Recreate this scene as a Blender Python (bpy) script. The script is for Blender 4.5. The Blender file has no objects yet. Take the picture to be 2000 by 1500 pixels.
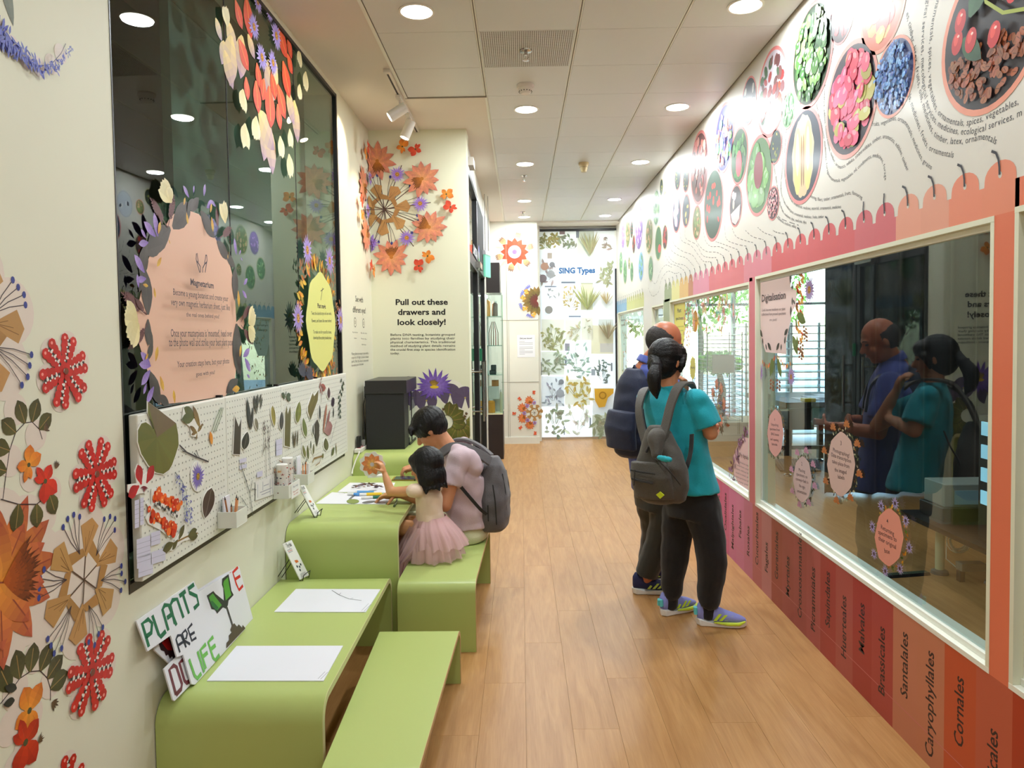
import bpy, bmesh, math, random
from mathutils import Vector, Matrix, Euler
R=random.Random(7)
C=bpy.context.scene.collection
SC=bpy.context.scene
PI=math.pi
# ---------------------------------------------------------------- camera
H=1.6; FPX=1390.0
def _basis(yaw,pitch,roll):
    a,p,r=map(math.radians,(yaw,pitch,roll))
    f=Vector((-math.sin(a),math.cos(a),0)); X=Vector((math.cos(a),math.sin(a),0)); U=Vector((0,0,1))
    f,U=f*math.cos(p)-U*math.sin(p), U*math.cos(p)+f*math.sin(p)
    X,U=X*math.cos(r)-U*math.sin(r), U*math.cos(r)+X*math.sin(r)
    return X,U,f
RV,UV,FV=_basis(.74,2.21,.8)
cam=bpy.data.cameras.new('camera'); co=bpy.data.objects.new('camera',cam); C.objects.link(co)
m=Matrix.Identity(4)
for i in range(3):
    m[i][0]=RV[i]; m[i][1]=UV[i]; m[i][2]=-FV[i]
m[2][3]=H
co.matrix_world=m
cam.sensor_width=36; cam.lens=FPX/2000*36; cam.shift_y=-39/2000; cam.clip_start=.05; cam.clip_end=200
SC.camera=co
# ---------------------------------------------------------------- light
SC.view_settings.view_transform='Standard'; SC.view_settings.look='None'
SC.view_settings.exposure=0.10; SC.view_settings.gamma=1; SC.view_settings.use_curve_mapping=False
W=bpy.data.worlds.new('sky'); SC.world=W; W.use_nodes=True
nt=W.node_tree; bg=nt.nodes['Background']; sky=nt.nodes.new('ShaderNodeTexSky')
sky.sky_type='NISHITA'; sky.sun_disc=False; sky.sun_elevation=math.radians(55); sky.sun_rotation=math.radians(20); sky.air_density=1.0; sky.dust_density=.6
nt.links.new(sky.outputs[0],bg.inputs[0]); bg.inputs[1].default_value=1.3
sun=bpy.data.lights.new('sun','SUN'); sun.energy=3.5; sun.angle=.02; sun.color=(1,.95,.88)
so=bpy.data.objects.new('sun',sun); C.objects.link(so); so.rotation_euler=Euler((math.radians(-42),0,math.radians(-18)))
LAMP_E=21.0
SPOT_E=38.0
ZC=3.30
LAMPS=[(-.52,3.77),(1.19,3.78),(.064,5.4),(1.195,5.41),(.064,7.09),(1.2,7.09),(.068,9.0),(1.195,9.0),(.07,10.2),(1.22,10.2),(.064,2.0),(1.19,2.0),(.064,.3),(1.19,.3),(.064,-1.5),(1.19,-1.5)]
def area(name,loc,size,e,col,rot=(0,0,0),shape='DISK',spread=PI,sy=None):
    l=bpy.data.lights.new(name,'AREA'); l.shape=shape; l.size=size; l.energy=e; l.color=col; l.spread=spread
    if sy: l.size_y=sy
    o=bpy.data.objects.new(name,l); C.objects.link(o); o.location=loc; o.rotation_euler=rot; return o
for (x,y) in LAMPS:
    area('downlight_beam',(x,y,ZC-.012),.15,LAMP_E*(.4 if y<3 else .78 if y>8.5 else 1),(.89,.97,1))

# ---------------------------------------------------------------- helpers
def ray(x,y): return RV*((x-1000)/FPX)-UV*((y-711)/FPX)+FV
CAM=Vector((0,0,H))
def onX(x,y,X): d=ray(x,y); return CAM+d*(X/d.x)
def onY(x,y,Y): d=ray(x,y); return CAM+d*(Y/d.y)
def onZ(x,y,Z): d=ray(x,y); return CAM+d*((Z-H)/d.z)
XL0,XLK,YA=-1.225,.012,5.87            # left wall line and alcove wall
def xl(Y): return XL0-XLK*(YA-Y)
def onL(x,y):
    d=ray(x,y); return CAM+d*((XL0-XLK*YA)/(d.x-XLK*d.y))
def onP(x,y,p0,n):
    d=ray(x,y); return CAM+d*((p0-CAM).dot(n)/d.dot(n))
def lin(c):
    c=c/255; return c/12.92 if c<=.04045 else ((c+.055)/1.055)**2.4
def rgb(r,g,b): return (lin(r),lin(g),lin(b),1)
def jit(c,a=.12):
    k=1+R.uniform(-a,a); return tuple(min(1,max(0,v*k*(1+R.uniform(-a,a)*.4))) for v in c[:3])+(1,)
def mixc(a,b,t): return tuple(a[i]*(1-t)+b[i]*t for i in range(3))+(1,)
MATS={}
def pm(name,c=(200,200,200),rough=.5,metal=0,spec=.5,noise=0,nscale=8,emit=None,es=0,alpha=None,trans=0,bump=0,bscale=60,coat=0,sheen=0):
    if name in MATS: return MATS[name]
    m=bpy.data.materials.new(name); m.use_nodes=True; n=m.node_tree; b=n.nodes['Principled BSDF']
    col=rgb(*c)
    b.inputs['Base Color'].default_value=col; b.inputs['Roughness'].default_value=rough; b.inputs['Metallic'].default_value=metal
    b.inputs['Specular IOR Level'].default_value=spec
    if coat: b.inputs['Coat Weight'].default_value=coat; b.inputs['Coat Roughness'].default_value=.2
    if sheen: b.inputs['Sheen Weight'].default_value=sheen
    if trans: b.inputs['Transmission Weight'].default_value=trans
    if noise:
        tc=n.nodes.new('ShaderNodeTexCoord'); tx=n.nodes.new('ShaderNodeTexNoise'); tx.inputs['Scale'].default_value=nscale; tx.inputs['Detail'].default_value=4
        mx=n.nodes.new('ShaderNodeMix'); mx.data_type='RGBA'; mx.inputs[6].default_value=tuple(v*(1-noise) for v in col[:3])+(1,); mx.inputs[7].default_value=tuple(min(1,v*(1+noise)) for v in col[:3])+(1,)
        n.links.new(tc.outputs['Object'],tx.inputs['Vector']); n.links.new(tx.outputs['Fac'],mx.inputs[0]); n.links.new(mx.outputs[2],b.inputs['Base Color'])
    if bump:
        tc=n.nodes.new('ShaderNodeTexCoord'); tx=n.nodes.new('ShaderNodeTexNoise'); tx.inputs['Scale'].default_value=bscale; tx.inputs['Detail'].default_value=3
        bp=n.nodes.new('ShaderNodeBump'); bp.inputs['Strength'].default_value=bump; bp.inputs['Distance'].default_value=.01
        n.links.new(tc.outputs['Object'],tx.inputs['Vector']); n.links.new(tx.outputs['Fac'],bp.inputs['Height']); n.links.new(bp.outputs[0],b.inputs['Normal'])
    if emit:
        b.inputs['Emission Color'].default_value=rgb(*emit); b.inputs['Emission Strength'].default_value=es
    MATS[name]=m; return m
def colmat(name,rough=.45,spec=.4,trans=0,coat=0):
    m=bpy.data.materials.new(name); m.use_nodes=True; n=m.node_tree; b=n.nodes['Principled BSDF']
    a=n.nodes.new('ShaderNodeVertexColor'); a.layer_name='Col'
    n.links.new(a.outputs[0],b.inputs['Base Color']); b.inputs['Roughness'].default_value=rough; b.inputs['Specular IOR Level'].default_value=spec
    if coat: b.inputs['Coat Weight'].default_value=coat; b.inputs['Coat Roughness'].default_value=.2
    if trans:
        t=n.nodes.new('ShaderNodeBsdfTranslucent'); mx=n.nodes.new('ShaderNodeMixShader'); mx.inputs[0].default_value=trans
        n.links.new(a.outputs[0],t.inputs[0]); n.links.new(b.outputs[0],mx.inputs[1]); n.links.new(t.outputs[0],mx.inputs[2])
        n.links.new(mx.outputs[0],n.nodes['Material Output'].inputs[0])
    MATS[name]=m; return m
def glassmat(name,tint=(222,240,240),boost=1.5,base=0.0,rough=.0):
    m=bpy.data.materials.new(name); m.use_nodes=True; n=m.node_tree; n.nodes.remove(n.nodes['Principled BSDF'])
    t=n.nodes.new('ShaderNodeBsdfTransparent'); t.inputs[0].default_value=rgb(*tint)
    g=n.nodes.new('ShaderNodeBsdfGlossy'); g.inputs['Roughness'].default_value=rough; g.inputs[0].default_value=(.95,1,.98,1)
    f=n.nodes.new('ShaderNodeFresnel'); f.inputs[0].default_value=1.5
    ge=n.nodes.new('ShaderNodeNewGeometry'); io=n.nodes.new('ShaderNodeMath'); io.operation='MULTIPLY_ADD'; io.inputs[1].default_value=1/1.5-1.5; io.inputs[2].default_value=1.5; n.links.new(ge.outputs['Backfacing'],io.inputs[0]); n.links.new(io.outputs[0],f.inputs[0])
    mu=n.nodes.new('ShaderNodeMath'); mu.operation='MULTIPLY_ADD'; mu.inputs[1].default_value=boost; mu.inputs[2].default_value=base; mu.use_clamp=True
    mx=n.nodes.new('ShaderNodeMixShader')
    n.links.new(f.outputs[0],mu.inputs[0]); n.links.new(mu.outputs[0],mx.inputs[0]); n.links.new(t.outputs[0],mx.inputs[1]); n.links.new(g.outputs[0],mx.inputs[2])
    n.links.new(mx.outputs[0],n.nodes['Material Output'].inputs[0]); MATS[name]=m; return m
def link(name,me,parent=None):
    o=bpy.data.objects.new(name,me); C.objects.link(o)
    if parent: o.parent=parent; o.matrix_parent_inverse=parent.matrix_world.inverted() if parent.type!='EMPTY' or True else Matrix()
    return o
def tag(o,label=None,cat=None,group=None,kind=None):
    if label: o['label']=label
    if cat: o['category']=cat
    if group: o['group']=group
    if kind: o['kind']=kind
    return o
def thing(name,label,cat,loc=(0,0,0),rz=0,group=None):
    o=bpy.data.objects.new(name,None); C.objects.link(o); o.empty_display_size=.05
    o.matrix_world=Matrix.Translation(loc)@Matrix.Rotation(rz,4,'Z')
    tag(o,label,cat,group); return o
class MB:
    """collects faces (world coordinates) into one mesh"""
    def __init__(s): s.v=[]; s.f=[]; s.c=[]; s.mi=[]; s.col=(1,1,1,1); s.m=0; s.M=None
    def add(s,vs,fs,col=None):
        n=len(s.v); 
        if s.M: vs=[s.M@Vector(p) for p in vs]
        s.v+=[tuple(p) for p in vs]
        for f in fs: s.f.append(tuple(i+n for i in f)); s.c.append(col or s.col); s.mi.append(s.m)
        return s
    def box(s,a,b,col=None):
        x0,y0,z0=a; x1,y1,z1=b
        return s.add([(x0,y0,z0),(x1,y0,z0),(x1,y1,z0),(x0,y1,z0),(x0,y0,z1),(x1,y0,z1),(x1,y1,z1),(x0,y1,z1)],
          [(0,3,2,1),(4,5,6,7),(0,1,5,4),(1,2,6,5),(2,3,7,6),(3,0,4,7)],col)
    def hexa(s,lo,hi,col=None):  # lo, hi: 4 points each
        return s.add(list(lo)+list(hi),[(0,3,2,1),(4,5,6,7),(0,1,5,4),(1,2,6,5),(2,3,7,6),(3,0,4,7)],col)
    def tube(s,pts,r,n=8,caps=True,col=None):
        pts=[Vector(p) for p in pts]; rs=r if isinstance(r,(list,tuple)) else [r]*len(pts)
        vs=[];fs=[]; up=Vector((0,0,1)); prev=None
        for i,p in enumerate(pts):
            d=(pts[min(i+1,len(pts)-1)]-pts[max(i-1,0)]).normalized()
            if prev is None:
                a=d.orthogonal().normalized()
            else:
                a=(prev-d*prev.dot(d)); a=a.normalized() if a.length>1e-6 else d.orthogonal().normalized()
            prev=a; b=d.cross(a)
            for k in range(n):
                t=2*PI*k/n; vs.append(p+(a*math.cos(t)+b*math.sin(t))*rs[i])
        for i in range(len(pts)-1):
            for k in range(n):
                k2=(k+1)%n; fs.append((i*n+k,i*n+k2,(i+1)*n+k2,(i+1)*n+k))
        if caps: fs.append(tuple(range(n-1,-1,-1))); fs.append(tuple((len(pts)-1)*n+k for k in range(n)))
        return s.add(vs,fs,col)
    def lathe(s,prof,c=(0,0,0),n=24,col=None,axis='Z',caps=True):  # prof [(r,z)]
        vs=[];fs=[]
        for r,z in prof:
            for k in range(n):
                t=2*PI*k/n
                p=(r*math.cos(t),r*math.sin(t),z)
                if axis=='X': p=(p[2],p[0],p[1])
                if axis=='Y': p=(p[0],p[2],p[1])
                vs.append((c[0]+p[0],c[1]+p[1],c[2]+p[2]))
        for i in range(len(prof)-1):
            for k in range(n):
                k2=(k+1)%n; fs.append((i*n+k,i*n+k2,(i+1)*n+k2,(i+1)*n+k))
        if caps and prof[0][0]>1e-6: fs.append(tuple(range(n-1,-1,-1)))
        if caps and prof[-1][0]>1e-6: fs.append(tuple((len(prof)-1)*n+k for k in range(n)))
        return s.add(vs,fs,col)
    def prism(s,poly,fmap,w0,w1,col=None):  # 2D polygon extruded between w0 and w1 through fmap(u,v,w)
        n=len(poly); vs=[fmap(u,v,w0) for u,v in poly]+[fmap(u,v,w1) for u,v in poly]
        fs=[tuple(range(n-1,-1,-1)),tuple(range(n,2*n))]+[(i,(i+1)%n,n+(i+1)%n,n+i) for i in range(n)]
        return s.add(vs,fs,col)
    def build(s,name,mats,parent=None,smooth=False,cols=False,bevel=0,normals=True,seg=2):
        me=bpy.data.meshes.new(name); me.from_pydata(s.v,[],s.f)
        if not isinstance(mats,(list,tuple)): mats=[mats]
        for m in mats: me.materials.append(m)
        if len(mats)>1: me.polygons.foreach_set('material_index',s.mi)
        if cols:
            ca=me.color_attributes.new('Col','FLOAT_COLOR','CORNER'); d=[]
            for f,c in zip(s.f,s.c):
                if isinstance(c,list):
                    for q in c: d+=list(q)
                else: d+=list(c)*len(f)
            ca.data.foreach_set('color',d)
        me.update()
        if normals:
            bm=bmesh.new(); bm.from_mesh(me); bmesh.ops.recalc_face_normals(bm,faces=bm.faces); bm.to_mesh(me); bm.free()
        o=link(name,me,parent)
        if bevel:
            b=o.modifiers.new('b','BEVEL'); b.width=bevel; b.segments=seg; b.limit_method='ANGLE'; b.angle_limit=math.radians(40)
        if smooth:
            me.polygons.foreach_set('use_smooth',[True]*len(me.polygons))
            if smooth!='all':
                me.set_sharp_from_angle(angle=math.radians(40))
        return o
def box(name,a,b,mat,parent=None,bevel=0):
    lo=tuple(min(a[i],b[i]) for i in range(3)); hi=tuple(max(a[i],b[i]) for i in range(3))
    return MB().box(lo,hi).build(name,mat,parent,bevel=bevel,normals=False)
# --- flat printed artwork ------------------------------------------------
STEP=4e-5
class Art:
    def __init__(s,fmap): s.f=fmap; s.v=[];s.p=[];s.c=[];s.w=0.0006; s.T=(0,0,0,1,1)
    def xf(s,x,y,rot=0,sx=1,sy=None): s.T=(x,y,rot,sx,sy or sx); return s
    def poly(s,pts,col,step=True):
        x0,y0,r,sx,sy=s.T; c,q=math.cos(r),math.sin(r); n=len(s.v)
        for (x,y) in pts:
            x*=sx;y*=sy; s.v.append(tuple(s.f(x0+x*c-y*q,y0+x*q+y*c,s.w)))
        s.p.append(tuple(range(n,n+len(pts)))); s.c.append(col)
        if step: s.w+=STEP
    def strip(s,L,Rr,cols):  # quads between polylines
        for i in range(len(L)-1): s.poly([L[i],L[i+1],Rr[i+1],Rr[i]],cols[i] if i<len(cols) else cols[-1],False)
        s.w+=STEP
    def petal(s,x,y,a,L,Wd,c1,c2,n=6,sharp=.5,curve=0,vein=None):
        ca,sa=math.cos(a),math.sin(a); A=[];B=[];Cc=[];cl=[]
        for i in range(n+1):
            t=i/n; w=Wd*.5*(math.sin(PI*t**(sharp+.3))**.8 if 0<t<1 else 0)
            if i==0: w=Wd*.08
            cx=t*L; cy=curve*L*t*t
            A.append((x+cx*ca-(cy+w)*sa,y+cx*sa+(cy+w)*ca)); B.append((x+cx*ca-(cy-w)*sa,y+cx*sa+(cy-w)*ca))
            Cc.append((x+cx*ca-cy*sa,y+cx*sa+cy*ca))
            cl.append(mixc(c1,c2,t))
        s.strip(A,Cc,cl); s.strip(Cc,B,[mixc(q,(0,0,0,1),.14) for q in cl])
        if vein: s.line(Cc[:-1],Wd*.05,vein)
    def disc(s,x,y,r,col,n=18,ry=None):
        ry=ry or r; s.poly([(x+r*math.cos(2*PI*k/n),y+ry*math.sin(2*PI*k/n)) for k in range(n)],col)
    def line(s,pts,w,col,taper=False):
        A=[];B=[];N=len(pts)
        for i,(x,y) in enumerate(pts):
            x2,y2=pts[min(i+1,N-1)]; x1,y1=pts[max(i-1,0)]; dx,dy=x2-x1,y2-y1; l=math.hypot(dx,dy) or 1
            k=w*.5*((1-.7*i/N) if taper else 1)
            A.append((x-dy/l*k,y+dx/l*k)); B.append((x+dy/l*k,y-dx/l*k))
        s.strip(A,B,[col])
    def text(s,txt,size,col,x=0,y=0,align='CENTER',bold=0,sp=1.0,wide=1.0,ls=1.0):
        vs,fs=textmesh(txt,align,bold,sp,ls)
        x0,y0,r,sx,sy=s.T; c,q=math.cos(r),math.sin(r); n=len(s.v)
        for (a,b) in vs:
            a=(x+a*size*wide)*sx; b=(y+b*size)*sy; s.v.append(tuple(s.f(x0+a*c-b*q,y0+a*q+b*c,s.w)))
        for f in fs: s.p.append(tuple(i+n for i in f)); s.c.append(col)
        s.w+=STEP
    def build(s,name,mat=None,parent=None):
        me=bpy.data.meshes.new(name); me.from_pydata(s.v,[],s.p); me.materials.append(mat or MATS['vinyl'])
        ca=me.color_attributes.new('Col','FLOAT_COLOR','CORNER'); d=[]
        for f,c in zip(s.p,s.c): d+=list(c)*len(f)
        ca.data.foreach_set('color',d); me.update()
        # face the same way as the wall normal
        o=link(name,me,parent); return o
_TC={}
def textmesh(txt,align,bold,sp,ls=1.0):
    k=(txt,align,bold,sp,ls)
    if k in _TC: return _TC[k]
    cu=bpy.data.curves.new('t','FONT'); cu.body=txt; cu.size=1; cu.align_x=align; cu.align_y='CENTER' if '\n' in txt else 'BOTTOM_BASELINE'
    cu.offset=bold; cu.space_character=sp; cu.space_line=ls; cu.resolution_u=2
    o=bpy.data.objects.new('t',cu); C.objects.link(o); dg=bpy.context.evaluated_depsgraph_get(); dg.update()
    me=o.evaluated_get(dg).to_mesh(); vs=[(v.co.x,v.co.y) for v in me.vertices]; fs=[tuple(p.vertices) for p in me.polygons]
    o.evaluated_get(dg).to_mesh_clear(); bpy.data.objects.remove(o); bpy.data.curves.remove(cu)
    _TC[k]=(vs,fs); return _TC[k]
# wall maps: (u,v,w) -> world
def mapL(u,v,w):                       # left wall, u = Y
    return (xl(u)+w,u,v)
def mapR(u,v,w): return (1.48-w,-u,v)  # right wall, u = -Y
def mapA(u,v,w):                       # alcove wall, u = X; folds onto the left wall at the corner
    u=min(u,-.432)
    if u<XL0+.003: return (xl(YA-(XL0-u))+.003+w,YA-(XL0+.003-u)-.003,v)
    return (u,YA-w,v)
def mapF(Y): return lambda u,v,w:(u,Y-w,v)
colmat('vinyl',.45,.35); colmat('mural',.5,.3,coat=.2); colmat('film',.6,.3,trans=.30); colmat('paint',.8,.2)
glassmat('glass'); glassmat('dark_glass',(200,220,212),1.05)
# ---------------------------------------------------------------- structure
def woodmat(name,c1,c2,rough=.38):
    m=bpy.data.materials.new(name); m.use_nodes=True; n=m.node_tree; b=n.nodes['Principled BSDF']
    tc=n.nodes.new('ShaderNodeTexCoord'); oi=n.nodes.new('ShaderNodeObjectInfo'); ad=n.nodes.new('ShaderNodeVectorMath'); ad.operation='MULTIPLY_ADD'
    cm=n.nodes.new('ShaderNodeCombineXYZ'); n.links.new(oi.outputs['Random'],cm.inputs[0]); n.links.new(oi.outputs['Random'],cm.inputs[1])
    n.links.new(cm.outputs[0],ad.inputs[0]); ad.inputs[1].default_value=(7,9,3); n.links.new(tc.outputs['Object'],ad.inputs[2])
    mp=n.nodes.new('ShaderNodeMapping'); mp.inputs['Scale'].default_value=(9,.9,1); n.links.new(ad.outputs[0],mp.inputs[0])
    nz=n.nodes.new('ShaderNodeTexNoise'); nz.inputs['Scale'].default_value=2.2; nz.inputs['Detail'].default_value=6; nz.inputs['Distortion'].default_value=1.2
    n.links.new(mp.outputs[0],nz.inputs['Vector'])
    mp2=n.nodes.new('ShaderNodeMapping'); mp2.inputs['Scale'].default_value=(90,4,1); n.links.new(ad.outputs[0],mp2.inputs[0])
    n2=n.nodes.new('ShaderNodeTexNoise'); n2.inputs['Scale'].default_value=2; n2.inputs['Detail'].default_value=3; n.links.new(mp2.outputs[0],n2.inputs['Vector'])
    cr=n.nodes.new('ShaderNodeValToRGB'); cr.color_ramp.elements[0].position=.36; cr.color_ramp.elements[1].position=.66
    cr.color_ramp.elements[0].color=rgb(*c1); cr.color_ramp.elements[1].color=rgb(*c2)
    mm=n.nodes.new('ShaderNodeMath'); mm.operation='MULTIPLY_ADD'; mm.inputs[1].default_value=.35; n.links.new(n2.outputs['Fac'],mm.inputs[0])
    m3=n.nodes.new('ShaderNodeMath'); m3.operation='MULTIPLY_ADD'; m3.inputs[1].default_value=.7; m3.inputs[2].default_value=-.02; n.links.new(nz.outputs['Fac'],m3.inputs[0]); n.links.new(m3.outputs[0],mm.inputs[2])
    n.links.new(mm.outputs[0],cr.inputs[0])
    hs=n.nodes.new('ShaderNodeHueSaturation'); mr=n.nodes.new('ShaderNodeMath'); mr.operation='MULTIPLY_ADD'; mr.inputs[1].default_value=.05; mr.inputs[2].default_value=.975
    n.links.new(oi.outputs['Random'],mr.inputs[0]); n.links.new(mr.outputs[0],hs.inputs['Value']); n.links.new(cr.outputs[0],hs.inputs['Color'])
    n.links.new(hs.outputs[0],b.inputs['Base Color']); b.inputs['Roughness'].default_value=rough; b.inputs['Specular IOR Level'].default_value=.4
    MATS[name]=m; return m
WOOD=woodmat('oak_laminate',(170,121,70),(190,142,89))
cream=pm('cream_wall',(222,221,200),.6,noise=.02,nscale=3)
alc=pm('pale_green_wall',(226,226,200),.6,noise=.02,nscale=2)
white=pm('white_wall',(225,222,210),.6); ceilm=pm('ceiling_plaster',(226,218,206),.7)
tilem=pm('ceiling_metal_tile',(218,219,216),.4,spec=.45); jointm=pm('tile_joint',(150,142,130),.7)
frame_w=pm('window_frame_white',(238,238,226),.4); reveal=pm('reveal_cream',(226,226,202),.55)
black=pm('black_metal',(28,26,28),.4); dark=pm('dark_lining',(22,26,30),.7); blackwood=pm('dark_veneer',(42,32,32),.35,noise=.2,nscale=10)
muralw=pm('mural_vinyl',(220,214,204),.5,spec=.3,coat=.2)
def struct(o,kind='structure'): o['kind']=kind; return o
floor=struct(box('floor',(-1.6,-3,-.1),(6.2,16,-.006),pm('subfloor',(120,85,55),.6)))
# planks of the corridor
for r in range(15):
    x0=-1.33+r*.19; off=(r*.43)%1.25
    y=-.6+off-1.25
    while y<11:
        a=max(y,.2); b_=min(y+1.25,11.05)
        if b_-a>.02:
            x1=min(x0+.19,1.482)
            MB().box((x0+.0003,a+.0003,-.006),(x1-.0003,b_-.0003,0)).build('plank',WOOD,floor,bevel=.0004,normals=False,seg=1)
        y+=1.25
box('floor_strip',(-1.6,-3,-.006),(1.48,.2,0),WOOD,floor)
box('lab_floor',(1.58,.5,-.006),(6.2,12.2,0),WOOD,floor)
ceil=struct(box('ceiling',(-1.6,-3,ZC+.012),(6.2,12.4,ZC+.15),ceilm))
XC=[-.787,-.223,.338,.900,1.4785]
box('plaster_soffit',(-1.6,-3,ZC-.001),(XC[0]-.004,YA,ZC+.012),ceilm,ceil)
box('plaster_soffit',(XC[0]-.004,5.10,ZC-.001),(XC[1]-.004,YA,ZC+.012),ceilm,ceil)
box('plaster_soffit',(-1.6,YA,ZC-.001),(XC[1]-.004,11.2,ZC+.012),ceilm,ceil)
box('end_trim',(XC[1]-.004,10.62,ZC-.03),(1.48,11.2,ZC+.012),ceilm,ceil)
box('edge_profile',(XC[0]-.012,-3,ZC-.005),(XC[0]+.006,5.10,ZC+.001),frame_w,ceil)
box('edge_profile',(XC[1]-.008,5.10,ZC-.006),(XC[1]+.004,10.62,ZC+.001),frame_w,ceil)
box('edge_profile',(XC[0]-.01,5.095,ZC-.007),(XC[1]+.004,5.107,ZC),jointm,ceil)
box('joint_backing',(XC[0],-3,ZC+.006),(1.4785,10.62,ZC+.012),jointm,ceil)
for x in XC[1:4]:
    box('joint_profile',(x-.010,-3,ZC+.0005),(x-.0035,10.62,ZC+.006),frame_w,ceil); box('joint_profile',(x+.0035,-3,ZC+.0005),(x+.010,10.62,ZC+.006),frame_w,ceil)
perf=None
for ci in range(4):
    for k in range(-13,13):
        y0=4.028+.534*k; y1=y0+.534
        if ci==0 and y1>5.11: continue
        if y1>10.62: y1=10.62
        if y1-y0<.05 or y0>10.6: continue
        o=box('ceiling_panel',(XC[ci]+.011,y0+.0012,ZC),(XC[ci+1]-.011,y1-.0012,ZC+.006),tilem,ceil,bevel=.001)
        if ci==1 and k==0: perf=o; px0,px1,py0,py1=XC[ci]+.011,XC[ci+1]-.011,y0,y1
mb=MB()
for i in range(44):
    for j in range(42):
        x=px0+.012+i*(px1-px0-.024)/43; y=py0+.012+j*(py1-py0-.024)/41
        mb.add([(x+.0038*math.cos(t*PI/3),y+.0038*math.sin(t*PI/3),ZC-.0006) for t in range(6)],[(5,4,3,2,1,0)])
o=mb.build('perforation',pm('hole_dark',(118,106,88),.8),ceil,normals=False); o['kind']='stuff'
# walls
def wallbox(name,a,b,mat): return struct(box(name,a,b,mat))
# left wall: slightly off the corridor axis
def lwall(name,y0,y1,z0,z1,mat,parent=None,t=.25,w=0):
    mb=MB(); mb.hexa([(xl(y0)-t,y0,z0),(xl(y0)+w,y0,z0),(xl(y1)+w,y1,z0),(xl(y1)-t,y1,z0)],[(xl(y0)-t,y0,z1),(xl(y0)+w,y0,z1),(xl(y1)+w,y1,z1),(xl(y1)-t,y1,z1)])
    return mb.build(name,mat,parent)
MY0,MY1,MZ0,MZ1=2.238,4.893,.79,3.262
wl=struct(lwall('wall_left',-3,MY0,0,ZC+.012,cream))
for a in ((MY0,MY1,0,MZ0),(MY0,MY1,MZ1,ZC+.012),(MY1,YA+.25,0,ZC+.012)): lwall('wall_section',*a,cream,wl)
wa=struct(box('wall_alcove',(-1.6,YA,0),(-.425,YA+.22,ZC+.012),alc))
wf=struct(box('wall_far',(-.75,10.58,0),(.262,10.8,ZC+.012),white))
box('door_header',(.262,11.02,3.2),(1.6,11.2,ZC+.012),white,wf); box('return',(.24,10.8,0),(.30,11.2,ZC+.012),white,wf)
wb=struct(box('wall_back',(-1.6,-3.2,0),(1.6,-3,ZC+.012),white))
# right wall pieces
W1=(.6,2.158,.503,1.965); W2=(2.250,4.515,.503,1.955); W3=(4.630,7.09,.503,1.932); W4=(7.395,8.06,.503,1.92); W5=(8.59,10.85,.503,1.94)
WINS=[W1,W2,W3,W4,W5]
wr=struct(box('wall_right',(1.48,-3,0),(1.58,.6,ZC+.012),muralw))
ys=[.6]
for w in WINS: ys+= [w[0],w[1]]
for w in WINS:
    box('wall_section',(1.48,w[0],0),(1.58,w[1],w[2]),muralw,wr); box('wall_section',(1.48,w[0],w[3]),(1.58,w[1],ZC+.012),muralw,wr)
for a,b in ((2.158,2.25),(4.515,4.63),(7.09,7.395),(8.06,8.59),(10.85,11.2)): box('wall_section',(1.48,a,0),(1.58,b,ZC+.012),muralw,wr)
for i,w in enumerate(WINS):
    y0,y1,z0,z1=w; t=.018
    wn=tag(struct(box('window_%d'%(i+1),(1.478,y0,z0),(1.60,y1,z0+t),frame_w)),kind='structure')
    box('window_frame',(1.478,y0,z1-t),(1.60,y1,z1),reveal,wn); box('window_frame',(1.4785,y1-t,z0+t),(1.60,y1,z1-t),reveal,wn); box('window_frame',(1.4785,y0,z0+t),(1.60,y0+t,z1-t),reveal,wn)
    # glazing bead
    for a,b in (((1.502,y0+t,z0+t),(1.528,y1-t,z0+t+.022)),((1.502,y0+t,z1-t-.02),(1.528,y1-t,z1-t)),((1.509,y1-t-.012,z0+t),(1.528,y1-t,z1-t)),((1.502,y0+t,z0+t),(1.528,y0+t+.02,z1-t))):
        box('glazing_bead',a,b,frame_w,wn,bevel=.002)
    g=MB().add([(1.5155,y0+t,z0+t),(1.5155,y1-t,z0+t),(1.5155,y1-t,z1-t),(1.5155,y0+t,z1-t)],[(0,1,2,3)]).build('glass_pane',MATS['glass'],wn,normals=False)
# ---- right wall print
NAMES={-3:'Asterales',-2:'Ericales',-1:'Cornales',0:'Caryophyllales',1:'Santalales',2:'Brassicales',3:'Malvales',4:'Huerteales',5:'Sapindales',6:'Picramniales',7:'Crossosomatales',8:'Myrtales',9:'Geraniales',10:'Fagales',11:'Cucurbitales',12:'Rosales',13:'Fabales',14:'Malpighiales',15:'Oxalidales',16:'Celastrales',17:'Zygophyllales',18:'Vitales',19:'Saxifragales'}
LOWC={-3:(176,58,30),-2:(192,92,66),-1:(196,84,48),0:(196,124,94),1:(196,124,96),2:(176,70,64),3:(170,60,54),4:(178,84,76),5:(174,64,58),6:(184,88,86),7:(176,82,78),8:(172,78,72),9:(168,74,62),10:(192,120,122),11:(188,100,104),12:(198,112,144),13:(204,118,158),14:(204,112,156),15:(200,92,140),16:(196,84,130)}
def upc(y):
    for lim,c in ((2.487,(232,140,110)),(2.834,(230,160,136)),(3.18,(208,104,112)),(4.2,(214,96,100)),(4.72,(218,132,146)),(5.6,(214,112,120)),(6.16,(220,140,160)),(6.33,(190,126,90)),(6.70,(222,180,110)),(6.92,(220,212,140)),(7.395,(150,160,120)),(8.6,None),(9.93,(200,200,130)),(11.2,(130,170,200))):
        if y<lim: return c
P0=2.487;PW=.1735
band=Art(mapR)
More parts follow.
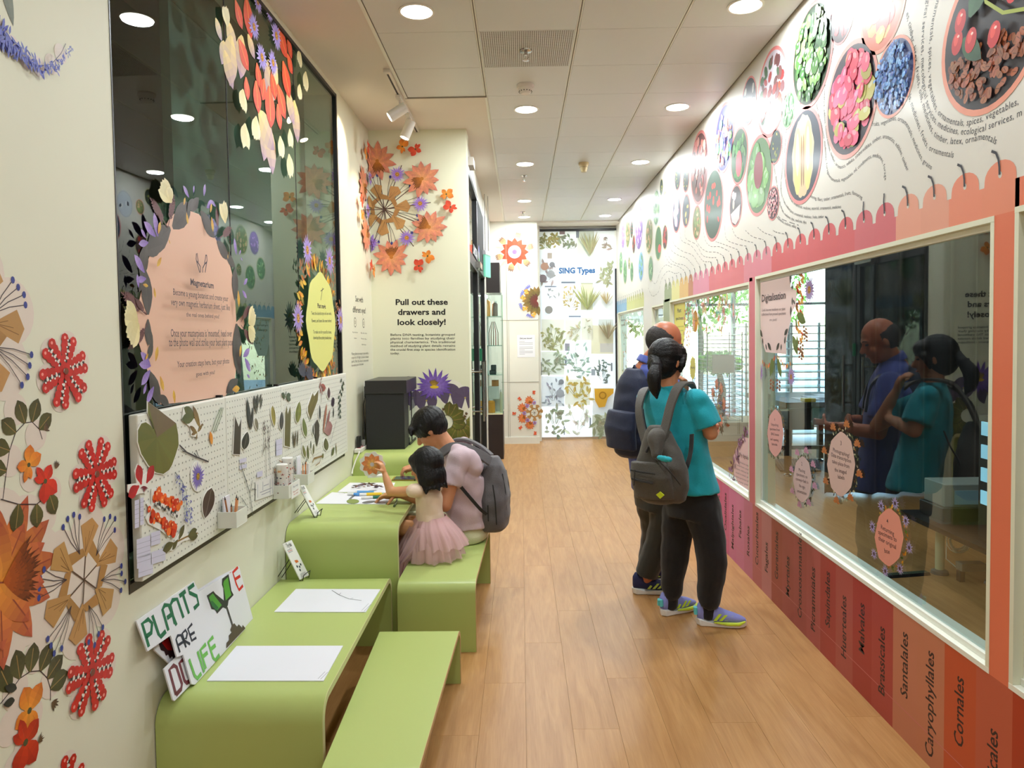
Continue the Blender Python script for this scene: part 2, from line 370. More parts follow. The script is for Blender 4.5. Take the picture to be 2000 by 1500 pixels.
for j in range(-12,60):
    y0=P0+PW*j; y1=min(y0+PW,11.15); ym=(y0+y1)/2
    if y0>11.1: break
    lc=LOWC.get(j,(196,90,130) if j>0 else (180,66,40)); uc=upc(ym)
    if y0>8: lc=(190,180,110) if y0<9.9 else (120,160,190)
    elif y0>6.2: lc=(200,160,90) if y0<6.9 else (140,150,110)
    band.poly([(-y1,0.0),(-y0,0.0),(-y0,.503),(-y1,.503)],rgb(*lc),False)
    if uc and y0>2.08:
        c=jit(rgb(*uc),.03); top=2.05
        band.poly([(-y1,1.90),(-y0,1.90),(-y0,top),(-y1,top)],c,False) if 0 else None
        zb=1.93
        for w in WINS:
            if w[0]-.05<ym<w[1]+.05: zb=w[3]
        band.poly([(-y1,zb),(-y0,zb),(-y0,top),(-y1,top)],c,False)
        cy=-ym; pts=[]
        hw=PW*.42
        dome=[(cy-PW*.5,top),(cy-hw*1.02,top),(cy-hw,top+.012)]+[(cy+hw*math.cos(PI-t*PI/10),top+.018+.052*math.sin(t*PI/10)) for t in range(0,11)]+[(cy+hw,top+.012),(cy+hw*1.02,top),(cy+PW*.5,top)]
        band.poly(dome,c,False)
# pillars
for a,b,c in ((2.158,2.25,(226,118,84)),(4.515,4.63,(208,112,122)),(7.09,7.395,(150,160,120)),(1.9,2.158,(226,118,84))):
    z0,z1=(.503,1.955) if b!=2.158 else (1.965,2.05)
    band.poly([(-b,z0),(-a,z0),(-a,z1),(-b,z1)],rgb(*c),False)
band.w+=STEP
band.line([(-11.1,.118),(-1,.118)],.003,rgb(205,120,120))
for j in range(-6,48):   # tab holes
    ym=P0+PW*(j+.5)
    if upc(ym) and ym>2.1: band.disc(-ym,2.076,.0085,rgb(222,216,206),12,.0105)
band.build('colour_band',MATS['mural'],wr)
th=Art(mapR); th.w=.0025
for j in range(-2,48):
    ym=P0+PW*(j+.5)
    if not upc(ym): continue
    s=-1 if j not in (2,3,) else -.15; L=.012 if j in (2,3) else .03
    th.line([(-ym,2.076),(-ym-.001,2.10),(-ym-.006,2.125),(-ym+s*.018,2.147),(-ym+s*L*1.3,2.158)],.0085,rgb(38,34,46))
th.build('black_thread',MATS['mural'],wr)
tx=Art(mapR)
for j,nm in NAMES.items():
    ym=P0+PW*(j+.5); z=[.235,.30][j%2]
    tx.xf(-ym-.0,z,PI/2+.0); tx.text(nm,.073,rgb(44,28,34),y=-.022,bold=.012,wide=.92)
tx.build('order_name',MATS['mural'],wr)
# vine texts
def pathR(pts,sc,ox,oy):
    q=[]
    for x,y in pts:
        p=onX(ox+x/sc,oy+y/sc,1.48); q.append((-p.y,p.z))
    # catmull
    out=[]
    for i in range(len(q)-1):
        p0=q[max(i-1,0)];p1=q[i];p2=q[i+1];p3=q[min(i+2,len(q)-1)]
        for k in range(8):
            t=k/8; out.append(tuple(.5*((2*p1[a])+(-p0[a]+p2[a])*t+(2*p0[a]-5*p1[a]+4*p2[a]-p3[a])*t*t+(-p0[a]+3*p1[a]-3*p2[a]+p3[a])*t**3) for a in (0,1)))
    out.append(q[-1]); return out
ADV={}
def adv(ch):
    if ch==' ': return .32
    if ch not in ADV:
        vs,_=textmesh(ch,'LEFT',0,1); ADV[ch]=(max(v[0] for v in vs) if vs else .2)+.07
    return ADV[ch]
vine=Art(mapR)
def textpath(pts,txt,size,end=True):
    L=[0]
    for a,b in zip(pts,pts[1:]): L.append(L[-1]+math.dist(a,b))
    tot=L[-1]; s=''
    n=0; words=txt
    while sum(adv(c) for c in s)*size<tot: s=words+s
    # trim the front
    while sum(adv(c) for c in s)*size>tot: s=s[1:]
    d=0
    for ch in s:
        w=adv(ch)*size; i=0
        dm=d+w/2
        while i<len(L)-2 and L[i+1]<dm: i+=1
        a,b=pts[i],pts[i+1]; t=(dm-L[i])/max(1e-6,L[i+1]-L[i]); x=a[0]+(b[0]-a[0])*t; y=a[1]+(b[1]-a[1])*t; an=math.atan2(b[1]-a[1],b[0]-a[0])
        if ch!=' ':
            vine.xf(x,y,an); vine.text(ch,size,rgb(60,56,62),x=-w/2,align='LEFT',y=-.3*size); vine.w-=STEP
        d+=w
    vine.xf(0,0)
TP=[([(1240,80),(1290,330),(1320,560),(1370,760),(1420,870),(1500,915),(1620,915),(1740,890),(1830,925)],'ecological services, medicines, timber, latex, fruits, oils, medicines, timber, latex, ornamentals'),
([(1375,0),(1345,200),(1345,500),(1380,700),(1440,800),(1540,850),(1680,850),(1850,790),(2000,725)],'ecological services, medicines, ecological services, m'),
([(1440,0),(1400,200),(1390,500),(1420,680),(1490,770),(1600,800),(1720,775),(1850,715),(2000,640)],'ornamentals, spices, vegetables, ornamentals, spices, vegetables, '),
([(1250,600),(1290,740),(1330,850),(1375,950),(1450,990),(1550,1010)],'ornamentals, medicines, fruits, ornamentals'),
([(990,810),(1080,800),(1160,770),(1230,800),(1270,880),(1310,980),(1350,1050),(1405,1095)],'grains, sugar, fruits, vegetables, ornamentals, medicines, grains'),
([(770,300),(720,450),(700,700),(730,950),(790,1080),(860,1060),(960,970),(1060,895),(1130,900),(1190,970),(1220,1050),(1250,1120)],'edibles, timber, aromatics, edibles, timber'),
([(650,680),(700,900),(720,1100),(760,1170),(840,1160),(920,1090),(1000,1020),(1060,1020),(1090,1080),(1100,1180)],'ornamentals, vegetables, oil, condiments, medicines, forage'),
([(610,1275),(680,1300),(780,1280),(880,1255),(950,1290)],'fruits, flavouring, fibers, timber, ornamentals, fruits, flavouring'),
([(455,840),(440,1100),(480,1290),(560,1350),(680,1355),(815,1345)],'materials, ornamentals, medicines, materials, ornamentals, medicines'),
([(420,790),(430,1050),(420,1250),(480,1370),(580,1410),(700,1410)],'juices, ornamentals, medicines, fruits, timber'),
([(370,1060),(390,1180),(420,1350),(480,1420),(590,1450)],'fruits, medicines, dyes, medicines, dyes'),
([(390,1410),(440,1450),(520,1480)],'ornamentals, medicines, edibles')]
for i,(p,t) in enumerate(TP):
    textpath(pathR(p,3.3333,1400,0),t+', ' if 0 else t,[.031,.031,.031,.030,.026,.024,.024,.024,.023,.023,.023,.023][i])
vine.xf(0,0)
for p in [[(1500,-30),(1560,20),(1640,50)],[(1380,0),(1450,60),(1555,90)],[(1250,-20),(1290,60),(1380,100),(1460,120)],[(1180,-200),(1180,0),(1200,90),(1280,130),(1390,155)],[(1090,110),(1150,130),(1230,160),(1310,190)],[(970,-100),(970,0),(990,100),(1040,155),(1130,160),(1220,205)],[(880,60),(930,150),(1000,205),(1100,215),(1165,250)],[(780,-200),(790,-20),(800,80),(900,140),(960,240),(1030,265),(1100,265)],[(740,-150),(740,0),(760,100),(850,150),(920,240),(970,300),(1035,305)],[(660,0),(680,130),(760,200),(860,240),(910,310),(930,340)],[(640,50),(650,180),(720,240),(800,270),(850,320),(875,350)],[(615,180),(640,270),(700,320),(780,340),(825,380)],[(600,250),(640,320),(720,350),(785,395)],[(430,560),(470,640),(530,600),(560,480),(620,400),(690,420),(735,410)],[(440,440),(500,520),(550,400),(600,340),(660,360)],[(1650,0),(1690,20),(1775,38)],[(1680,-200),(1720,-120),(1900,-50)]]:
    q=pathR(p,5,1180,450)
    for i in range(0,len(q)-1):
        if i%3!=2: vine.line([q[i],q[i+1]],.0045,rgb(120,114,112)); vine.w-=STEP
vine.build('vine_lettering',MATS['mural'],wr)
# roundels  (px centre, px height, kind, border)
pk=(222,130,128); sa=(232,150,124); pale=(232,160,150)
RND=[(1585,108,195,'broc',pk),(1507,181,165,'autumn',pk),(1463,197,90,'cut',pk),(1414,270,131,'jelly',pk),(1540,215,70,'herb',pale),(1443.5,304.5,108,'melon',pk),(1482,343.5,153,'guava',pk),(1515,286.5,66,'dkflower',pk),(1510,397,66,'kernel',pk),(1437,402,81,'mushroom',pk),(1568,305,182,'durian',pk),(1661,196,218,'dragon',pale),(1746,151,149,'blue',sa),(1645,30,105,'dkred',pk),(1724,10,175,'mango',sa),(1932,62,305,'coffee',sa),
(1366,328,139,'pine',pk),(1393,400,140,'tomato',pk),(1323.5,345,54,'dkflower',pk),(1340,350,50,'dkflower',pk),(1321.5,418,72,'orchid',pk),(1340,412,63,'star',pk),(1361,435,66,'basket',pk),(1310,378,52,'cotton',(190,190,200)),(1299,385,30,'basket',sa),(1292,366,33,'dkflower',(200,190,120)),(1282,406,70,'herb',(190,200,190)),(1248,445,90,'lilac',(190,190,170)),(1268,460,72,'basket',(200,190,140)),(1286,475,68,'water',(200,190,140)),(1299,463,50,'dkred',(200,190,140)),(1238,477,38,'dkred',(190,190,150)),(1226,455,60,'basket',(190,190,150)),(1217,462,50,'lilac',(190,190,190)),(1213,513,46,'herb',(190,190,150)),(1221,530,50,'herb',(190,190,150)),(1252,520,60,'skyleaf',(190,190,190)),(1271,525,50,'herb',(190,190,150)),(1234,531,40,'herb',(190,190,150)),(1229,514,25,'basket',(190,190,150)),(1234,448,36,'tomato',(190,190,150))]
KIND={'broc':((36,56,34),[(84,120,62),(60,98,48),(110,146,78),(46,78,40),(150,170,130)],150,.17),'autumn':((196,186,196),[(190,70,40),(150,50,50),(110,70,70),(70,100,70)],40,.2),'cut':((60,60,70),[(150,150,150),(210,210,205)],10,.25),
'jelly':((60,60,110),[(240,150,130),(230,90,80),(120,200,200),(130,190,110),(90,80,150),(245,200,190)],60,.2),'herb':((100,140,100),[(120,170,110),(70,110,70),(160,200,140)],50,.2),'melon':((50,90,60),[(70,130,70),(90,150,80)],30,.2),'guava':((80,120,70),[(130,180,110),(110,160,90),(150,190,120)],22,.42),
'dkflower':((45,60,60),[(150,160,60),(190,180,80),(60,90,60)],16,.14),'kernel':((80,50,60),[(240,170,170),(225,140,150),(250,200,195)],90,.12),'mushroom':((60,50,55),[(200,180,170),(225,205,200)],5,.3),'durian':((50,56,70),[],0,0),'dragon':((60,50,60),[(228,60,100),(240,90,130),(215,50,80),(245,110,150),(190,180,80)],90,.24),
'blue':((40,60,120),[(70,130,210),(100,160,225),(50,100,190),(130,180,235)],220,.1),'dkred':((60,40,40),[(200,50,40),(170,40,40),(110,60,50)],16,.26),'mango':((220,110,70),[(240,170,80),(235,120,70),(245,195,110),(205,80,60)],14,.45),'coffee':((36,26,28),[],0,0),
'pine':((100,60,60),[(200,110,100),(180,90,90),(220,150,140),(90,60,50)],60,.2),'tomato':((45,70,55),[(215,60,45),(190,50,40)],14,.14),'orchid':((60,70,90),[(235,170,205),(245,200,225)],8,.45),'star':((60,70,80),[(220,200,110)],4,.25),'basket':((110,120,70),[(200,150,110),(130,150,80),(220,190,150)],26,.2),'cotton':((200,205,215),[(40,40,60),(235,235,240)],5,.3),
'lilac':((110,80,140),[(170,130,200),(140,100,180),(200,170,220)],50,.16),'water':((60,110,60),[(225,60,60)],1,.7),'skyleaf':((110,160,210),[(90,140,90),(120,170,110),(140,180,220)],22,.26)}
for (px,py,ph,kd,bd) in RND:
    p=onX(px,py,1.48); r=ph/2*p.y/FPX; bgc,cols,N,sz=KIND[kd]; a=Art(mapR); a.w=.0012; a.xf(-p.y,p.z)
    n=40 if ph>90 else 22
    a.disc(0,0,r,rgb(*bd),n); ri=r*.92 if ph>60 else r*.9; a.disc(0,0,ri,rgb(*bgc),n)
    def blob(x,y,b,c,asp=1,rot=0,m=9):
        a.poly([(x+b*math.cos(t*2*PI/m)*math.cos(rot)-b*asp*math.sin(t*2*PI/m)*math.sin(rot),y+b*math.cos(t*2*PI/m)*math.sin(rot)+b*asp*math.sin(t*2*PI/m)*math.cos(rot)) for t in range(m)],c)
    if ph<60: N=min(N,18)
    for i in range(N):
        b=ri*sz*R.uniform(.5,1); th_=R.uniform(0,2*PI); rr=(ri-b*1.0)*math.sqrt(R.random()); c=jit(rgb(*R.choice(cols)),.2)
        rot=R.uniform(0,PI); blob(rr*math.cos(th_),rr*math.sin(th_),b,c,R.uniform(.5,1),rot)
        if kd in('broc','dragon','jelly','guava','blue','mango') and b>ri*.05: blob(rr*math.cos(th_)+b*.2,rr*math.sin(th_)+b*.25,b*.4,mixc(c,(1,1,1,1),.25),.6,rot,6)
    if kd=='durian':
        a.poly([(ri*.62*math.cos(t)*(1+.05*math.sin(9*t)),ri*.93*math.sin(t)*(1+.03*math.sin(13*t))) for t in [k*2*PI/40 for k in range(40)]],rgb(214,190,150))
        for s in(-1,1):
            blob(s*ri*.3,-.05*ri,ri*.78,rgb(232,206,128),.3,PI/2,20); blob(s*ri*.3,.1*ri,ri*.5,rgb(244,228,170),.2,PI/2,16); blob(s*ri*.06,-.1*ri,ri*.6,rgb(150,110,70),.08,PI/2,12)
    if kd=='coffee':
        for i in range(170):
            u=R.uniform(-.85,.75)*ri; v=R.uniform(-.9,-.12)*ri
            if u*u+v*v<(ri*.9)**2 and v<-.05*ri-.25*u: 
                c=jit(rgb(150,84,52),.35); blob(u,v,ri*.075,c,.62,R.uniform(0,PI),10); blob(u,v,ri*.05,mixc(c,(0,0,0,1),.6),.12,R.uniform(0,PI),6)
        for u,v,L,W_,an in ((-.35,.35,.9,.42,.9),(-.1,.75,.7,.4,.1),(-.5,.1,.6,.3,-.8)): a.petal(u*ri,v*ri,an,L*ri,W_*ri,rgb(46,92,50),rgb(30,64,40))
        a.line([(-.15*ri,.95*ri),(0,.4*ri),(.35*ri,.1*ri),(.8*ri,-.05*ri)],.05*ri,rgb(150,160,60))
        for u,v in ((-.62,.42),(-.7,.12),(-.35,.02),(.3,.62),(.2,-.12),(.6,.35),(.0,.75)):
            q=(u*.9*ri,v*.9*ri); blob(q[0],q[1],ri*.17,rgb(190,32,34),.75,1.3,16); blob(q[0]-.02*ri,q[1]+.05*ri,ri*.09,rgb(225,70,60),.6,1.3,10); blob(q[0]+.03*ri,q[1]+.08*ri,ri*.03,rgb(245,200,190),.7,0,7)
    if kd in('melon','guava'): blob(0,-.3*ri if kd=='melon' else .15*ri,ri*.5,rgb(226,90,100) if kd=='melon' else rgb(140,60,70),.75,PI/2,20)
    if kd=='mushroom': a.poly([(-.85*ri,-.3*ri),(.8*ri,-.05*ri),(.6*ri,-.75*ri),(0,-.98*ri),(-.6*ri,-.75*ri)],rgb(205,190,190))
    a.build('picture_roundel',MATS['mural'],wr)
# ---------------------------------------------------------------- printed art elements
def onLw(x,y,w):
    d=ray(x,y); return CAM+d*((XL0-XLK*YA+w)/(d.x-XLK*d.y))
def uvL(x,y,w=0): p=onLw(x,y,w); return (p.y,p.z)
def uvR(x,y,X=1.48): p=onX(x,y,X); return (-p.y,p.z)
def uvF(Y): return lambda x,y:(lambda p:(p.x,p.z))(onY(x,y,Y))
def zm(sc,ox,oy): return lambda x,y:(ox+x/sc,oy+y/sc)
def fit(a,txt,uv,p1,p2,cap,col,bold=.01,sp=1.0,just=None):
    """text between two pixel points on a plane; cap = capital height in pixels"""
    A=uv(*p1);B=uv(*p2); top=uv((p1[0]+p2[0])/2,(p1[1]+p2[1])/2-cap); mid=((A[0]+B[0])/2,(A[1]+B[1])/2)
    hcap=math.dist(top,mid); size=hcap/.73
    vs,_=textmesh(txt,'CENTER',bold,sp); w=max(v[0] for v in vs)-min(v[0] for v in vs)
    wide=math.dist(A,B)/(w*size)
    a.xf(mid[0],mid[1],math.atan2(B[1]-A[1],B[0]-A[0])); a.text(txt,size,col,bold=bold,sp=sp,wide=wide); a.xf(0,0)
K=rgb(40,34,40)
def ring(n,a0=0): return [a0+2*PI*k/n for k in range(n)]
def lotus(a,x,y,r,ang,c1=(240,168,112),c2=(204,116,108),n=11,core=True):
    for i,t in enumerate(ring(n,ang+.2)):
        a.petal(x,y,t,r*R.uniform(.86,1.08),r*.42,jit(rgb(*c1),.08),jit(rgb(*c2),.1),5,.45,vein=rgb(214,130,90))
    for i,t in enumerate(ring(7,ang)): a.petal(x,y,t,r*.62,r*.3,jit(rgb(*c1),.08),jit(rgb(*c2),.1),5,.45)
    if core:
        for k in range(9): a.petal(x,y,ang+(k-4)*.16,r*R.uniform(.5,.72),r*.12,rgb(200,120,40),rgb(70,34,24),4,.5)
        a.disc(x,y,r*.1,rgb(190,120,50),8)
def aster(a,x,y,r,n=16,c1=(150,110,200),c2=(176,146,224),sx=1,core=(210,150,50)):
    for t in ring(n,R.random()): a.petal(x,y,t,r*R.uniform(.8,1.1),r*.22,jit(rgb(*c1),.12),jit(rgb(*c2),.12),3,.4)
    a.disc(x,y,r*.26,rgb(*core),10); 
    for t in ring(6): a.disc(x+r*.15*math.cos(t),y+r*.15*math.sin(t),r*.06,rgb(90,60,40),5)
def butterfly(a,x,y,r,ang,c=(236,150,50),c2=(220,110,40)):
    for t,l,w in ((.5,1,.75),(-.5,1,.75),(2.2,.8,.6),(-2.3,.75,.35),(3.4,.9,.4)):
        a.petal(x,y,ang+t,r*l,r*w,jit(rgb(*c),.08),jit(rgb(*c2),.1),5,.8)
    a.disc(x,y,r*.12,rgb(80,80,50),7)
def bud(a,x,y,r,ang):
    for k in range(5): a.petal(x,y,ang+(k-2)*.3,r*R.uniform(.8,1.1),r*.22,rgb(120,90,60),rgb(50,36,40),3,.5)
def pod(a,x,y,r,ang):
    c,s=math.cos(ang),math.sin(ang)
    f=lambda u,v:(x+u*r*c-v*r*s,y+u*r*s+v*r*c)
    a.line([(x,y),f(.45,0)],r*.03,rgb(90,66,50))
    a.poly([f(.40,-.02),f(.95,-.34),f(1.12,-.12),f(1.0,.2),f(.5,.05)],jit(rgb(186,140,84),.06)); a.poly([f(.45,0),f(.30,.42),f(.52,.50),f(.58,.1)],jit(rgb(170,124,70),.06))
    for k in range(3): a.line([f(.5,.02),f(.98-.1*k,-.2+.12*k)],r*.012,rgb(130,92,50))
def berries(a,x,y,r,ang,n=4):
    for k in range(n):
        t=ang+(k-n/2+.5)*.22; L=r*R.uniform(.85,1.1); ex,ey=x+L*math.cos(t),y+L*math.sin(t)
        a.line([(x,y),(x+L*.5*math.cos(t+.08),y+L*.5*math.sin(t+.08)),(ex,ey)],r*.018,rgb(70,56,60)); a.disc(ex,ey,r*.055,rgb(58,66,140),8,r*.075)
def podwheel(a,x,y,r,n=5,a0=.2,b=True):
    for t in ring(n,a0):
        pod(a,x,y,r*.78,t)
        if b: berries(a,x+r*.4*math.cos(t+.35),y+r*.4*math.sin(t+.35),r*.62,t+.45)
def rosette(a,x,y,r,a0=.0,n=6):
    for t in ring(n,a0):
        c,s=math.cos(t),math.sin(t)
        for sd in (-1,1):
            for k in range(5):
                u=r*(.16+.19*k); v=sd*r*(.10+.045*k/4*2)
                a.disc(x+u*c-v*s,y+u*s+v*c,r*(.115+.012*k),jit(rgb(196,36,30),.12),8)
            a.disc(x+r*.95*c-sd*r*.2*s,y+r*.95*s+sd*r*.2*c,r*.05,rgb(240,150,140),6)
        for k in range(7):
            u=r*(.3+.1*k); a.disc(x+u*c,y+u*s,r*.052,rgb(228,222,214) if k%2 else rgb(60,40,40),6); a.disc(x+u*c-r*.06*s*(-1)**k,y+u*s+r*.06*c*(-1)**k,r*.035,rgb(235,228,222),5)
    a.disc(x,y,r*.1,rgb(120,60,40),8)
def halo(a,pts,col=rgb(222,208,196)):
    for (x,y,r) in pts: a.disc(x,y,r,col,20)
def leafarc(a,pts,size,c=(92,88,44),side=1,n=None):
    a.line(pts,size*.05,rgb(60,40,44))
    for i in range(1,len(pts)-1):
        dx,dy=pts[i+1][0]-pts[i-1][0],pts[i+1][1]-pts[i-1][1]; t=math.atan2(dy,dx)+side*PI/2
        a.petal(pts[i][0],pts[i][1],t+R.uniform(-.15,.15),size*R.uniform(1.15,1.5),size*.95,jit(rgb(*c),.15),jit(rgb(c[0]*.8,c[1]*.75,c[2]*.8),.15),5,.7,vein=rgb(150,120,70))
def curvept(c,r,a0,a1,n,ry=None): return [(c[0]+r*math.cos(a0+(a1-a0)*k/(n-1)),c[1]+(ry or r)*math.sin(a0+(a1-a0)*k/(n-1))) for k in range(n)]
def sticker(name,label,fmap,fn,group=None,mat='vinyl',w=.0006):
    a=Art(fmap); a.w=w; fn(a); o=a.build(name,MATS[mat]); tag(o,label,'wall sticker',group); return o
# --- near left wall --------------------------------------------------------
def L_(x,y): return uvL(x,y)
def hr(x,y,hpx): p=onL(x,y); return hpx/2*p.y/FPX
def mk_ros(x,y,h,a0,label):
    u,v=L_(x,y); r=hr(x,y,h)
    def fn(a):
        halo(a,[(u+r*.75*math.cos(t),v+r*.75*math.sin(t),r*.42) for t in ring(6,a0)]+[(u,v,r*.6)]); rosette(a,u,v,r*.98,a0)
    sticker('rosette_sticker',label,mapL,fn)
mk_ros(125,725,140,.25,'red beaded six-armed rosette sticker, highest of the rosettes on left wall')
mk_ros(186,926,138,.0,'red beaded rosette sticker nearest the pegboard on left wall')
mk_ros(177,1313,150,-.25,'red beaded rosette sticker below the brown pod wheel on left wall')
mk_ros(118,1560,150,.1,'red beaded rosette sticker cut by the lower edge of the picture')
def fn(a):
    c=L_(163,1133); r=hr(163,1133,262); halo(a,[(c[0]+r*.72*math.cos(t),c[1]+r*.72*math.sin(t),r*.42) for t in ring(6,.3)]+[(c[0],c[1],r*.7)]); podwheel(a,c[0],c[1],r*1.06,6,.35)
sticker('pod_wheel_sticker','brown papery pod wheel sticker with dark blue berries beside the rosettes',mapL,fn)
def fn(a):
    c=L_(-60,640); r=hr(-60,640,330); halo(a,[(c[0]+r*.7*math.cos(t),c[1]+r*.7*math.sin(t),r*.45) for t in ring(6,.3)]); podwheel(a,c[0],c[1],r*1.05,6,.1)
sticker('pod_wheel_sticker','brown pod wheel sticker with blue berries cut by the picture edge above leaf arc',mapL,fn)
def fn(a):   # leaf arc with orange and red flowers
    s=hr(60,880,1)
    q=[L_(*p) for p in ((5,975),(12,920),(18,880),(30,845),(48,826),(62,824),(76,838),(82,858))]
    halo(a,[(u,v,s*62) for u,v in [L_(*p) for p in ((30,800),(70,850),(20,900),(60,930),(100,960),(90,1010),(60,1030))]])
    leafarc(a,q,s*74,side=1)
    bud(a,*L_(84,838),s*42,.3)
    q=[L_(*p) for p in ((0,975),(35,985),(70,985),(95,965),(108,945))]; leafarc(a,q,s*80,side=-1); bud(a,*L_(108,915),s*36,1.2)
    butterfly(a,*L_(54,908),s*80,.9); butterfly(a,*L_(86,940),s*92,-1.2,(222,60,34),(200,40,34))
sticker('leaf_arc_sticker','olive leaf arc sticker with orange and red flowers above the big lotus',mapL,fn)
def fn(a):
    c=L_(-2,1138); r=hr(0,1138,345); halo(a,[(c[0]+r*.6*math.cos(t),c[1]+r*.6*math.sin(t),r*.5) for t in ring(8)])
    for rr,n,o in ((1,12,0),(.8,10,.3)):
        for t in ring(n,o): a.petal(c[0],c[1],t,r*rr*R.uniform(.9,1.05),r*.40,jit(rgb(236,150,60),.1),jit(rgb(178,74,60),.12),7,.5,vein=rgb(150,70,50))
    for k in range(22): a.petal(c[0]+r*.04,c[1],(k-11)*.07,r*R.uniform(.48,.66),r*.07,rgb(190,90,30),rgb(52,24,22),5,.8)
sticker('lotus_sticker','large pressed orange red lotus sticker with dark stamens cut by picture edge',mapL,fn)
def fn(a):
    s=hr(60,1330,1)
    halo(a,[(u,v,s*70) for u,v in [L_(*p) for p in ((70,1280),(100,1330),(30,1350),(60,1400),(50,1460),(20,1420),(30,1500))]])
    q=[L_(*p) for p in ((0,1375),(20,1350),(38,1325),(58,1312),(78,1310),(92,1325),(98,1345),(98,1368))]
    leafarc(a,q,s*92,side=1,c=(84,80,44)); bud(a,*L_(100,1372),s*50,-.7)
    butterfly(a,*L_(56,1388),s*110,1.3); butterfly(a,*L_(48,1450),s*120,-1.6,(206,60,30),(170,36,26)); bud(a,*L_(72,1450),s*40,.3)
    a.petal(*L_(30,1345),2.6,s*70,s*34,rgb(52,48,44),rgb(40,38,36)); a.petal(*L_(26,1368),2.9,s*60,s*34,rgb(52,48,44),rgb(40,38,36))
sticker('leaf_arc_sticker','olive leaf arc sticker with orange flower in the lower corner below lotus',mapL,fn)
def fn(a):
    s=hr(60,100,1)
    q=[L_(*p) for p in ((-30,30),(0,60),(25,90),(50,115),(75,130),(100,125),(118,105),(128,85))]
    halo(a,[(u,v,s*40) for u,v in q[1:7]])
    a.petal(*L_(2,-60),-1.3,s*190,s*60,rgb(120,124,104),rgb(96,104,84),6,.4)
    a.petal(*L_(92,-30),-1.45,s*54,s*22,rgb(226,160,100),rgb(214,140,80))
    a.line(q,s*2.5,rgb(70,66,90))
    for i in range(7):
        for k in range(46-4*i):
            t=R.random(); x=q[i][0]*(1-t)+q[min(i+1,7)][0]*t; y=q[i][1]*(1-t)+q[min(i+1,7)][1]*t; d=s*(46-5*i)
            a.petal(x+R.uniform(-.5,.5)*d,y+R.uniform(-1,.4)*d,R.uniform(3.6,5.6) if R.random()<.7 else R.uniform(0,3),d*.9,d*.28,jit(rgb(92,100,190),.15),jit(rgb(80,84,170),.15),3,.5)
sticker('larkspur_sticker','blue larkspur spray sticker in the top corner of the cream wall',mapL,fn)
# --- alcove -----------------------------------------------------------------
UA=uvF(YA)
def mandala(a,x,y,r,a0=0):
    for t in ring(12,a0): a.line([(x,y),(x+r*.72*math.cos(t),y+r*.72*math.sin(t))],r*.012,rgb(76,50,44))
    for t in ring(12,a0+.13): berries(a,x+r*.2*math.cos(t),y+r*.2*math.sin(t),r*.34,t,2)
    podwheel(a,x,y,r*.46,7,a0+.3,False)
    for t in ring(6,a0): lotus(a,x+r*.74*math.cos(t),y+r*.74*math.sin(t),r*.29,t+PI*.97)
    for t in ring(6,a0+PI/6): aster(a,x+r*.56*math.cos(t),y+r*.56*math.sin(t),r*.13)
    for k,t in enumerate(ring(6,a0+PI/6)):
        butterfly(a,x+r*.98*math.cos(t+.08),y+r*.98*math.sin(t+.08),r*.12,t); butterfly(a,x+r*1.02*math.cos(t-.12),y+r*1.02*math.sin(t-.12),r*.12,t+2.5,(222,84,50),(206,60,40))
def fn(a):
    c=UA(751,409); mandala(a,c[0],c[1],.535,1.7)
sticker('mandala_sticker','large pressed flower mandala sticker folding round the corner above drawer text',mapA,fn)
Zq=zm(3.3333,650,500)
TA=thing('wall_lettering','black lettering Pull out these drawers and look closely on pale green wall','wall lettering',(-.85,YA,1.7))
def tline(parent,fm,*a,**k):
    q=Art(fm); fit(q,*a,**k); return q.build('text_line',None,parent)
for t,x1,x2,yb in (('Pull out these',408,748,318),('drawers and',425,733,383),('look closely!',422,736,449)): tline(TA,mapA,t,UA,Zq(x1,yb),Zq(x2,yb-2),11.5,rgb(36,34,34),.03)
for i,(t,x2) in enumerate((('Before DNA testing, botanists grouped',795),('plants into families by studying their',795),('physical characteristics. This traditional',797),('method of studying plant details remains',797),('the crucial first step in species identification',798),('today.',436))):
    tline(TA,mapA,t,UA,Zq(376,520+24.2*i),Zq(x2,520+24.2*i-2),4.6,rgb(56,54,50),.012)
TB=thing('wall_lettering','grey lettering See with different eyes on narrow wall beside the mirror','wall lettering',(xl(5.3),5.3,1.5)); tb=Art(mapL)
UL0=lambda x,y:uvL(x,y)
for t,x1,x2,yb in (('See with',147,197,296),('different eyes!',130,214,366)): tline(TB,mapL,t,UL0,Zq(x1,yb),Zq(x2,yb+8),12,rgb(60,58,56),.01)
for cx,cy in ((145,432),(200,438)):
    u,v=UL0(*Zq(cx,cy)); tb.disc(u,v,.037,rgb(60,58,56),20); tb.disc(u,v,.031,rgb(222,221,200),20); tb.disc(u,v,.014,rgb(60,58,56),8); tb.disc(u,v,.008,rgb(222,221,200),8)
for i,(x1,x2) in enumerate(((128,162),(138,155))): tline(TB,mapL,'flip the lens' if i==0 else 'open',UL0,Zq(x1,500+38*i),Zq(x2,502+38*i),3,rgb(110,108,100),0)
for i,(x1,x2) in enumerate(((182,222),(184,220),(188,216))): tline(TB,mapL,('flip the lens','from the','specimen')[i],UL0,Zq(x1,505+37*i),Zq(x2,508+37*i),3,rgb(110,108,100),0)
for i in range(4): tline(TB,mapL,('Many plants are easy to see with a','scope for UV light to look at minute','parts; find the lens to see even','the smaller parts of the plants')[i],UL0,Zq(122,645+25*i),Zq(232 if i<3 else 200,640+23*i),4.6,rgb(110,108,100),.0)
tb.build('lens_symbol',None,TB)
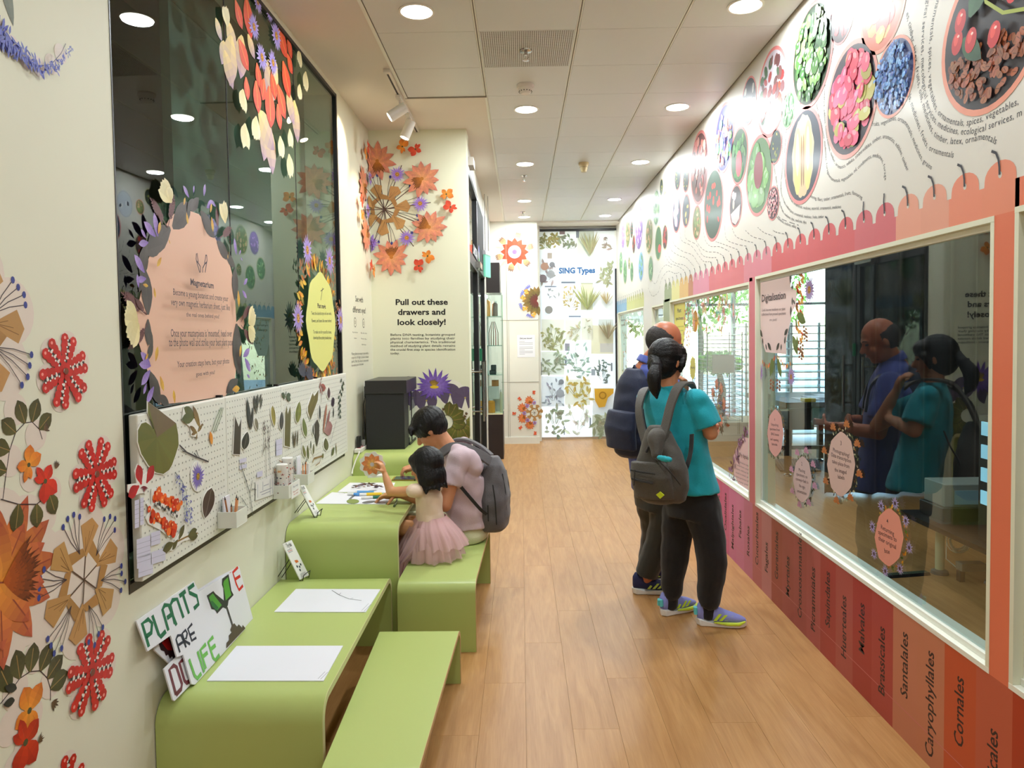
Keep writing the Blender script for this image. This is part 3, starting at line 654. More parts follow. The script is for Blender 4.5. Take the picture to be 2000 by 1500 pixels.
def fn(a):   # purple water lily group
    Zl=zm(7.143,700,690); U=lambda x,y:UA(*Zl(x,y)); s=YA/FPX/7.143
    halo(a,[(*U(x,y),s*r) for x,y,r in ((900,620,190),(1300,560,190),(1500,640,170),(1350,900,200),(1480,1050,180),(1250,1200,200),(1000,1000,200),(1500,900,120),(900,900,160))],rgb(232,228,214))
    for x,y,r in ((950,660,150),(1280,570,150),(1490,620,160),(760,620,120),(1640,870,70),(700,430,110)):
        c=U(x,y); pts=[(c[0]+s*r*math.cos(t),c[1]+s*r*math.sin(t)) for t in [ -1.3+k*5.7/22 for k in range(23)]]+[c]
        for i in range(22): a.poly([c,pts[i],pts[i+1]],jit(rgb(92,78,104),.06),False)
        a.w+=STEP; a.disc(c[0],c[1],s*14,rgb(180,160,90),6)
    c=U(1060,470)
    for rr,n,o in ((270,17,0),(235,15,.2)):
        for t in ring(n,o):
            if math.sin(t)<-.55: k=.75
            else: k=1
            a.petal(c[0],c[1],t,s*rr*k*R.uniform(.85,1.05),s*56,jit(rgb(150,120,200),.1),jit(rgb(92,56,160),.12),5,.4)
    for k in range(12): a.petal(c[0],c[1],PI/2+(k-5.5)*.13,s*R.uniform(80,125),s*16,rgb(200,160,60),rgb(70,44,40),4,.7)
    a.disc(c[0],c[1],s*62,rgb(226,190,50),12,s*22)
    c=U(1670,560)
    for t in ring(9,2.2)[:4]: a.petal(c[0],c[1],2.4+R.uniform(-.9,.9),s*150,s*40,rgb(120,90,180),rgb(80,50,150))
    for cc,r,a0,a1 in (((1225,960),100,-1.9,1.7),((1400,960),110,-2.6,.5)):
        pts=[U(cc[0]+r*math.cos(t),cc[1]-r*math.sin(t)) for t in [a0+(a1-a0)*k/10 for k in range(11)]]
        leafarc(a,pts,s*150,(112,112,50),side=-1 if True else 1)
    for x,y in ((1180,800),(1480,900),(1500,860)): bud(a,*U(x,y),s*50,1.2)
sticker('water_lily_sticker','purple water lily sticker with dark lily pads behind the seated man',mapA,fn)
# --- far wall and blind
UF=uvF(10.58); MF=mapF(10.58)
def radial(a,x,y,r,cols,inner,n=6,a0=.3):
    for t in ring(n,a0): 
        for d in (-.25,0,.25): a.petal(x+r*.62*math.cos(t),y+r*.62*math.sin(t),t+d,r*.44,r*.22,jit(rgb(*cols[1])),jit(rgb(*cols[2])),3)
    for t in ring(n*2,a0+.2): a.petal(x,y,t,r*.74,r*.34,jit(rgb(*cols[0])),jit(rgb(*cols[0])),4,.8)
    for t in ring(n,a0+.5): a.petal(x+r*.6*math.cos(t),y+r*.6*math.sin(t),t,r*.48,r*.18,jit(rgb(*cols[3])),jit(rgb(*cols[3])),3)
    a.disc(x,y,r*.34,rgb(*inner),16)
    for t in ring(10,0): a.petal(x,y,t,r*.34,r*.1,rgb(140,110,190),rgb(230,225,240),3)
sticker('mandala_sticker','scarlet and cream flower mandala sticker high on the far white wall',MF,lambda a:radial(a,*UF(1005,492),.285,[(226,74,44),(216,180,120),(96,54,80),(226,214,170)],(200,180,226)))
def fn(a):
    x,y=UF(1048,588); 
    for t in ring(22,0):
        if math.cos(t)<.25: a.petal(x+.06*math.cos(t),y+.06*math.sin(t),t,.16,.07,jit(rgb(110,100,50),.25),jit(rgb(150,110,60),.3),4)
    for t in ring(16,.1):
        if math.cos(t)<.1: a.petal(x,y,t,.12,.05,rgb(120,50,44),rgb(90,70,50),4)
    for t in (2.0,2.5,3.3,4.1): 
        for k in range(6): a.petal(x+.22*math.cos(t+k*.05),y+.22*math.sin(t+k*.05),t+k*.3,.06,.02,rgb(130,130,200),rgb(150,150,215),3)
        butterfly(a,x+.2*math.cos(t+.4),y+.2*math.sin(t+.4),.05,t,(240,190,90),(230,150,60))
sticker('mandala_sticker','half mandala sticker of olive leaves and blue sprays beside the blind',MF,fn)
def fn(a):
    x,y=UF(1044,806); r=.30
    podwheel(a,x,y,r*.5,7,.3,False)
    for t in ring(8,.4):
        if math.cos(t)<.35: lotus(a,x+r*.66*math.cos(t),y+r*.66*math.sin(t),r*.26,t+PI,(240,150,80),(214,100,70))
    for t in ring(8,.8):
        if math.cos(t)<.1: aster(a,x+r*.5*math.cos(t),y+r*.5*math.sin(t),r*.12); butterfly(a,x+r*1.0*math.cos(t),y+r*1.0*math.sin(t),r*.12,t,(230,100,60),(220,80,50))
sticker('mandala_sticker','orange lotus mandala sticker low on the far white wall',MF,fn)
nt_=Art(MF); p=UF(1027.5,676); nt_.w=.002; nt_.poly([(p[0]-.132,p[1]-.165),(p[0]+.132,p[1]-.165),(p[0]+.132,p[1]+.165),(p[0]-.132,p[1]+.165)],rgb(236,234,238))
nt_.xf(p[0],p[1]+.105); nt_.text('Did you know?',.03,K,bold=.03); nt_.xf(0,0)
for i in range(10):
    if i!=3: nt_.line([(p[0]-.1,p[1]+.07-.021*i),(p[0]+(.1 if i%3 else -.02),p[1]+.07-.021*i)],.005,rgb(150,146,150))
tag(nt_.build('notice'),'white Did you know notice on the far wall','notice')
ja=MB()
for z in (1.842,.922): ja.box((-.30,10.576,z-.003),(.262,10.581,z+.003))
ja.box((-.205,10.576,0),(-.199,10.581,3.2)); ja.box((-.18,10.576,.0),(-.176,10.581,1.842))
ja.build('panel_joint',pm('joint_grey',(150,145,130),.8),wf)  # grey strips mark the panel joints
box('baseboard',(-.26,10.56,0),(.262,10.58,.10),white,wf)
# ---------------------------------------------------------------- tall glass panel on the left wall
mg=thing('display_glass','tall tinted glass panel over the pegboard covered in flower prints','glass panel',(xl(3.5),3.5,MZ0))
def lq(name,y0,y1,z0,z1,w,mat,parent):
    return MB().add([(xl(y0)+w,y0,z0),(xl(y1)+w,y1,z0),(xl(y1)+w,y1,z1),(xl(y0)+w,y0,z1)],[(0,1,2,3)]).build(name,mat,parent,normals=False)
def lbox(name,y0,y1,z0,z1,w0,w1,mat,parent,bevel=0):
    return MB().hexa([(xl(y0)+w0,y0,z0),(xl(y0)+w1,y0,z0),(xl(y1)+w1,y1,z0),(xl(y1)+w0,y1,z0)],[(xl(y0)+w0,y0,z1),(xl(y0)+w1,y0,z1),(xl(y1)+w1,y1,z1),(xl(y1)+w0,y1,z1)]).build(name,mat,parent,bevel=bevel)
GW=-.008
lq('glass_pane',MY0,3.12,MZ0,MZ1,GW,MATS['dark_glass'],mg); lq('glass_pane',3.124,4.03,MZ0,MZ1,GW,MATS['dark_glass'],mg); lq('glass_pane',4.034,MY1,MZ0,MZ1,GW,MATS['dark_glass'],mg)
for y in (3.12,4.03): lbox('glass_joint',y,y+.004,MZ0,MZ1,GW-.004,GW+.001,dark,mg)
for a in ((MY0,MY1,MZ1-.022,MZ1,-.03,.004),(MY1-.022,MY1,MZ0,MZ1,-.03,.006),(MY0,MY0+.006,MZ0,MZ1,-.03,.002)): lbox('frame',*a,black,mg)
lbox('frame',MY0,MY1,MZ0,MZ0+.03,-.03,.003,pm('bronze_frame',(70,58,48),.5),mg)
# the lining behind it
box('back_lining',(xl(2.2)-.9,1.2,.5),(xl(2.2)-.86,6.2,3.6),pm('dark_partition',(12,18,24),.6),wl)
lbox('partition',3.06,5.05,MZ0-.1,3.3,-.26,-.22,pm('grey_green_partition',(60,84,66),.6),wl)
box('sky_cover_top',(xl(2.2)-.9,1.2,3.45),(xl(2.2)-.02,6.2,3.5),MATS['dark_partition'],wl); box('sky_cover_end',(xl(2.2)-.9,6.0,.5),(xl(2.2)-.02,6.05,3.5),MATS['dark_partition'],wl); box('sky_cover_end',(xl(2.2)-.9,1.2,.5),(xl(2.2)-.02,1.25,3.5),MATS['dark_partition'],wl)  # top and ends of a dark box added to cover the sky leak
box('back_floor',(xl(2.2)-.9,2.0,.6),(xl(2.2)-.02,5.2,.76),dark,wl)
def mapG(u,v,w):
    u=min(max(u,MY0+.01),MY1-.024); v=min(max(v,MZ0+.035),MZ1-.024); return (xl(u)+GW+.0008+w,u,v)
UG=lambda x,y:uvL(x,y,GW)
def pp(a,U,x1,y1,x2,y2,ratio,c1,c2,n=6,sharp=.6,vein=None,curve=0):
    A=U(x1,y1);B=U(x2,y2); L=math.dist(A,B); a.petal(A[0],A[1],math.atan2(B[1]-A[1],B[0]-A[0]),L,L*ratio,jit(rgb(*c1),.06),jit(rgb(*c2),.06),n,sharp,curve,vein)
Z0=zm(2.857,0,0)
def cr_flower(a,U,Z,x,y,x2,y2,c1=(226,210,150),c2=(236,226,180),r=.5):
    A=U(*Z(x,y));B=U(*Z(x2,y2)); L=math.dist(A,B); t=math.atan2(B[1]-A[1],B[0]-A[0])
    for k in (-.42,-.2,0,.2,.42): a.petal(A[0],A[1],t+k*.9,L*R.uniform(.85,1.02),L*.5,rgb(*c1),jit(rgb(*c2),.05),5,.9)
def fn(a):
    U=lambda x,y:UG(*Z0(x,y))
    for q in ((1250,230,1235,360),(1265,110,1320,330),(1290,200,1280,480),(1250,280,1300,500),(1350,200,1340,440),(1480,680,1470,900),(1500,700,1520,975),(1440,620,1530,840),(1640,560,1660,800),(1600,500,1640,700),(1540,350,1480,560),(1380,190,1420,330),(1200,100,1235,230)):
        pp(a,U,*q,.62,(226,196,120),(150,116,156),6,.6)
    for q in ((1310,0,1350,165),(1370,-20,1400,220),(1330,220,1385,395),(1370,430,1380,560),(1430,350,1450,500),(1425,450,1440,635),(1550,150,1600,325),(1600,300,1630,415),(1575,340,1615,550),(1500,480,1508,715),(1545,470,1590,665),(1545,580,1562,725),(1510,400,1535,560),(1470,440,1460,560),(1600,200,1625,330)):
        pp(a,U,*q,.68,(224,90,50),(206,52,36),6,.75,vein=rgb(236,150,70))
    for x,y,r in ((1412,150,80),(1455,320,85),(1515,350,75),(1532,200,85),(1425,10,70),(1490,70,60)):
        c=U(x,y); rr=abs(U(x,y+r)[1]-c[1]); aster(a,c[0],c[1],rr,18,(140,116,190),(190,176,226))
    for q in ((1250,150,1235,20),(1340,500,1335,620),(1350,690,1350,840),(1412,650,1410,790),(1600,720,1610,830),(1545,760,1560,890),(1595,860,1610,1000),(1660,290,1650,370),(1690,400,1690,510),(1655,470,1655,560)):
        cr_flower(a,U,lambda x,y:(x,y),*q)
sticker('hanging_bouquet_print','print of orange petals purple asters and cream flowers hanging on upper glass',mapG,fn,w=.0004)
# Magnetarium panel
Zm=zm(3.4091,200,380); UM=lambda x,y:UG(*Zm(x,y))
def fn(a):
    out=[(570,105),(640,130),(700,200),(760,310),(820,400),(850,480),(870,560),(882,700),(890,850),(935,800),(945,860),(930,900),(890,860),(900,1000),(890,1150),(880,1230),(845,1290),(820,1340),(600,1375),(370,1400),(350,1300),(300,1180),(262,1060),(232,960),(205,870),(202,800),(240,720),(262,620),(280,520),(300,440),(345,330),(400,240),(450,150),(510,100)]
    a.poly([UM(*p) for p in out],rgb(224,180,156))
    D=(82,74,72)
    for q in ((465,220,590,60),(590,110,640,20),(470,210,550,120),(450,225,290,370),(400,230,300,330),(400,330,270,380),(650,110,745,290),(760,310,840,430),(820,400,880,480),(290,330,250,560),(262,560,240,650),(300,800,285,500),(300,830,300,1010),(330,1020,285,860),(300,1100,330,980),(880,700,880,480),(890,860,900,1200),(905,1100,915,1210),(880,1230,820,1320),(830,1320,900,1230),(310,1180,380,1400),(370,1340,440,1400),(600,30,560,110)):
        pp(a,UM,*q,.46,D,(70,64,62),5,.7)
    M=(104,56,58)
    for (x1,y1,x2,y2) in ((430,220,310,20),(430,220,470,0),(400,220,360,120),(280,800,110,650),(280,800,200,690),(260,900,150,1030),(280,860,200,1000),(750,260,740,70),(760,290,840,220),(900,850,960,740),(900,870,980,1000)):
        A=UM(x1,y1);B=UM(x2,y2); L=math.dist(A,B); t=math.atan2(B[1]-A[1],B[0]-A[0]); a.line([A,B],L*.03,rgb(*M))
        for k in range(3,11):
            f=k/11; w=L*.22*math.sin(PI*f); 
            for s in(-1,1): a.petal(A[0]+(B[0]-A[0])*f,A[1]+(B[1]-A[1])*f,t+s*.75,w,w*.45,rgb(*M),rgb(92,50,54),3)
    for q in ((430,50,350,-90),(420,50,410,-60),(790,190,770,40),(200,850,100,760),(205,860,130,985),(945,860,990,780),(945,880,985,970)): cr_flower(a,UM,lambda x,y:(x,y),*q)
    for q in ((330,280,305,120),(315,280,235,180),(250,290,215,230),(265,320,200,330),(240,520,170,400),(250,560,185,570),(200,620,190,530),(540,20,500,-60),(570,-10,575,-60),(640,10,650,-70),(660,90,700,40),(720,80,690,40),(860,400,845,290),(880,400,890,370),(900,440,890,420),(910,600,935,560),(900,640,930,690),(275,1130,210,1050),(280,1140,200,1130),(275,1170,215,1270),(250,1260,230,1330),(300,1280,250,1390),(905,1080,950,1030),(915,1090,955,1180),(930,1200,950,1220)):
        pp(a,UM,*q,.4,(130,100,180),(176,150,214),5,.8)
    for q in ((330,260,345,180),(400,300,410,330),(300,620,310,690),(350,420,320,480),(520,120,530,200),(690,150,700,250),(800,430,800,400),(870,640,875,750),(310,1110,325,1010),(880,1080,890,1000),(225,600,260,610),(260,1060,240,1100),(340,1210,365,1310),(440,1390,430,1300),(830,1300,880,1290),(680,120,690,60),(500,70,510,20)):
        pp(a,UM,*q,.4,(206,150,50),(226,186,60),4,.8)
    for pts in ([(585,395),(583,430),(590,460),(600,490),(607,520)],[(585,440),(600,460),(612,480),(612,520)],[(655,405),(657,440),(650,480),(644,520)],[(655,450),(640,465),(628,490),(628,520)],[(583,400),(590,392),(594,430),(598,450)],[(655,405),(648,405),(645,430),(640,460)]): a.line([UM(*p) for p in pts],.0055,rgb(60,44,60))
    T=[('Magnetarium',545,601,702,626,30,.028),('Become a young botanist and create your',427,668,800,712,19,.006),('very own magnetic herbarium sheet, just like',413,736,812,772,19,.006),('the real ones behind you!',517,812,740,825,19,.006),('Once your masterpiece is \'mounted\', head over',411,947,826,946,22,.006),('to the photo wall and strike your best plant pose!',400,1011,838,1005,22,.006),('Your creation stays here, but your photo',455,1151,808,1124,20,.006),('goes with you!',583,1210,710,1195,20,.006)]
    for t,x1,y1,x2,y2,cp,b in T: fit(a,t,UG,Zm(x1,y1),Zm(x2,y2),cp*1.42/3.41,rgb(62,46,62),b)
sticker('magnetarium_panel_print','large pink Magnetarium text panel ringed with dark leaves and cream flowers on glass',mapG,fn,w=.0004)
Zy=zm(2.857,0,450); UY=lambda x,y:UG(*Zy(x,y))
def fn(a):
    c=UY(1770,510); ru=abs(UY(1850,510)[0]-UY(1690,510)[0])/2; rv=abs(UY(1770,240)[1]-UY(1770,780)[1])/2
    for i in range(150):
        t=R.uniform(0,2*PI); k=R.uniform(.98,1.2); x,y=c[0]+ru*k*math.cos(t),c[1]+rv*k*math.sin(t)
        a.petal(x,y,t+R.uniform(-.6,.6),.075,.03,jit(rgb(*R.choice([(236,176,40),(226,120,40),(120,110,50),(90,70,50),(240,200,70),(214,90,50)]))),jit(rgb(*R.choice([(236,176,40),(226,120,40),(200,160,50)]))),3,.7)
    for i in range(90):
        t=R.choice([.0,PI/4,-PI/4,PI,PI*.75,-PI*.75,.2])+R.uniform(-.12,.12); k=R.uniform(1.25,1.7); a.petal(c[0]+ru*k*math.cos(t),c[1]+rv*k*.95*math.sin(t),R.uniform(0,6),.04,.018,rgb(150,92,50),rgb(180,110,60),3)
    for x,y in ((1695,110),(1820,170),(1640,490),(1880,500)): q=UY(x,y); aster(a,q[0],q[1],.10,16,(150,120,196),(190,170,226))
    for x,y in ((1660,810),(1700,830)):
        for k in range(8): a.petal(*UY(x,y),1.5+(k-4)*.35,.09,.03,rgb(60,56,80),rgb(50,48,70),3)
    a.poly([(c[0]+ru*math.cos(t)*(1+.04*math.cos(8*t)),c[1]+rv*math.sin(t)*(1+.03*math.cos(8*t))) for t in ring(40)],rgb(222,222,130))
    a.line([UY(1775,320),UY(1765,390)],.006,K); a.line([UY(1764,340),UY(1782,325)],.005,K)
    fit(a,'Plant magic',UG,Zy(1746,432),Zy(1793,437),9,K,.03)
    for t,x1,x2,y in (('Twist the kaleidoscope and see seeds,',1711,1826,472),('flowers, and leaves like never before!',1713,1826,513),('To make one for yourself at home,',1722,1826,576),('download the activity booklet here.',1722,1826,608)): fit(a,t,UG,Zy(x1,y),Zy(x2,y),6.5,K,.004)
sticker('plant_magic_panel_print','yellow green oval text panel ringed by orange flowers beside pegboard end',mapG,fn,w=.0004)
# ---------------------------------------------------------------- pegboard
pegm=pm('pegboard_white',(226,226,216),.45)
pb=thing('pegboard','long white perforated board holding pressed leaf magnets under the glass','pegboard',(xl(3.5),3.5,.81))
PY=[2.262,2.925,3.585,4.245,4.872]; PZ0,PZ1,PW_=.822,1.365,.033
for i in range(4):
    lbox('perforated_panel',PY[i]+.001,PY[i+1]-.001,PZ0,PZ1,.003,PW_,pegm,pb,bevel=.004)
    if i: lbox('bracket',PY[i]-.008,PY[i]+.008,PZ1-.004,PZ1+.01,-.003,.02,black,pb)
mb=MB()
for i in range(100):
    for j in range(20):
        y=2.285+.0262*i; z=.845+.0262*j
        if y>4.85 or min(abs(y-q) for q in PY)<.012: continue
        mb.add([(xl(y)+PW_+.0006,y+.0036*math.cos(t*PI/3),z+.0036*math.sin(t*PI/3)) for t in range(6)],[(0,1,2,3,4,5)])
o=mb.build('peg_hole',pm('peg_hole_dark',(150,150,142),.8),pb,normals=False); o['kind']='stuff'
Z1=zm(3.4886,240,720); WM=PW_+.0014
UP=lambda x,y:uvL(*Z1(x,y),WM); mapP=lambda u,v,w:(xl(u)+WM+w,u,v)
colmat('magnet_print',.4,.4)
def magnet(name,label,fn,backing=None,cat='magnet'):
    """printed magnet: thin white card with artwork on it"""
    a=Art(mapP); a.w=.0028; fn(a); o=a.build(name,MATS['magnet_print']); tag(o,label,cat,'pressed plant magnets')
    if backing:
        mb=MB(); mb.prism([UP(*p) for p in backing],mapP,0,.0026); mb.build('backing',pm('magnet_card',(232,230,224),.5),o)
    return o
def leafpoly(x1,y1,x2,y2,ratio,n=8,grow=0):
    L=math.hypot(x2-x1,y2-y1); dx,dy=(x2-x1)/L,(y2-y1)/L; w=L*ratio/2+grow; P_=[];Q=[]
    for i in range(n+1):
        t=i/n; k=w*math.sin(PI*t**.85)**.75 if 0<t<1 else 0
        s=-grow+t*(L+2*grow); P_.append((x1+dx*s-dy*k,y1+dy*s+dx*k)); Q.append((x1+dx*s+dy*k,y1+dy*s-dx*k))
    return P_+Q[-2:0:-1]
def lf(name,label,x1,y1,x2,y2,ratio,c):
    poly=leafpoly(x1,y1,x2,y2,ratio)
    def fn(a):
        A,B=poly[:9],poly[:1]+poly[:8:-1]+[poly[8]]
        m1=[UP(*p) for p in A]; m2=[UP(*p) for p in B]; mid=[((p[0]+q[0])/2,(p[1]+q[1])/2) for p,q in zip(m1,m2)]
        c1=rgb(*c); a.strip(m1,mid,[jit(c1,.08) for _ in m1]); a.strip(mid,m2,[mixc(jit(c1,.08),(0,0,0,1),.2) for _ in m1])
        a.line(mid,.0015,mixc(c1,(1,1,.8,1),.35))
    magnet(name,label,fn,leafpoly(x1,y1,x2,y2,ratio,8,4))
pad=[(165,225),(225,270),(290,320),(358,372),(372,450),(375,520),(350,600),(330,655),(310,690),(270,718),(220,708),(170,660),(120,580),(97,500),(97,420),(120,375),(150,365),(180,385),(215,425),(200,370),(165,300)]
def fn(a):
    c=(225,470)
    for i in range(len(pad)):
        p,q=pad[i],pad[(i+1)%len(pad)]; a.poly([UP(*c),UP(*q),UP(*p)],jit(rgb(*((112,92,66) if i<3 else (104,104,44))),.1),False)
    a.w+=STEP
magnet('lily_pad_magnet','large olive lily pad magnet with a notch, biggest piece on the pegboard',fn,[(c[0]+(4 if c[0]>225 else -4),c[1]+(4 if c[1]>470 else -4)) for c in pad])
def fn(a):
    for q in ((120,790,95,655),(155,780,205,660),(105,800,30,870)): pp(a,UP,*q,.62,(190,30,40),(170,22,34),6,1.0)
    for k in range(9): pp(a,UP,135,800,110+k*7,850-abs(k-4)*8,.16,(140,40,60),(70,20,40),3)
magnet('red_flower_magnet','red three-petalled flower magnet at lower left of the lily pad magnet',fn,[(95,650),(135,730),(205,655),(212,720),(160,800),(155,850),(110,850),(60,873),(28,840),(28,790),(90,780),(75,700)])
def fn(a):
    for i in range(70):
        top=i%2; t=R.random(); x=(200+190*t) if top else (170+180*t); y=(850+100*t if top else 985+125*t)+R.uniform(-38,38)
        u,v=UP(x,y); a.disc(u,v,R.uniform(.008,.017),jit(rgb(*R.choice([(226,72,24),(206,50,20),(236,110,40)])),.12),8)
        if i%3==0: a.disc(u,v,.004,rgb(250,200,150),5)
    for i in range(26):
        x=210+6*i; u,v=UP(x,915+3.4*i+R.uniform(-16,16)); a.disc(u,v,.007,rgb(225,220,215) if i%2 else rgb(50,46,50),6)
magnet('coral_magnet','orange red beaded magnet of two bumpy halves below the lily pad magnet',fn,[(190,820),(240,812),(330,870),(390,930),(385,990),(350,1060),(340,1130),(310,1148),(250,1100),(170,1060),(150,1020),(180,960),(155,920),(165,905),(190,930)])
def fn(a):
    c=UP(505,735); aster(a,c[0],c[1],abs(UP(505,640)[1]-c[1]),20,(120,100,180),(150,136,206),core=(190,150,50))
magnet('aster_magnet','purple aster magnet with a yellow heart on the pegboard',fn,[(505+48*math.cos(t),735+105*math.sin(t)) for t in ring(16)])
def fn(a):
    a.line([UP(350,705),UP(400,770),UP(430,850),UP(425,1040)],.003,rgb(90,96,90))
    for i in range(90):
        t=R.random(); x=360+75*min(1,t*1.6)+R.uniform(-28,32)*min(1,t+.3); y=715+330*t; pp(a,UP,x,y,x+R.uniform(-14,14),y+R.uniform(6,26),.4,(90,92,170),(130,132,204),3)
magnet('larkspur_magnet','blue larkspur spike magnet beside the beaded coral-red magnet',fn)
lf('seed_leaf_magnet','dark brown oval magnet with pale veins beside the pencil holder',600,812,555,1020,.36,(78,58,50))
def twig(name,label,pts,c=(66,60,64),w=.004,extra=()):
    def fn(a):
        a.line([UP(*p) for p in pts],w,rgb(*c))
        for e in extra: a.line([UP(*p) for p in e],w*.7,rgb(*c))
    magnet(name,label,fn,None)
twig('twig_magnet','thin dark knobbly twig magnet beside the lily pad',[(380,520),(430,570),(490,600),(580,635)],extra=[[(500,600),(480,575)],[(510,600),(495,555)],[(430,570),(400,560)]],w=.006)
def fn(a):
    a.line([UP(270,1235),UP(340,1190),UP(430,1145),UP(505,1120)],.006,rgb(140,104,50)); 
    for q in ((375,1165,415,1062),(370,1165,330,1235),(440,1140,500,1095),(340,1190,265,1240),(440,1140,505,1140)): pp(a,UP,*q,.45,(96,92,52),(80,78,48),5,.8)
magnet('leafy_twig_magnet','brown winged twig magnet with green leaf at the bottom edge of pegboard',fn,[(415,1060),(440,1130),(505,1095),(510,1145),(400,1180),(335,1240),(260,1245),(350,1180)])
def fn(a):
    a.line([UP(430,330),UP(490,335),UP(520,380),UP(505,430)],.006,rgb(110,90,60))
    for q in ((480,325,410,265),(480,330,395,345),(430,300,415,262)): pp(a,UP,*q,.45,(96,100,52),(80,84,46),5,.7)
    for q in ((500,440,450,390),(500,430,460,450),(510,430,540,370),(500,440,495,490),(520,400,470,250),(530,390,545,380)): pp(a,UP,*q,.3,(150,120,60),(96,70,50),4,.7)
magnet('seedling_magnet','curled seedling magnet with roots right of the lily pad',fn,[(410,258),(470,300),(530,370),(540,420),(510,470),(460,460),(455,400),(400,350)])
def fn(a):
    pp(a,UP,590,430,605,520,.5,(226,140,40),(232,160,60),5)
    for d in (0,14,26): a.line([UP(600+d,430),UP(630+d*1.2,340),UP(665+d*.6,265)],.004,rgb(110,130,96))
magnet('stalk_magnet','green stalks magnet with an orange root near the board joint',fn)
def fn(a): a.poly([UP(*p) for p in ((760,325),(785,395),(803,340),(795,585),(748,582))],rgb(64,54,46))
magnet('cut_leaf_magnet','tall dark brown V-notched leaf magnet on the middle of the board',fn,[(758,318),(785,388),(808,330),(799,590),(744,586)])
def fn(a): 
    pp(a,UP,865,415,843,200,.26,(52,48,46),(44,42,42),6); pp(a,UP,870,415,885,250,.22,(56,50,48),(44,42,42),6)
magnet('twin_leaf_magnet','pair of black pointed leaves magnet joined at the base',fn)
lf('leaf_magnet','near-black oval leaf magnet under the joined pair of black leaves',820,553,845,430,.4,(48,46,44))
def fn(a):
    for q in ((905,310,890,180),(910,300,915,170),(925,240,940,170),(935,275,945,190)): pp(a,UP,*q,.3,(66,58,44),(52,46,40),5,1.0)
magnet('lobed_leaf_magnet','dark lobed leaf magnet hanging near the top of the board',fn)
lf('leaf_magnet','small pale speckled leaf magnet under the dark lobed leaf',900,335,915,422,.25,(120,112,86))
def fn(a):
    for x0,y0,x1,y1 in ((960,350,975,750),(985,430,1000,690),(955,500,950,590),(1005,350,985,560)): a.line([UP(x0,y0),UP((x0+x1)/2+4,(y0+y1)/2),UP(x1,y1)],.0035,rgb(90,76,72))
    for i in range(30): 
        x=955+R.uniform(0,35); y=R.uniform(345,560); pp(a,UP,x,y,x+R.uniform(-8,8),y+18,.5,(104,84,80),(84,70,70),3)
magnet('seed_head_magnet','brown seed heads on long stalks magnet above the white info sheet',fn)
lf('leaf_magnet','slim yellow leaf magnet with green edge near the tall seed heads',1015,250,1030,395,.19,(150,136,44))
lf('leaf_magnet','small charcoal oval leaf magnet left of the tall bamboo piece',1075,420,1080,290,.22,(58,52,54))
def fn(a):
    a.poly([UP(*p) for p in ((1112,250),(1120,310),(1136,255),(1142,300),(1135,535),(1098,525),(1102,300))],rgb(104,98,56))
    for x in (1108,1116,1125,1131): a.line([UP(x,310),UP(x-1,528)],.003,rgb(84,72,50))
magnet('bamboo_magnet','tall striped olive bamboo sheath magnet with split top',fn,[(1110,242),(1120,300),(1138,245),(1146,300),(1138,541),(1094,530),(1098,300)])
def fn(a):
    for q in ((1100,185,1078,170),(1105,180,1110,152),(1110,190,1140,180),(1112,190,1140,215),(1105,190,1090,200)): pp(a,UP,*q,.5,(80,92,64),(60,74,54),4)
magnet('sprig_magnet','small green sprig magnet near the top of the board',fn)
lf('leaf_magnet','bright olive oval leaf magnet right of the bamboo piece',1185,372,1200,222,.26,(124,128,52))
def fn(a):
    for q in ((1165,540,1155,425),(1168,540,1175,415),(1185,530,1190,412)): pp(a,UP,*q,.2,(84,58,48),(96,84,50),5)
magnet('bud_pair_magnet','pair of dark brown pointed buds magnet above the flowered tins',fn)
lf('leaf_magnet','narrow grass-green leaf magnet beside a long thin stem',1245,467,1225,333,.22,(112,124,60))
twig('stem_magnet','hair-thin upright stem magnet right of the bright olive leaf',[(1212,280),(1208,400),(1212,525)],w=.002)
def fn(a):
    a.poly([UP(*p) for p in ((1330,145),(1325,215),(1275,352),(1257,290),(1258,260),(1290,165),(1300,190))],rgb(112,100,48)); a.line([UP(1325,150),UP(1270,340)],.004,rgb(80,64,44)); a.line([UP(1305,195),UP(1262,285)],.003,rgb(140,126,70))
magnet('angular_leaf_magnet','large angular bronze leaf magnet near the right of the board',fn,[(1335,138),(1330,218),(1275,360),(1251,290),(1254,256),(1288,158),(1300,180)])
def fn(a):
    a.line([UP(1347,60),UP(1350,230)],.004,rgb(120,60,60)); 
    for q in ((1348,110,1380,130),(1380,130,1355,150),(1345,90,1335,140),(1350,120,1340,170),(1350,150,1358,180),(1347,80,1355,55)): pp(a,UP,*q,.3,(170,96,86),(140,60,60),3)
magnet('red_twig_magnet','reddish flowering twig magnet at the top edge near the yellow panel',fn)
lf('leaf_magnet','small purple-black oval leaf magnet right of the reddish twig',1400,205,1400,125,.25,(84,48,60))
def fn(a):
    a.line([UP(1485,60),UP(1500,150),UP(1475,220),UP(1468,345)],.003,rgb(60,66,60))
    for i in range(14): 
        y=70+19*i; x=1490+8*math.sin(i) if i<6 else 1474; pp(a,UP,x,y,x+(10 if i%2 else -10),y+22,.5,(66,84,68),(50,66,56),3)
magnet('vine_magnet','trailing dark green vine magnet in the top right corner of board',fn)
def fn(a): pp(a,UP,1362,440,1388,235,.2,(182,124,98),(170,110,90),6,.8); pp(a,UP,1380,440,1410,275,.22,(166,120,114),(150,104,104),6,.8); pp(a,UP,1370,430,1425,390,.5,(176,130,128),(160,110,112),6,.9)
magnet('pink_petals_magnet','dusty pink petals magnet of three lobes',fn)
lf('leaf_magnet','thin black leaf magnet between the bronze leaf and pink petals',1340,350,1338,245,.13,(50,48,50))
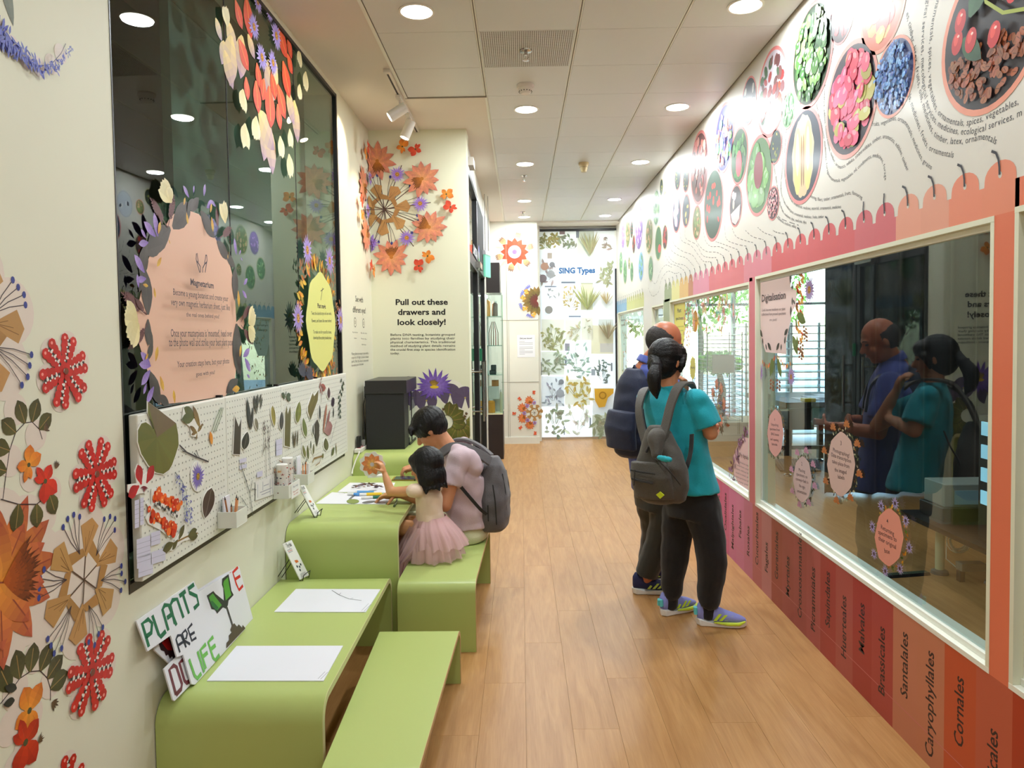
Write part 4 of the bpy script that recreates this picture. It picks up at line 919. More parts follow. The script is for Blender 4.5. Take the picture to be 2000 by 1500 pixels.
def fn(a): a.poly([UP(*p) for p in ((1322,345),(1335,380),(1335,460),(1320,535),(1303,440),(1303,380))],rgb(66,58,52))
magnet('angular_leaf_magnet','charcoal angular leaf magnet below the bronze one',fn)
lf('leaf_magnet','tiny dark leaf magnet touching left of the charcoal angular leaf',1294,455,1293,380,.16,(66,70,58))
def fn(a): pp(a,UP,1420,245,1440,208,.8,(60,40,60),(50,40,50),4); pp(a,UP,1432,335,1434,262,.3,(52,54,54),(44,46,46),4)
magnet('curled_leaf_magnet','small black curled leaf magnet left of the trailing vine',fn)
twig('stalk_magnet','long thin stalk magnet with purple bud at lower right of board',[(1410,515),(1430,440),(1450,360)],c=(80,70,80),w=.003,extra=[[(1446,375),(1453,355)]])
lf('leaf_magnet','broad moss green leaf magnet under the pink petals',1385,560,1378,472,.38,(96,96,56))
def fn(a): pp(a,UP,1420,590,1440,535,.5,(100,104,60),(84,90,56),4); pp(a,UP,1455,588,1448,500,.2,(140,136,86),(120,120,70),4)
magnet('leaf_pair_magnet','green leaf and thin pale leaf magnet near the right end',fn)
for x1,y1,x2,y2,rt,c,lb in ((1240,607,1222,518,.22,(110,108,50),'yellowish narrow leaf magnet lowest on the left above the pencils'),(1260,620,1254,518,.17,(92,96,50),'slim green leaf magnet directly above the orange pencils'),(1277,550,1277,487,.16,(74,80,58),'tiny upright dark green leaf magnet above the brown pod'),(1295,585,1297,508,.17,(100,96,60),'small tapered olive leaf magnet above the brown pod')): lf('leaf_magnet',lb,x1,y1,x2,y2,rt,c)
def fn(a): a.line([UP(1290,640),UP(1300,612),UP(1340,600),UP(1358,595)],.010,rgb(140,104,60)); a.line([UP(1345,600),UP(1338,640),UP(1310,660)],.006,rgb(150,116,66)); c=UP(1360,594); a.disc(c[0],c[1],.016,rgb(104,102,52),10)
magnet('pod_magnet','brown branching pod magnet with green tip beside the pencils',fn)
twig('branch_magnet','grey forked branch magnet hanging past the lower edge of pegboard',[(800,660),(830,745),(862,850),(882,1005)],c=(90,92,92),w=.005,extra=[[(862,850),(880,760)],[(830,745),(842,770)],[(800,660),(805,640)],[(875,820),(905,825)],[(805,880),(850,950)]])
for i,(x0,y0,x1,y1,lb) in enumerate(((75,895,105,1085,'tall pale lilac strip left of the narrow one'),(112,880,136,1065,'narrow pale lilac strip beside the coral-red magnet'),(88,1150,182,1285,'large ruled lilac card below the lilac strips'),(186,1110,250,1200,'ruled lilac card right of the large one'),(190,1235,285,1320,'lower ruled lilac card by the leafy twig'),(90,1270,186,1350,'slanting ruled lilac card near the corner'),(100,1345,200,1410,'lowest lilac card in the board corner'),(792,612,838,640,'small upper lilac label on middle board'),(792,655,840,682,'small lower lilac label on middle board'),(910,700,948,738,'lone lilac label left of the stalks'),(1040,480,1082,590,'ruled lilac label beside the bamboo magnet'))):
    def fn(a):
        sl=-.0; d=(x1-x0)*.32
        a.poly([UP(x0,y0+d*.5),UP(x1,y0-d*.5),UP(x1,y1-d*.5),UP(x0,y1+d*.5)],rgb(206,204,226))
        n=max(1,int((y1-y0)/30))
        for k in range(1,n): a.line([UP(x0,y0+(y1-y0)*k/n+d*.5),UP(x1,y0+(y1-y0)*k/n-d*.5)],.0012,rgb(150,148,170))
    magnet('label_magnet',lb,fn,cat='label')
def fn(a):
    a.poly([UP(*p) for p in ((900,770),(1028,715),(1028,855),(900,900))],rgb(226,226,222))
    for q in ((915,790,915,880),(950,770,950,830),(1000,750,1000,860),(1015,745,1015,850)): a.line([UP(*q[:2]),UP(*q[2:])],.004,rgb(120,128,150))
    for q in ((955,800,990,785),(930,845,1010,812),(940,860,1000,835)): a.line([UP(*q[:2]),UP(*q[2:])],.003,rgb(140,140,160))
magnet('diagram_sheet','white sheet with ruled diagram on the pegboard beside the flowered tins',fn,cat='sheet')
# ---------------------------------------------------------------- green shell tables and benches
green=pm('green_laminate',(178,193,114),.34,spec=.45,noise=.03,nscale=1.5); edgem=pm('edge_banding',(206,208,150),.5); ply=pm('plywood_edge',(196,164,112),.5)
def shell(label,cat,name,ya,yb,z,xl_,xr_,r=.085,t=.024,edge=None,group=None):
    """bent inverted-U shell; xl_, xr_ are functions of Y"""
    L=yb-ya; O=[(0,0),(0,z-r)]+[(r-r*math.cos(k*PI/16),z-r+r*math.sin(k*PI/16)) for k in range(1,8)]+[(r,z),(L-r,z)]+[(L-r+r*math.sin(k*PI/16),z-r+r*math.cos(k*PI/16)) for k in range(1,8)]+[(L,z-r),(L,0)]
    ri=r-t
    I=[(t,0),(t,z-r)]+[(r-ri*math.cos(k*PI/16),z-r+ri*math.sin(k*PI/16)) for k in range(1,8)]+[(r,z-t),(L-r,z-t)]+[(L-r+ri*math.sin(k*PI/16),z-r+ri*math.cos(k*PI/16)) for k in range(1,8)]+[(L-t,z-r),(L-t,0)]
    T=thing(name,label,cat,((xl_(ya)+xr_(ya))/2,(ya+yb)/2,0),0,group); n=len(O)
    def sweep(nm,f0,f1,mat,inset=0):
        mb=MB(); vs=[]
        for fx in (f0,f1):
            for P_ in (O,I):
                vs+=[(fx(ya+s),ya+s,h) for s,h in P_]
        fs=[]
        for i in range(n-1):
            fs+=[(i,i+1,2*n+i+1,2*n+i),(n+i,3*n+i,3*n+i+1,n+i+1),(i,n+i,n+i+1,i+1),(2*n+i,2*n+i+1,3*n+i+1,3*n+i)]
        fs+=[(0,2*n,3*n,n),(n-1,2*n-1,4*n-1,3*n-1)]
        return mb.add(vs,fs).build(nm,mat,T,smooth=True)
    sweep('bent_shell',xl_,lambda y:xr_(y)-.002,green)
    sweep('edge_band',lambda y:xr_(y)-.002,xr_,edge or edgem)
    return T
wallx=lambda y:xl(y)+.004
T1Z,T2Z,T3Z=.372,.625,.765
TG='stepped green tables along the left wall'; BG='green benches by the tables'
shell('low pale green bent table, nearest and lowest of the stepped tables','table','low_table',2.36,3.66,T1Z,wallx,lambda y:-.690,group=TG)
shell('middle-height green bent table where the child is playing','table','low_table',3.675,5.09,T2Z,wallx,lambda y:-.657,group=TG)
shell('tallest green bent table, against the alcove wall under the black tank','table','low_table',5.105,5.865,T3Z,wallx,lambda y:-.50,group=TG)
shell('lower green bench beside the nearest table, cut by lower edge','bench','low_bench',2.12,3.245,.26,lambda y:-.640-.025*(y-2.12)/1.12,lambda y:-.335+.037*(y-2.12)/1.12,.06,.018,edge=ply,group=BG)
shell('higher green bench on which the man and the child sit','bench','low_bench',3.555,4.58,.36,lambda y:-.645+.02*(y-3.55),lambda y:-.246+.028*(y-3.55),.06,.018,edge=ply,group=BG)
# ---- paper sheets
paperm=pm('paper_white',(232,232,240),.5)
def sheet(label,px,z,art=None,th=.003,name='paper_sheet'):
    q=[onZ(x,y,z) for x,y in px]; mb=MB(); mb.hexa([(p.x,p.y,z+.0003) for p in q],[(p.x,p.y,z+.0003+th) for p in q]); o=mb.build(name,paperm); tag(o,label,'paper','paper sheets on the tables')
    if art:
        a=Art(lambda u,v,w:(u,v,z+th+w)); a.w=.0006; art(a,lambda x,y:(lambda p:(p.x,p.y))(onZ(x,y,z+th))); a.build('print',MATS['magnet_print'],o)
    return o
def corner_text(ps):
    def f(a,U):
        for i,(x,y) in enumerate(ps): a.line([U(x,y),U(x+14,y-14)],.0016,rgb(130,130,140)); a.line([U(x+5,y+1),U(x+19,y-13)],.0016,rgb(130,130,140))
    return f
sheet('blank white sheet on the low table in front of the pixel-letter signs',[(404,1331),(632,1331),(670,1262.5),(462,1263)],T1Z,corner_text([(621,1326)]))
def f(a,U):
    a.line([U(*p) for p in ((648,1153),(662,1162),(682,1170),(706,1173))],.0035,rgb(80,76,84)); a.line([U(662,1162),U(666,1158)],.002,rgb(80,76,84)); a.line([U(684,1170),U(690,1168)],.002,rgb(80,76,84)); corner_text([(706,1193)])(a,U)
sheet('white sheet with thin twig drawing at the back of the low table',[(535.5,1196),(714.5,1196.5),(743,1152),(578,1151.5)],T1Z,f)
Zc=zm(9.0909,600,860)
def f(a,U):
    V=lambda x,y:U(*Zc(x,y))
    a.line([V(560,950),V(700,940)],.002,rgb(70,70,80)); a.line([V(640,930),V(670,945)],.002,rgb(70,70,80))
    a.poly([V(800,985),V(850,985),V(780,1048),V(730,1048)],rgb(110,110,112)); a.poly([V(1180,1180)]+[V(1300,1100)]*0+[V(1330,1120),V(1300,1130)],rgb(200,200,210))
sheet('front white sheet on the middle table with leaves and markers lying on it',[Zc(150,1132),Zc(1385,1142),Zc(1520,1000),Zc(440,930)],T2Z,f)
def f(a,U):
    V=lambda x,y:U(*Zc(x,y))
    for i in range(46):
        t=R.random(); x=800+t*520; y=860-70*math.sin(t*3)+R.uniform(-28,20); A=V(x,y);B=V(x+40,y+R.uniform(-16,16)); a.petal(A[0],A[1],R.uniform(0,6),.035,.016,jit(rgb(*R.choice([(130,70,50),(90,60,60),(60,56,60),(140,90,150)]))),rgb(90,60,60),3)
    for q in ((960,850,1340,880),(1000,820,1340,800),(770,880,1010,850)): a.line([V(q[0],q[1]),V((q[0]+q[2])/2,(q[1]+q[3])/2-18),V(q[2],q[3])],.003,rgb(70,66,76))
    pp(a,V,1080,905,1260,890,.25,(80,86,80),(90,96,90),5)
sheet('back white sheet on the middle table with a pressed flower collage',[Zc(540,925),Zc(1480,940),Zc(1560,760),Zc(760,760)],T2Z,f)
sheet('small folded white card on the middle table under the raised flower',[Zc(1075,665),Zc(1400,655),Zc(1425,600),Zc(1130,625)],T2Z,None,.012,'folded_card')
# loose leaves on the sheet
def loose(name,label,poly,c,z,cat='magnet'):
    q=[onZ(*Zc(x,y),z) for x,y in poly]; mb=MB(); n=len(q); mb.add([(p.x,p.y,z) for p in q]+[(p.x,p.y,z+.0025) for p in q],[tuple(range(n-1,-1,-1)),tuple(range(n,2*n))]+[(i,(i+1)%n,n+(i+1)%n,n+i) for i in range(n)])
    return tag(mb.build(name,pm(name+'_m',c,.5,noise=.15,nscale=60)),label,cat)
loose('round_leaf','olive rounded leaf magnet lying on the front sheet',[(810+112*math.cos(t),1087+38*math.sin(t)) for t in ring(14)],(134,150,74),T2Z+.0042)
loose('slim_leaf','slim grey leaf magnet lying on the front sheet',leafpoly(975,1112,1240,1080,.14),(110,108,106),T2Z+.0042)
# markers
def marker(label,p1,p2,c,cap_at,z,capc=None):
    A=onZ(*Zc(*p1),z);B=onZ(*Zc(*p2),z); T=thing('marker',label,'marker',A,0,'felt markers on the middle table'); r=.0085
    A=Vector((A.x,A.y,z+r));B=Vector((B.x,B.y,z+r)); M_=A.lerp(B,cap_at)
    w_=pm('marker_white',(238,238,236),.35); k=pm('marker_%d_%d_%d'%c,c,.35)
    a_,b_=(k,w_) if capc=='first' else (w_,k)
    MB().tube([A,M_],r,10).build('barrel' if a_ is w_ else 'cap',a_,T,smooth=True); MB().tube([M_,B],r*1.06,10).build('cap' if b_ is k else 'barrel',b_,T,smooth=True)
marker('blue-capped white marker lying on the front sheet',(720,975),(925,985),(90,160,232),.55,T2Z+.0045)
marker('yellow felt marker lying between the two sheets',(930,985),(1325,972),(248,208,50),.32,T2Z+.0045)
marker('dark green felt marker lying across the front sheet',(960,1045),(1430,1020),(24,112,84),.44,T2Z+.0045)
marker('orange-red felt marker near the magnifier under the arm',(1440,1000),(1690,970),(230,70,36),.05,T2Z+.001)
marker('light blue felt marker behind the yellow one',(860,940),(1180,945),(110,176,236),.1,T2Z+.0045)
# flower magnifier
T=thing('hand_lens','round white flower-rimmed hand lens with dark handle on the table edge','magnifier',onZ(*Zc(1620,1030),T2Z))
c=onZ(*Zc(1635,1010),T2Z); 
mb=MB(); mb.tube([(c.x+.034*math.cos(t),c.y+.034*math.sin(t),T2Z+.006) for t in ring(24)]+[(c.x+.034,c.y,T2Z+.006)],.005,6); mb.build('rim',pm('lens_rim',(226,224,214),.4),T,smooth=True)
MB().lathe([(0,T2Z+.004),(.031,T2Z+.004),(.031,T2Z+.007),(0,T2Z+.007)],(c.x,c.y,0),20).build('lens',pm('lens_glass',(120,90,120),.1),T)
e=onZ(*Zc(1545,1190),T2Z); MB().tube([(c.x-.008,c.y-.034,T2Z+.006),((c.x+e.x)/2,(c.y+e.y)/2,T2Z+.007),(e.x,e.y,T2Z+.007)],[.004,.005,.007],8).build('handle',pm('lens_handle',(96,110,80),.4),T,smooth=True)
# phone
p=[onZ(*Zc(x,y),T2Z) for x,y in ((1500,722),(1900,722),(1900,665),(1545,668))]
T=thing('mobile_phone','dark phone with yellow edge lying on the table before the man','phone',p[0])
MB().hexa([(q.x,q.y,T2Z+.0005) for q in p],[(q.x,q.y,T2Z+.010) for q in p]).build('case',pm('phone_case',(150,120,40),.5),T,bevel=.002)
MB().hexa([(q.x*.985+.0,q.y,T2Z+.010) for q in p],[(q.x*.985,q.y,T2Z+.0112) for q in p]).build('screen',pm('phone_screen',(44,54,84),.15),T)
# ---- card stands
wire=pm('black_wire',(24,22,22),.4)
def stand(label,clabel,bl,br,z,h,lean,tilt):
    A=onZ(*bl,z); B=onZ(*br,z); A.z=B.z=z+.008; up=Vector((-lean,0,h)); th=Vector((.004,0,.002))
    c0,c1,c2,c3=A,B,B+up,A+up
    cd=MB().add([c0,c1,c2,c3,c0+th,c1+th,c2+th,c3+th],[(0,3,2,1),(4,5,6,7),(0,1,5,4),(1,2,6,5),(2,3,7,6),(3,0,4,7)]).build('instruction_card',pm('card_white',(234,234,228),.4)); tag(cd,clabel,'card')
    n=up.cross(B-A).normalized(); n=n if n.x>0 else -n
    bx=(B-A)
    a=Art(lambda u,v,w:A+bx*u+up*v+th+n*(w+.0003)); a.xf(0,0)
    a.text('Try this',.16,rgb(60,60,70),x=.5,y=.86,bold=.01); 
    for k in range(3): a.line([(.12,.8-.035*k),(.6,.8-.035*k)],.012,rgb(196,40,50) if k==1 else rgb(120,120,130))
    a.poly([(.3,.5),(.6,.48),(.65,.42),(.35,.42)],rgb(206,110,50)); 
    for u,v in ((.3,.33),(.5,.3),(.7,.34),(.4,.22)): a.disc(u,v,.07,rgb(50,60,70),8,.035)
    for k in range(4): a.line([(.2,.12-.025*k),(.8,.12-.025*k)],.008,rgb(150,150,155))
    a.build('print',MATS['magnet_print'],cd)
    T=thing('wire_easel',label,'easel',(A.x,A.y,z)); i=Vector((-.0045,0,-.001)); ft=Vector((.03,0,-.006))
    for s,P_ in ((.15,A),(.85,B)):
        p0=A+bx*s+i; MB().tube([p0+up*.62,p0+Vector((0,0,-.005)),p0+Vector((.014,0,-.006)),p0+Vector((.02,0,.022))],.0022,6).build('front_leg',wire,T,smooth=True)
        MB().tube([p0+up*.58,Vector((p0.x-lean*.6-.075,p0.y,z+.0025))],.0022,6).build('rear_leg',wire,T,smooth=True)
    q0=A+bx*.15+i+Vector((.02,0,.022)); q1=A+bx*.85+i+Vector((.02,0,.022)); MB().tube([q0,q0+(q1-q0)*.3+Vector((.012,0,.012)),q0+(q1-q0)*.7+Vector((.012,0,.012)),q1],.0022,6).build('front_hook',wire,T,smooth=True)
stand('black wire easel on the middle table holding a white card','white printed card on the easel of the middle table',(614,1012),(624,1006),T2Z,.165,.085,0)
stand('black wire easel at the back of the lowest table','white printed card on the easel of the lowest table',(585,1136),(602,1127),T1Z,.185,.085,0)
# ---- pixel letter signs
A=onZ(*[380,1341],T1Z);B=onZ(*[495,1213],T1Z); C0=onL(268,1213); C0=Vector((C0.x+.012,C0.y,C0.z))
nS=(B-A).cross(C0-A).normalized(); nS=nS if nS.x>0 else -nS
uS=(B-A).normalized(); vS=nS.cross(uS); vS=vS if vS.z>0 else -vS
Zs=zm(4.545,250,1050)
def US(off): return lambda x,y:(lambda p:((p-A).dot(uS),(p-A).dot(vS)))(onP(x,y,A+nS*off,nS))
def plate(label,poly,off,art,th=.005):
    U=US(off); UZ=lambda x,y:U(*Zs(x,y)); m=lambda u,v,w:A+uS*u+vS*max(v,.004)+nS*(off+w)
    o=MB().prism([UZ(*p) for p in poly],m,-th,0).build('letter_sign',pm('sign_white',(222,222,228),.4)); tag(o,label,'sign','pixel-letter signs on the low table')
    a=Art(m); a.w=.0005; art(a,UZ); a.build('print',MATS['magnet_print'],o)
def strokes(a,U,lst,w,c):
    for s in lst: a.line([U(*p) for p in s],w,rgb(*c))
def f(a,U):
    G=(26,104,70)
    strokes(a,U,[[(185,970),(125,765),(180,725),(213,760),(205,845),(160,880)],
      [(215,690),(270,855),(290,880),(335,830)],
      [(358,825),(305,640),(325,600),(360,600),(430,778)],[(345,715),(390,680)],
      [(415,765),(375,600),(395,555),(435,545),(492,712)],
      [(455,520),(510,475)],[(485,500),(540,675)],
      [(585,415),(535,455),(545,490),(610,520),(625,590),(585,630)]],.0155,G)
    N=(32,36,56)
    strokes(a,U,[[(460,1020),(425,905),(440,870),(470,865),(515,975)],[(445,955),(490,925)],[(515,975),(480,850),(510,820),(525,850),(515,895),(490,910),(550,945)],[(568,765),(530,810),(565,915),(605,888)],[(550,865),(590,840)]],.0095,N)
    L=(106,180,80)
    strokes(a,U,[[(540,1080),(590,1225),(615,1250),(650,1205)],[(615,1010),(675,1195)],[(690,1165),(640,1000),(690,945)],[(660,1060),(705,1020)],[(755,880),(710,930),(755,1070),(775,1090),(810,1040)],[(730,995),(775,955)]],.015,L)
    # sprout
    a.poly([U(*p) for p in ((835,365),(890,325),(905,400),(915,470),(935,510),(890,560),(885,600),(870,630),(840,620),(790,675),(770,640),(740,635),(715,560),(697,515),(755,475),(775,500),(800,520),(850,560),(845,450),(832,420))],rgb(44,48,46))
    a.poly([U(*p) for p in ((850,385),(885,350),(895,420),(905,470),(915,510),(865,560),(852,470),(842,410))],rgb(86,160,60)); a.poly([U(*p) for p in ((715,530),(750,495),(775,530),(830,600),(790,645),(740,600))],rgb(80,156,60)); a.poly([U(*p) for p in ((725,570),(745,560),(800,620),(785,650),(745,610))],rgb(40,110,60))
    a.line([U(875,620),U(920,760),U(930,800)],.013,rgb(58,56,54)); 
    a.poly([U(*p) for p in ((920,780),(940,760),(965,790),(980,770),(1010,800),(1015,775),(1040,805),(870,985),(872,935),(895,910),(892,870),(918,840),(905,820))],rgb(76,62,54))
    # front letters of the sign beneath show here
plate('front white sign reading PLANTS ARE LIFE with a pixel sprout',[(75,740),(585,385),(630,480),(890,320),(920,310),(1050,830),(600,1318),(565,1300),(490,1040),(435,1062),(380,868),(175,1010)],.0,f)
def f(a,U):
    strokes(a,U,[[(905,310),(955,490)],[(975,262),(930,310),(960,410),(985,465),(1020,425)],[(950,370),(995,340)]],.013,(206,40,34)); strokes(a,U,[[(930,665),(972,628)],[(950,650),(970,735)]],.008,(120,48,52))
    strokes(a,U,[[(425,1395),(365,1175),(405,1135),(430,1150),(478,1300),(470,1345),(425,1395)],[(490,1080),(455,1115),(500,1270),(520,1290),(548,1270)]],.015,(106,40,50))
plate('white sign behind the front one with dark red letters showing at its ends',[(610,470),(965,240),(985,250),(1115,735),(1060,800),(840,1010),(560,1300),(415,1450),(400,1440),(320,1165),(480,1010)],-.010,f)
def f(a,U):
    for i,(x,y) in enumerate(((795,290),(830,240),(850,230),(880,230),(915,260),(925,220),(800,330))): pp(a,U,855,330,x+R.uniform(-4,4),y-30+R.uniform(-8,8),.45,(230,110,160),(226,90,150),4); 
    for x in (790,830,880,925): a.line([U(x,240),U(x+4,255)],.003,rgb(40,30,40))
    a.poly([U(*p) for p in ((840,290),(870,280),(880,340),(845,340))],rgb(236,140,50))
plate('white sign with a pink pixel lotus peeping over the others',[(755,185),(860,125),(900,150),(960,260),(1000,500),(840,560),(745,360)],-.019,f)
def f(a,U):
    a.poly([U(*p) for p in ((455,440),(475,400),(495,378),(545,400),(560,420),(470,460))],rgb(44,38,50)); a.poly([U(*p) for p in ((465,445),(490,405),(520,410),(530,430))],rgb(180,44,44))
    a.poly([U(*p) for p in ((270,940),(360,860),(430,1060),(410,1085),(390,1055),(370,1075),(355,1040),(335,1050),(320,1010),(290,1000))],rgb(48,24,26)); a.poly([U(*p) for p in ((300,935),(355,880),(395,1000),(350,1000))],rgb(176,22,24))
plate('white sign with a red and black pixel heart mostly hidden behind the rest',[(440,405),(490,350),(570,390),(620,520),(500,900),(370,1120),(235,1000),(230,960),(330,860)],-.028,f)
# ---------------------------------------------------------------- bins on the pegboard
binm=pm('bin_white',(224,226,216),.4)
def wbin(label,y0,y1,z0,z1,d=.078):
    T=thing('magnetic_bin',label,'bin',(xl(y0)+PW_,y0,z0)); w0,w1=PW_+.0015,PW_+d; t=.003
    for a in ((y0,y1,z0,z0+t,w0,w1),(y0,y0+t,z0+t,z1,w0,w1),(y1-t,y1,z0+t,z1,w0,w1),(y0+t,y1-t,z0+t,z1,w1-t,w1),(y0+t,y1-t,z0+t,z1,w0,w0+t)): lbox('panel',*a,binm,T,bevel=.001)
    return T
wbin('small white bin of pencils on the lower edge of the pegboard',2.815,2.925,.846,.912)
wbin('white bin holding two flowered tins, with blue and red print',3.435,3.60,.822,.888)
wbin('white bin of cards and pencils nearest the wall corner',3.735,3.85,.828,.885)
la=Art(lambda u,v,w:(xl(u)+PW_+.0785+w,u,v)); la.poly([(3.47,.812),(3.60,.812),(3.60,.885),(3.47,.885)],rgb(236,236,232)); la.xf(3.535,.862); la.text('Plant magic',.014,rgb(60,80,110),wide=1.2); la.xf(3.535,.835); la.text('Please return\nthe scopes',.013,rgb(190,50,50),wide=1.2); la.xf(0,0)
tag(la.build('bin_label'),'printed label with blue and red words on the front of tin bin','label')
def pencil(label,y,w,z,dy,dw,L,c,name='pencil'):
    T=thing(name,label,'pencil',(xl(y)+w,y,z),0,'pencils in the bins'); p0=Vector((xl(y)+w,y,z)); d=Vector((dw,dy,1)).normalized()
    MB().tube([p0,p0+d*(L-.015)],.0036,6).build('shaft',pm('pencil_%d_%d_%d'%c,c,.5),T); MB().tube([p0+d*(L-.015),p0+d*L],[.0036,.0008],6).build('tip',pm('pencil_tip',(60,50,44),.5),T)
OR=(226,150,96); BR=(176,116,74)
pencil('brown pencil leaning left, with black tip, in near bin',2.86,PW_+.03,.851,-.32,.0,.13,BR)
pencil('pale orange pencil leaning right in the near bin',2.88,PW_+.04,.851,.28,.02,.115,OR)
pencil('second pale orange pencil leaning right in the near bin',2.87,PW_+.05,.851,.34,.0,.11,(232,164,112))
pencil('short upright wooden pencil in the near bin',2.865,PW_+.035,.851,.1,.0,.085,BR)
pencil('left orange pencil in the far bin',3.77,PW_+.04,.833,.02,.02,.11,OR)
pencil('right orange pencil in the far bin',3.80,PW_+.04,.833,.22,.03,.12,(232,164,112))
pencil('slanting orange pencil beside the red-capped marker in far bin',3.79,PW_+.05,.833,-.12,.02,.115,OR)
T=thing('marker','white marker with a red cap standing in the far bin','marker',(xl(3.79)+PW_+.06,3.79,.833)); q=Vector((xl(3.785)+PW_+.064,3.785,.833)); MB().tube([q,q+Vector((0,.004,.035))],.0095,10).build('cap',pm('red_plastic',(214,30,60),.4),T,smooth=True); MB().tube([q+Vector((0,.004,.0352)),q+Vector((0,.01,.10))],.009,10).build('barrel',pm('marker_white',(238,238,236),.35),T,smooth=True)
for y,w,h,l in ((2.85,.012,.075,'white note cards standing in the near pencil bin'),(3.755,.014,.085,'white note cards standing in the far pencil bin')):
    o=lbox('note_card',y-.01,y+.05,.85 if y<3 else .833,.85+h+.04,PW_+w,PW_+w+.006,paperm,None); tag(o,l,'card')
# tins
def tin(label,y,w,z0,z1,r=.0265):
    c=(xl(y)+w,y,0); T=thing('patterned_tin',label,'tin',(c[0],c[1],z0))
    MB().lathe([(0,z0),(r,z0),(r,z1-.045),(0,z1-.045)],c,28).build('body',pm('tin_white',(230,228,222),.35),T,smooth=True)
    MB().lathe([(0,z1-.0448),(r+.001,z1-.0448),(r+.001,z1),(r-.002,z1+.003),(0,z1+.003)],c,28).build('lid',pm('tin_white',(230,228,222),.35),T,smooth=True)
    a=Art(lambda u,v,w_:(c[0]+(r+.0016+w_)*math.cos(u/r),c[1]+(r+.0016+w_)*math.sin(u/r),v))
    for i in range(60):
        u=R.uniform(-PI*r,PI*.3*r); v=R.uniform(z0+.01,z1-.006); k=R.random()
        if k<.2: aster(a,u,v,.008,5,(196,50,40),(200,60,40),core=(90,30,40))
        elif k<.35: aster(a,u,v,.009,5,(236,190,110),(240,180,90),core=(220,120,60))
        else: a.disc(u,v,R.uniform(.0016,.0034),rgb(*R.choice([(40,46,80),(50,50,70),(190,60,50),(110,60,60)])),7)
    a.build('print',MATS['magnet_print'],T)
tin('front flowered tin in the white bin, lid lower',3.475,PW_+.034,.8265,.985)
tin('rear flowered tin in the white bin, lid higher',3.545,PW_+.036,.8265,1.005)
# ---------------------------------------------------------------- black tank, power strip
T=thing('display_tank','black hooded display tank with glass side on the tallest green table','tank',(-1.03,5.6,T3Z))
tx0,tx1,ty0,ty1=-1.172,-.872,5.31,5.81; bk=pm('tank_black',(30,30,34),.55)
box('body',(tx0,ty0,T3Z+.001),(tx1-.01,ty0+.2,1.185),bk,T,bevel=.004); box('body',(tx0,ty0+.2,T3Z+.001),(tx1-.12,ty1,1.185),bk,T,bevel=.004)
box('hood',(tx0,ty0-.012,1.185),(tx1+.012,ty1,1.285),pm('tank_hood',(40,38,40),.35),T,bevel=.004)
box('base_rail',(tx1-.12,ty0+.2,T3Z+.001),(tx1,ty1,T3Z+.02),bk,T); box('corner_post',(tx1-.012,ty0+.30,T3Z+.02),(tx1,ty0+.315,1.185),bk,T)
MB().add([(tx1-.003,ty0+.2,T3Z+.02),(tx1-.003,ty1,T3Z+.02),(tx1-.003,ty1,1.185),(tx1-.003,ty0+.2,1.185)],[(0,1,2,3)]).build('glass_side',MATS['glass'],T,normals=False)
box('hinge_box',(tx0-.012,ty0+.02,1.16),(tx0,ty0+.1,1.24),bk,T)
tag(MB().tube([(tx0-.012,5.4,1.2),(tx0-.03,5.38,1.1),(tx0-.022,5.36,.9),(tx0-.028,5.33,.80),(tx0-.035,5.29,T3Z+.04)],.0035,6).build('power_cable',black,smooth=True),'thin black cable hanging behind the black tank','cable')
T=thing('power_strip','white socket strip with black adapters beside the tank','power strip',(-1.195,5.2,T3Z))
box('body',(xl(5.2)+.006,5.15,T3Z+.001),(xl(5.2)+.056,5.38,T3Z+.03),pm('strip_white',(228,226,218),.4),T,bevel=.004)
for y in (5.19,5.26,5.33): box('socket',(xl(5.2)+.018,y,T3Z+.03),(xl(5.2)+.044,y+.03,T3Z+.0312),pm('socket_pink',(190,90,90),.5),T)
box('adapter',(xl(5.2)+.012,5.20,T3Z+.031),(xl(5.2)+.036,5.25,T3Z+.115),black,T,bevel=.003); box('adapter',(xl(5.2)+.03,5.29,T3Z+.031),(xl(5.2)+.052,5.33,T3Z+.075),pm('adapter_grey',(150,150,146),.5),T,bevel=.003)
tag(MB().tube([(xl(5.1)+.045,5.155,T3Z+.012),(xl(5.1)+.05,5.11,T3Z+.0),(xl(5.1)+.03,5.085,.72),(xl(5.1)+.012,5.07,.66),(xl(5.1)+.012,5.05,T2Z+.008)],.0055,8).build('white_cable',pm('strip_white',(228,226,218),.4),smooth=True),'white cable curving down from the socket strip onto the middle table','cable')
tag(MB().tube([(xl(5.5)+.01,5.45,T3Z+.03),(xl(5.5)+.012,5.46,1.0),(xl(5.5)+.012,5.48,1.26)],.004,6).build('wall_cable',pm('strip_white',(228,226,218),.4),smooth=True),'white wire running up the wall behind the tank','cable')
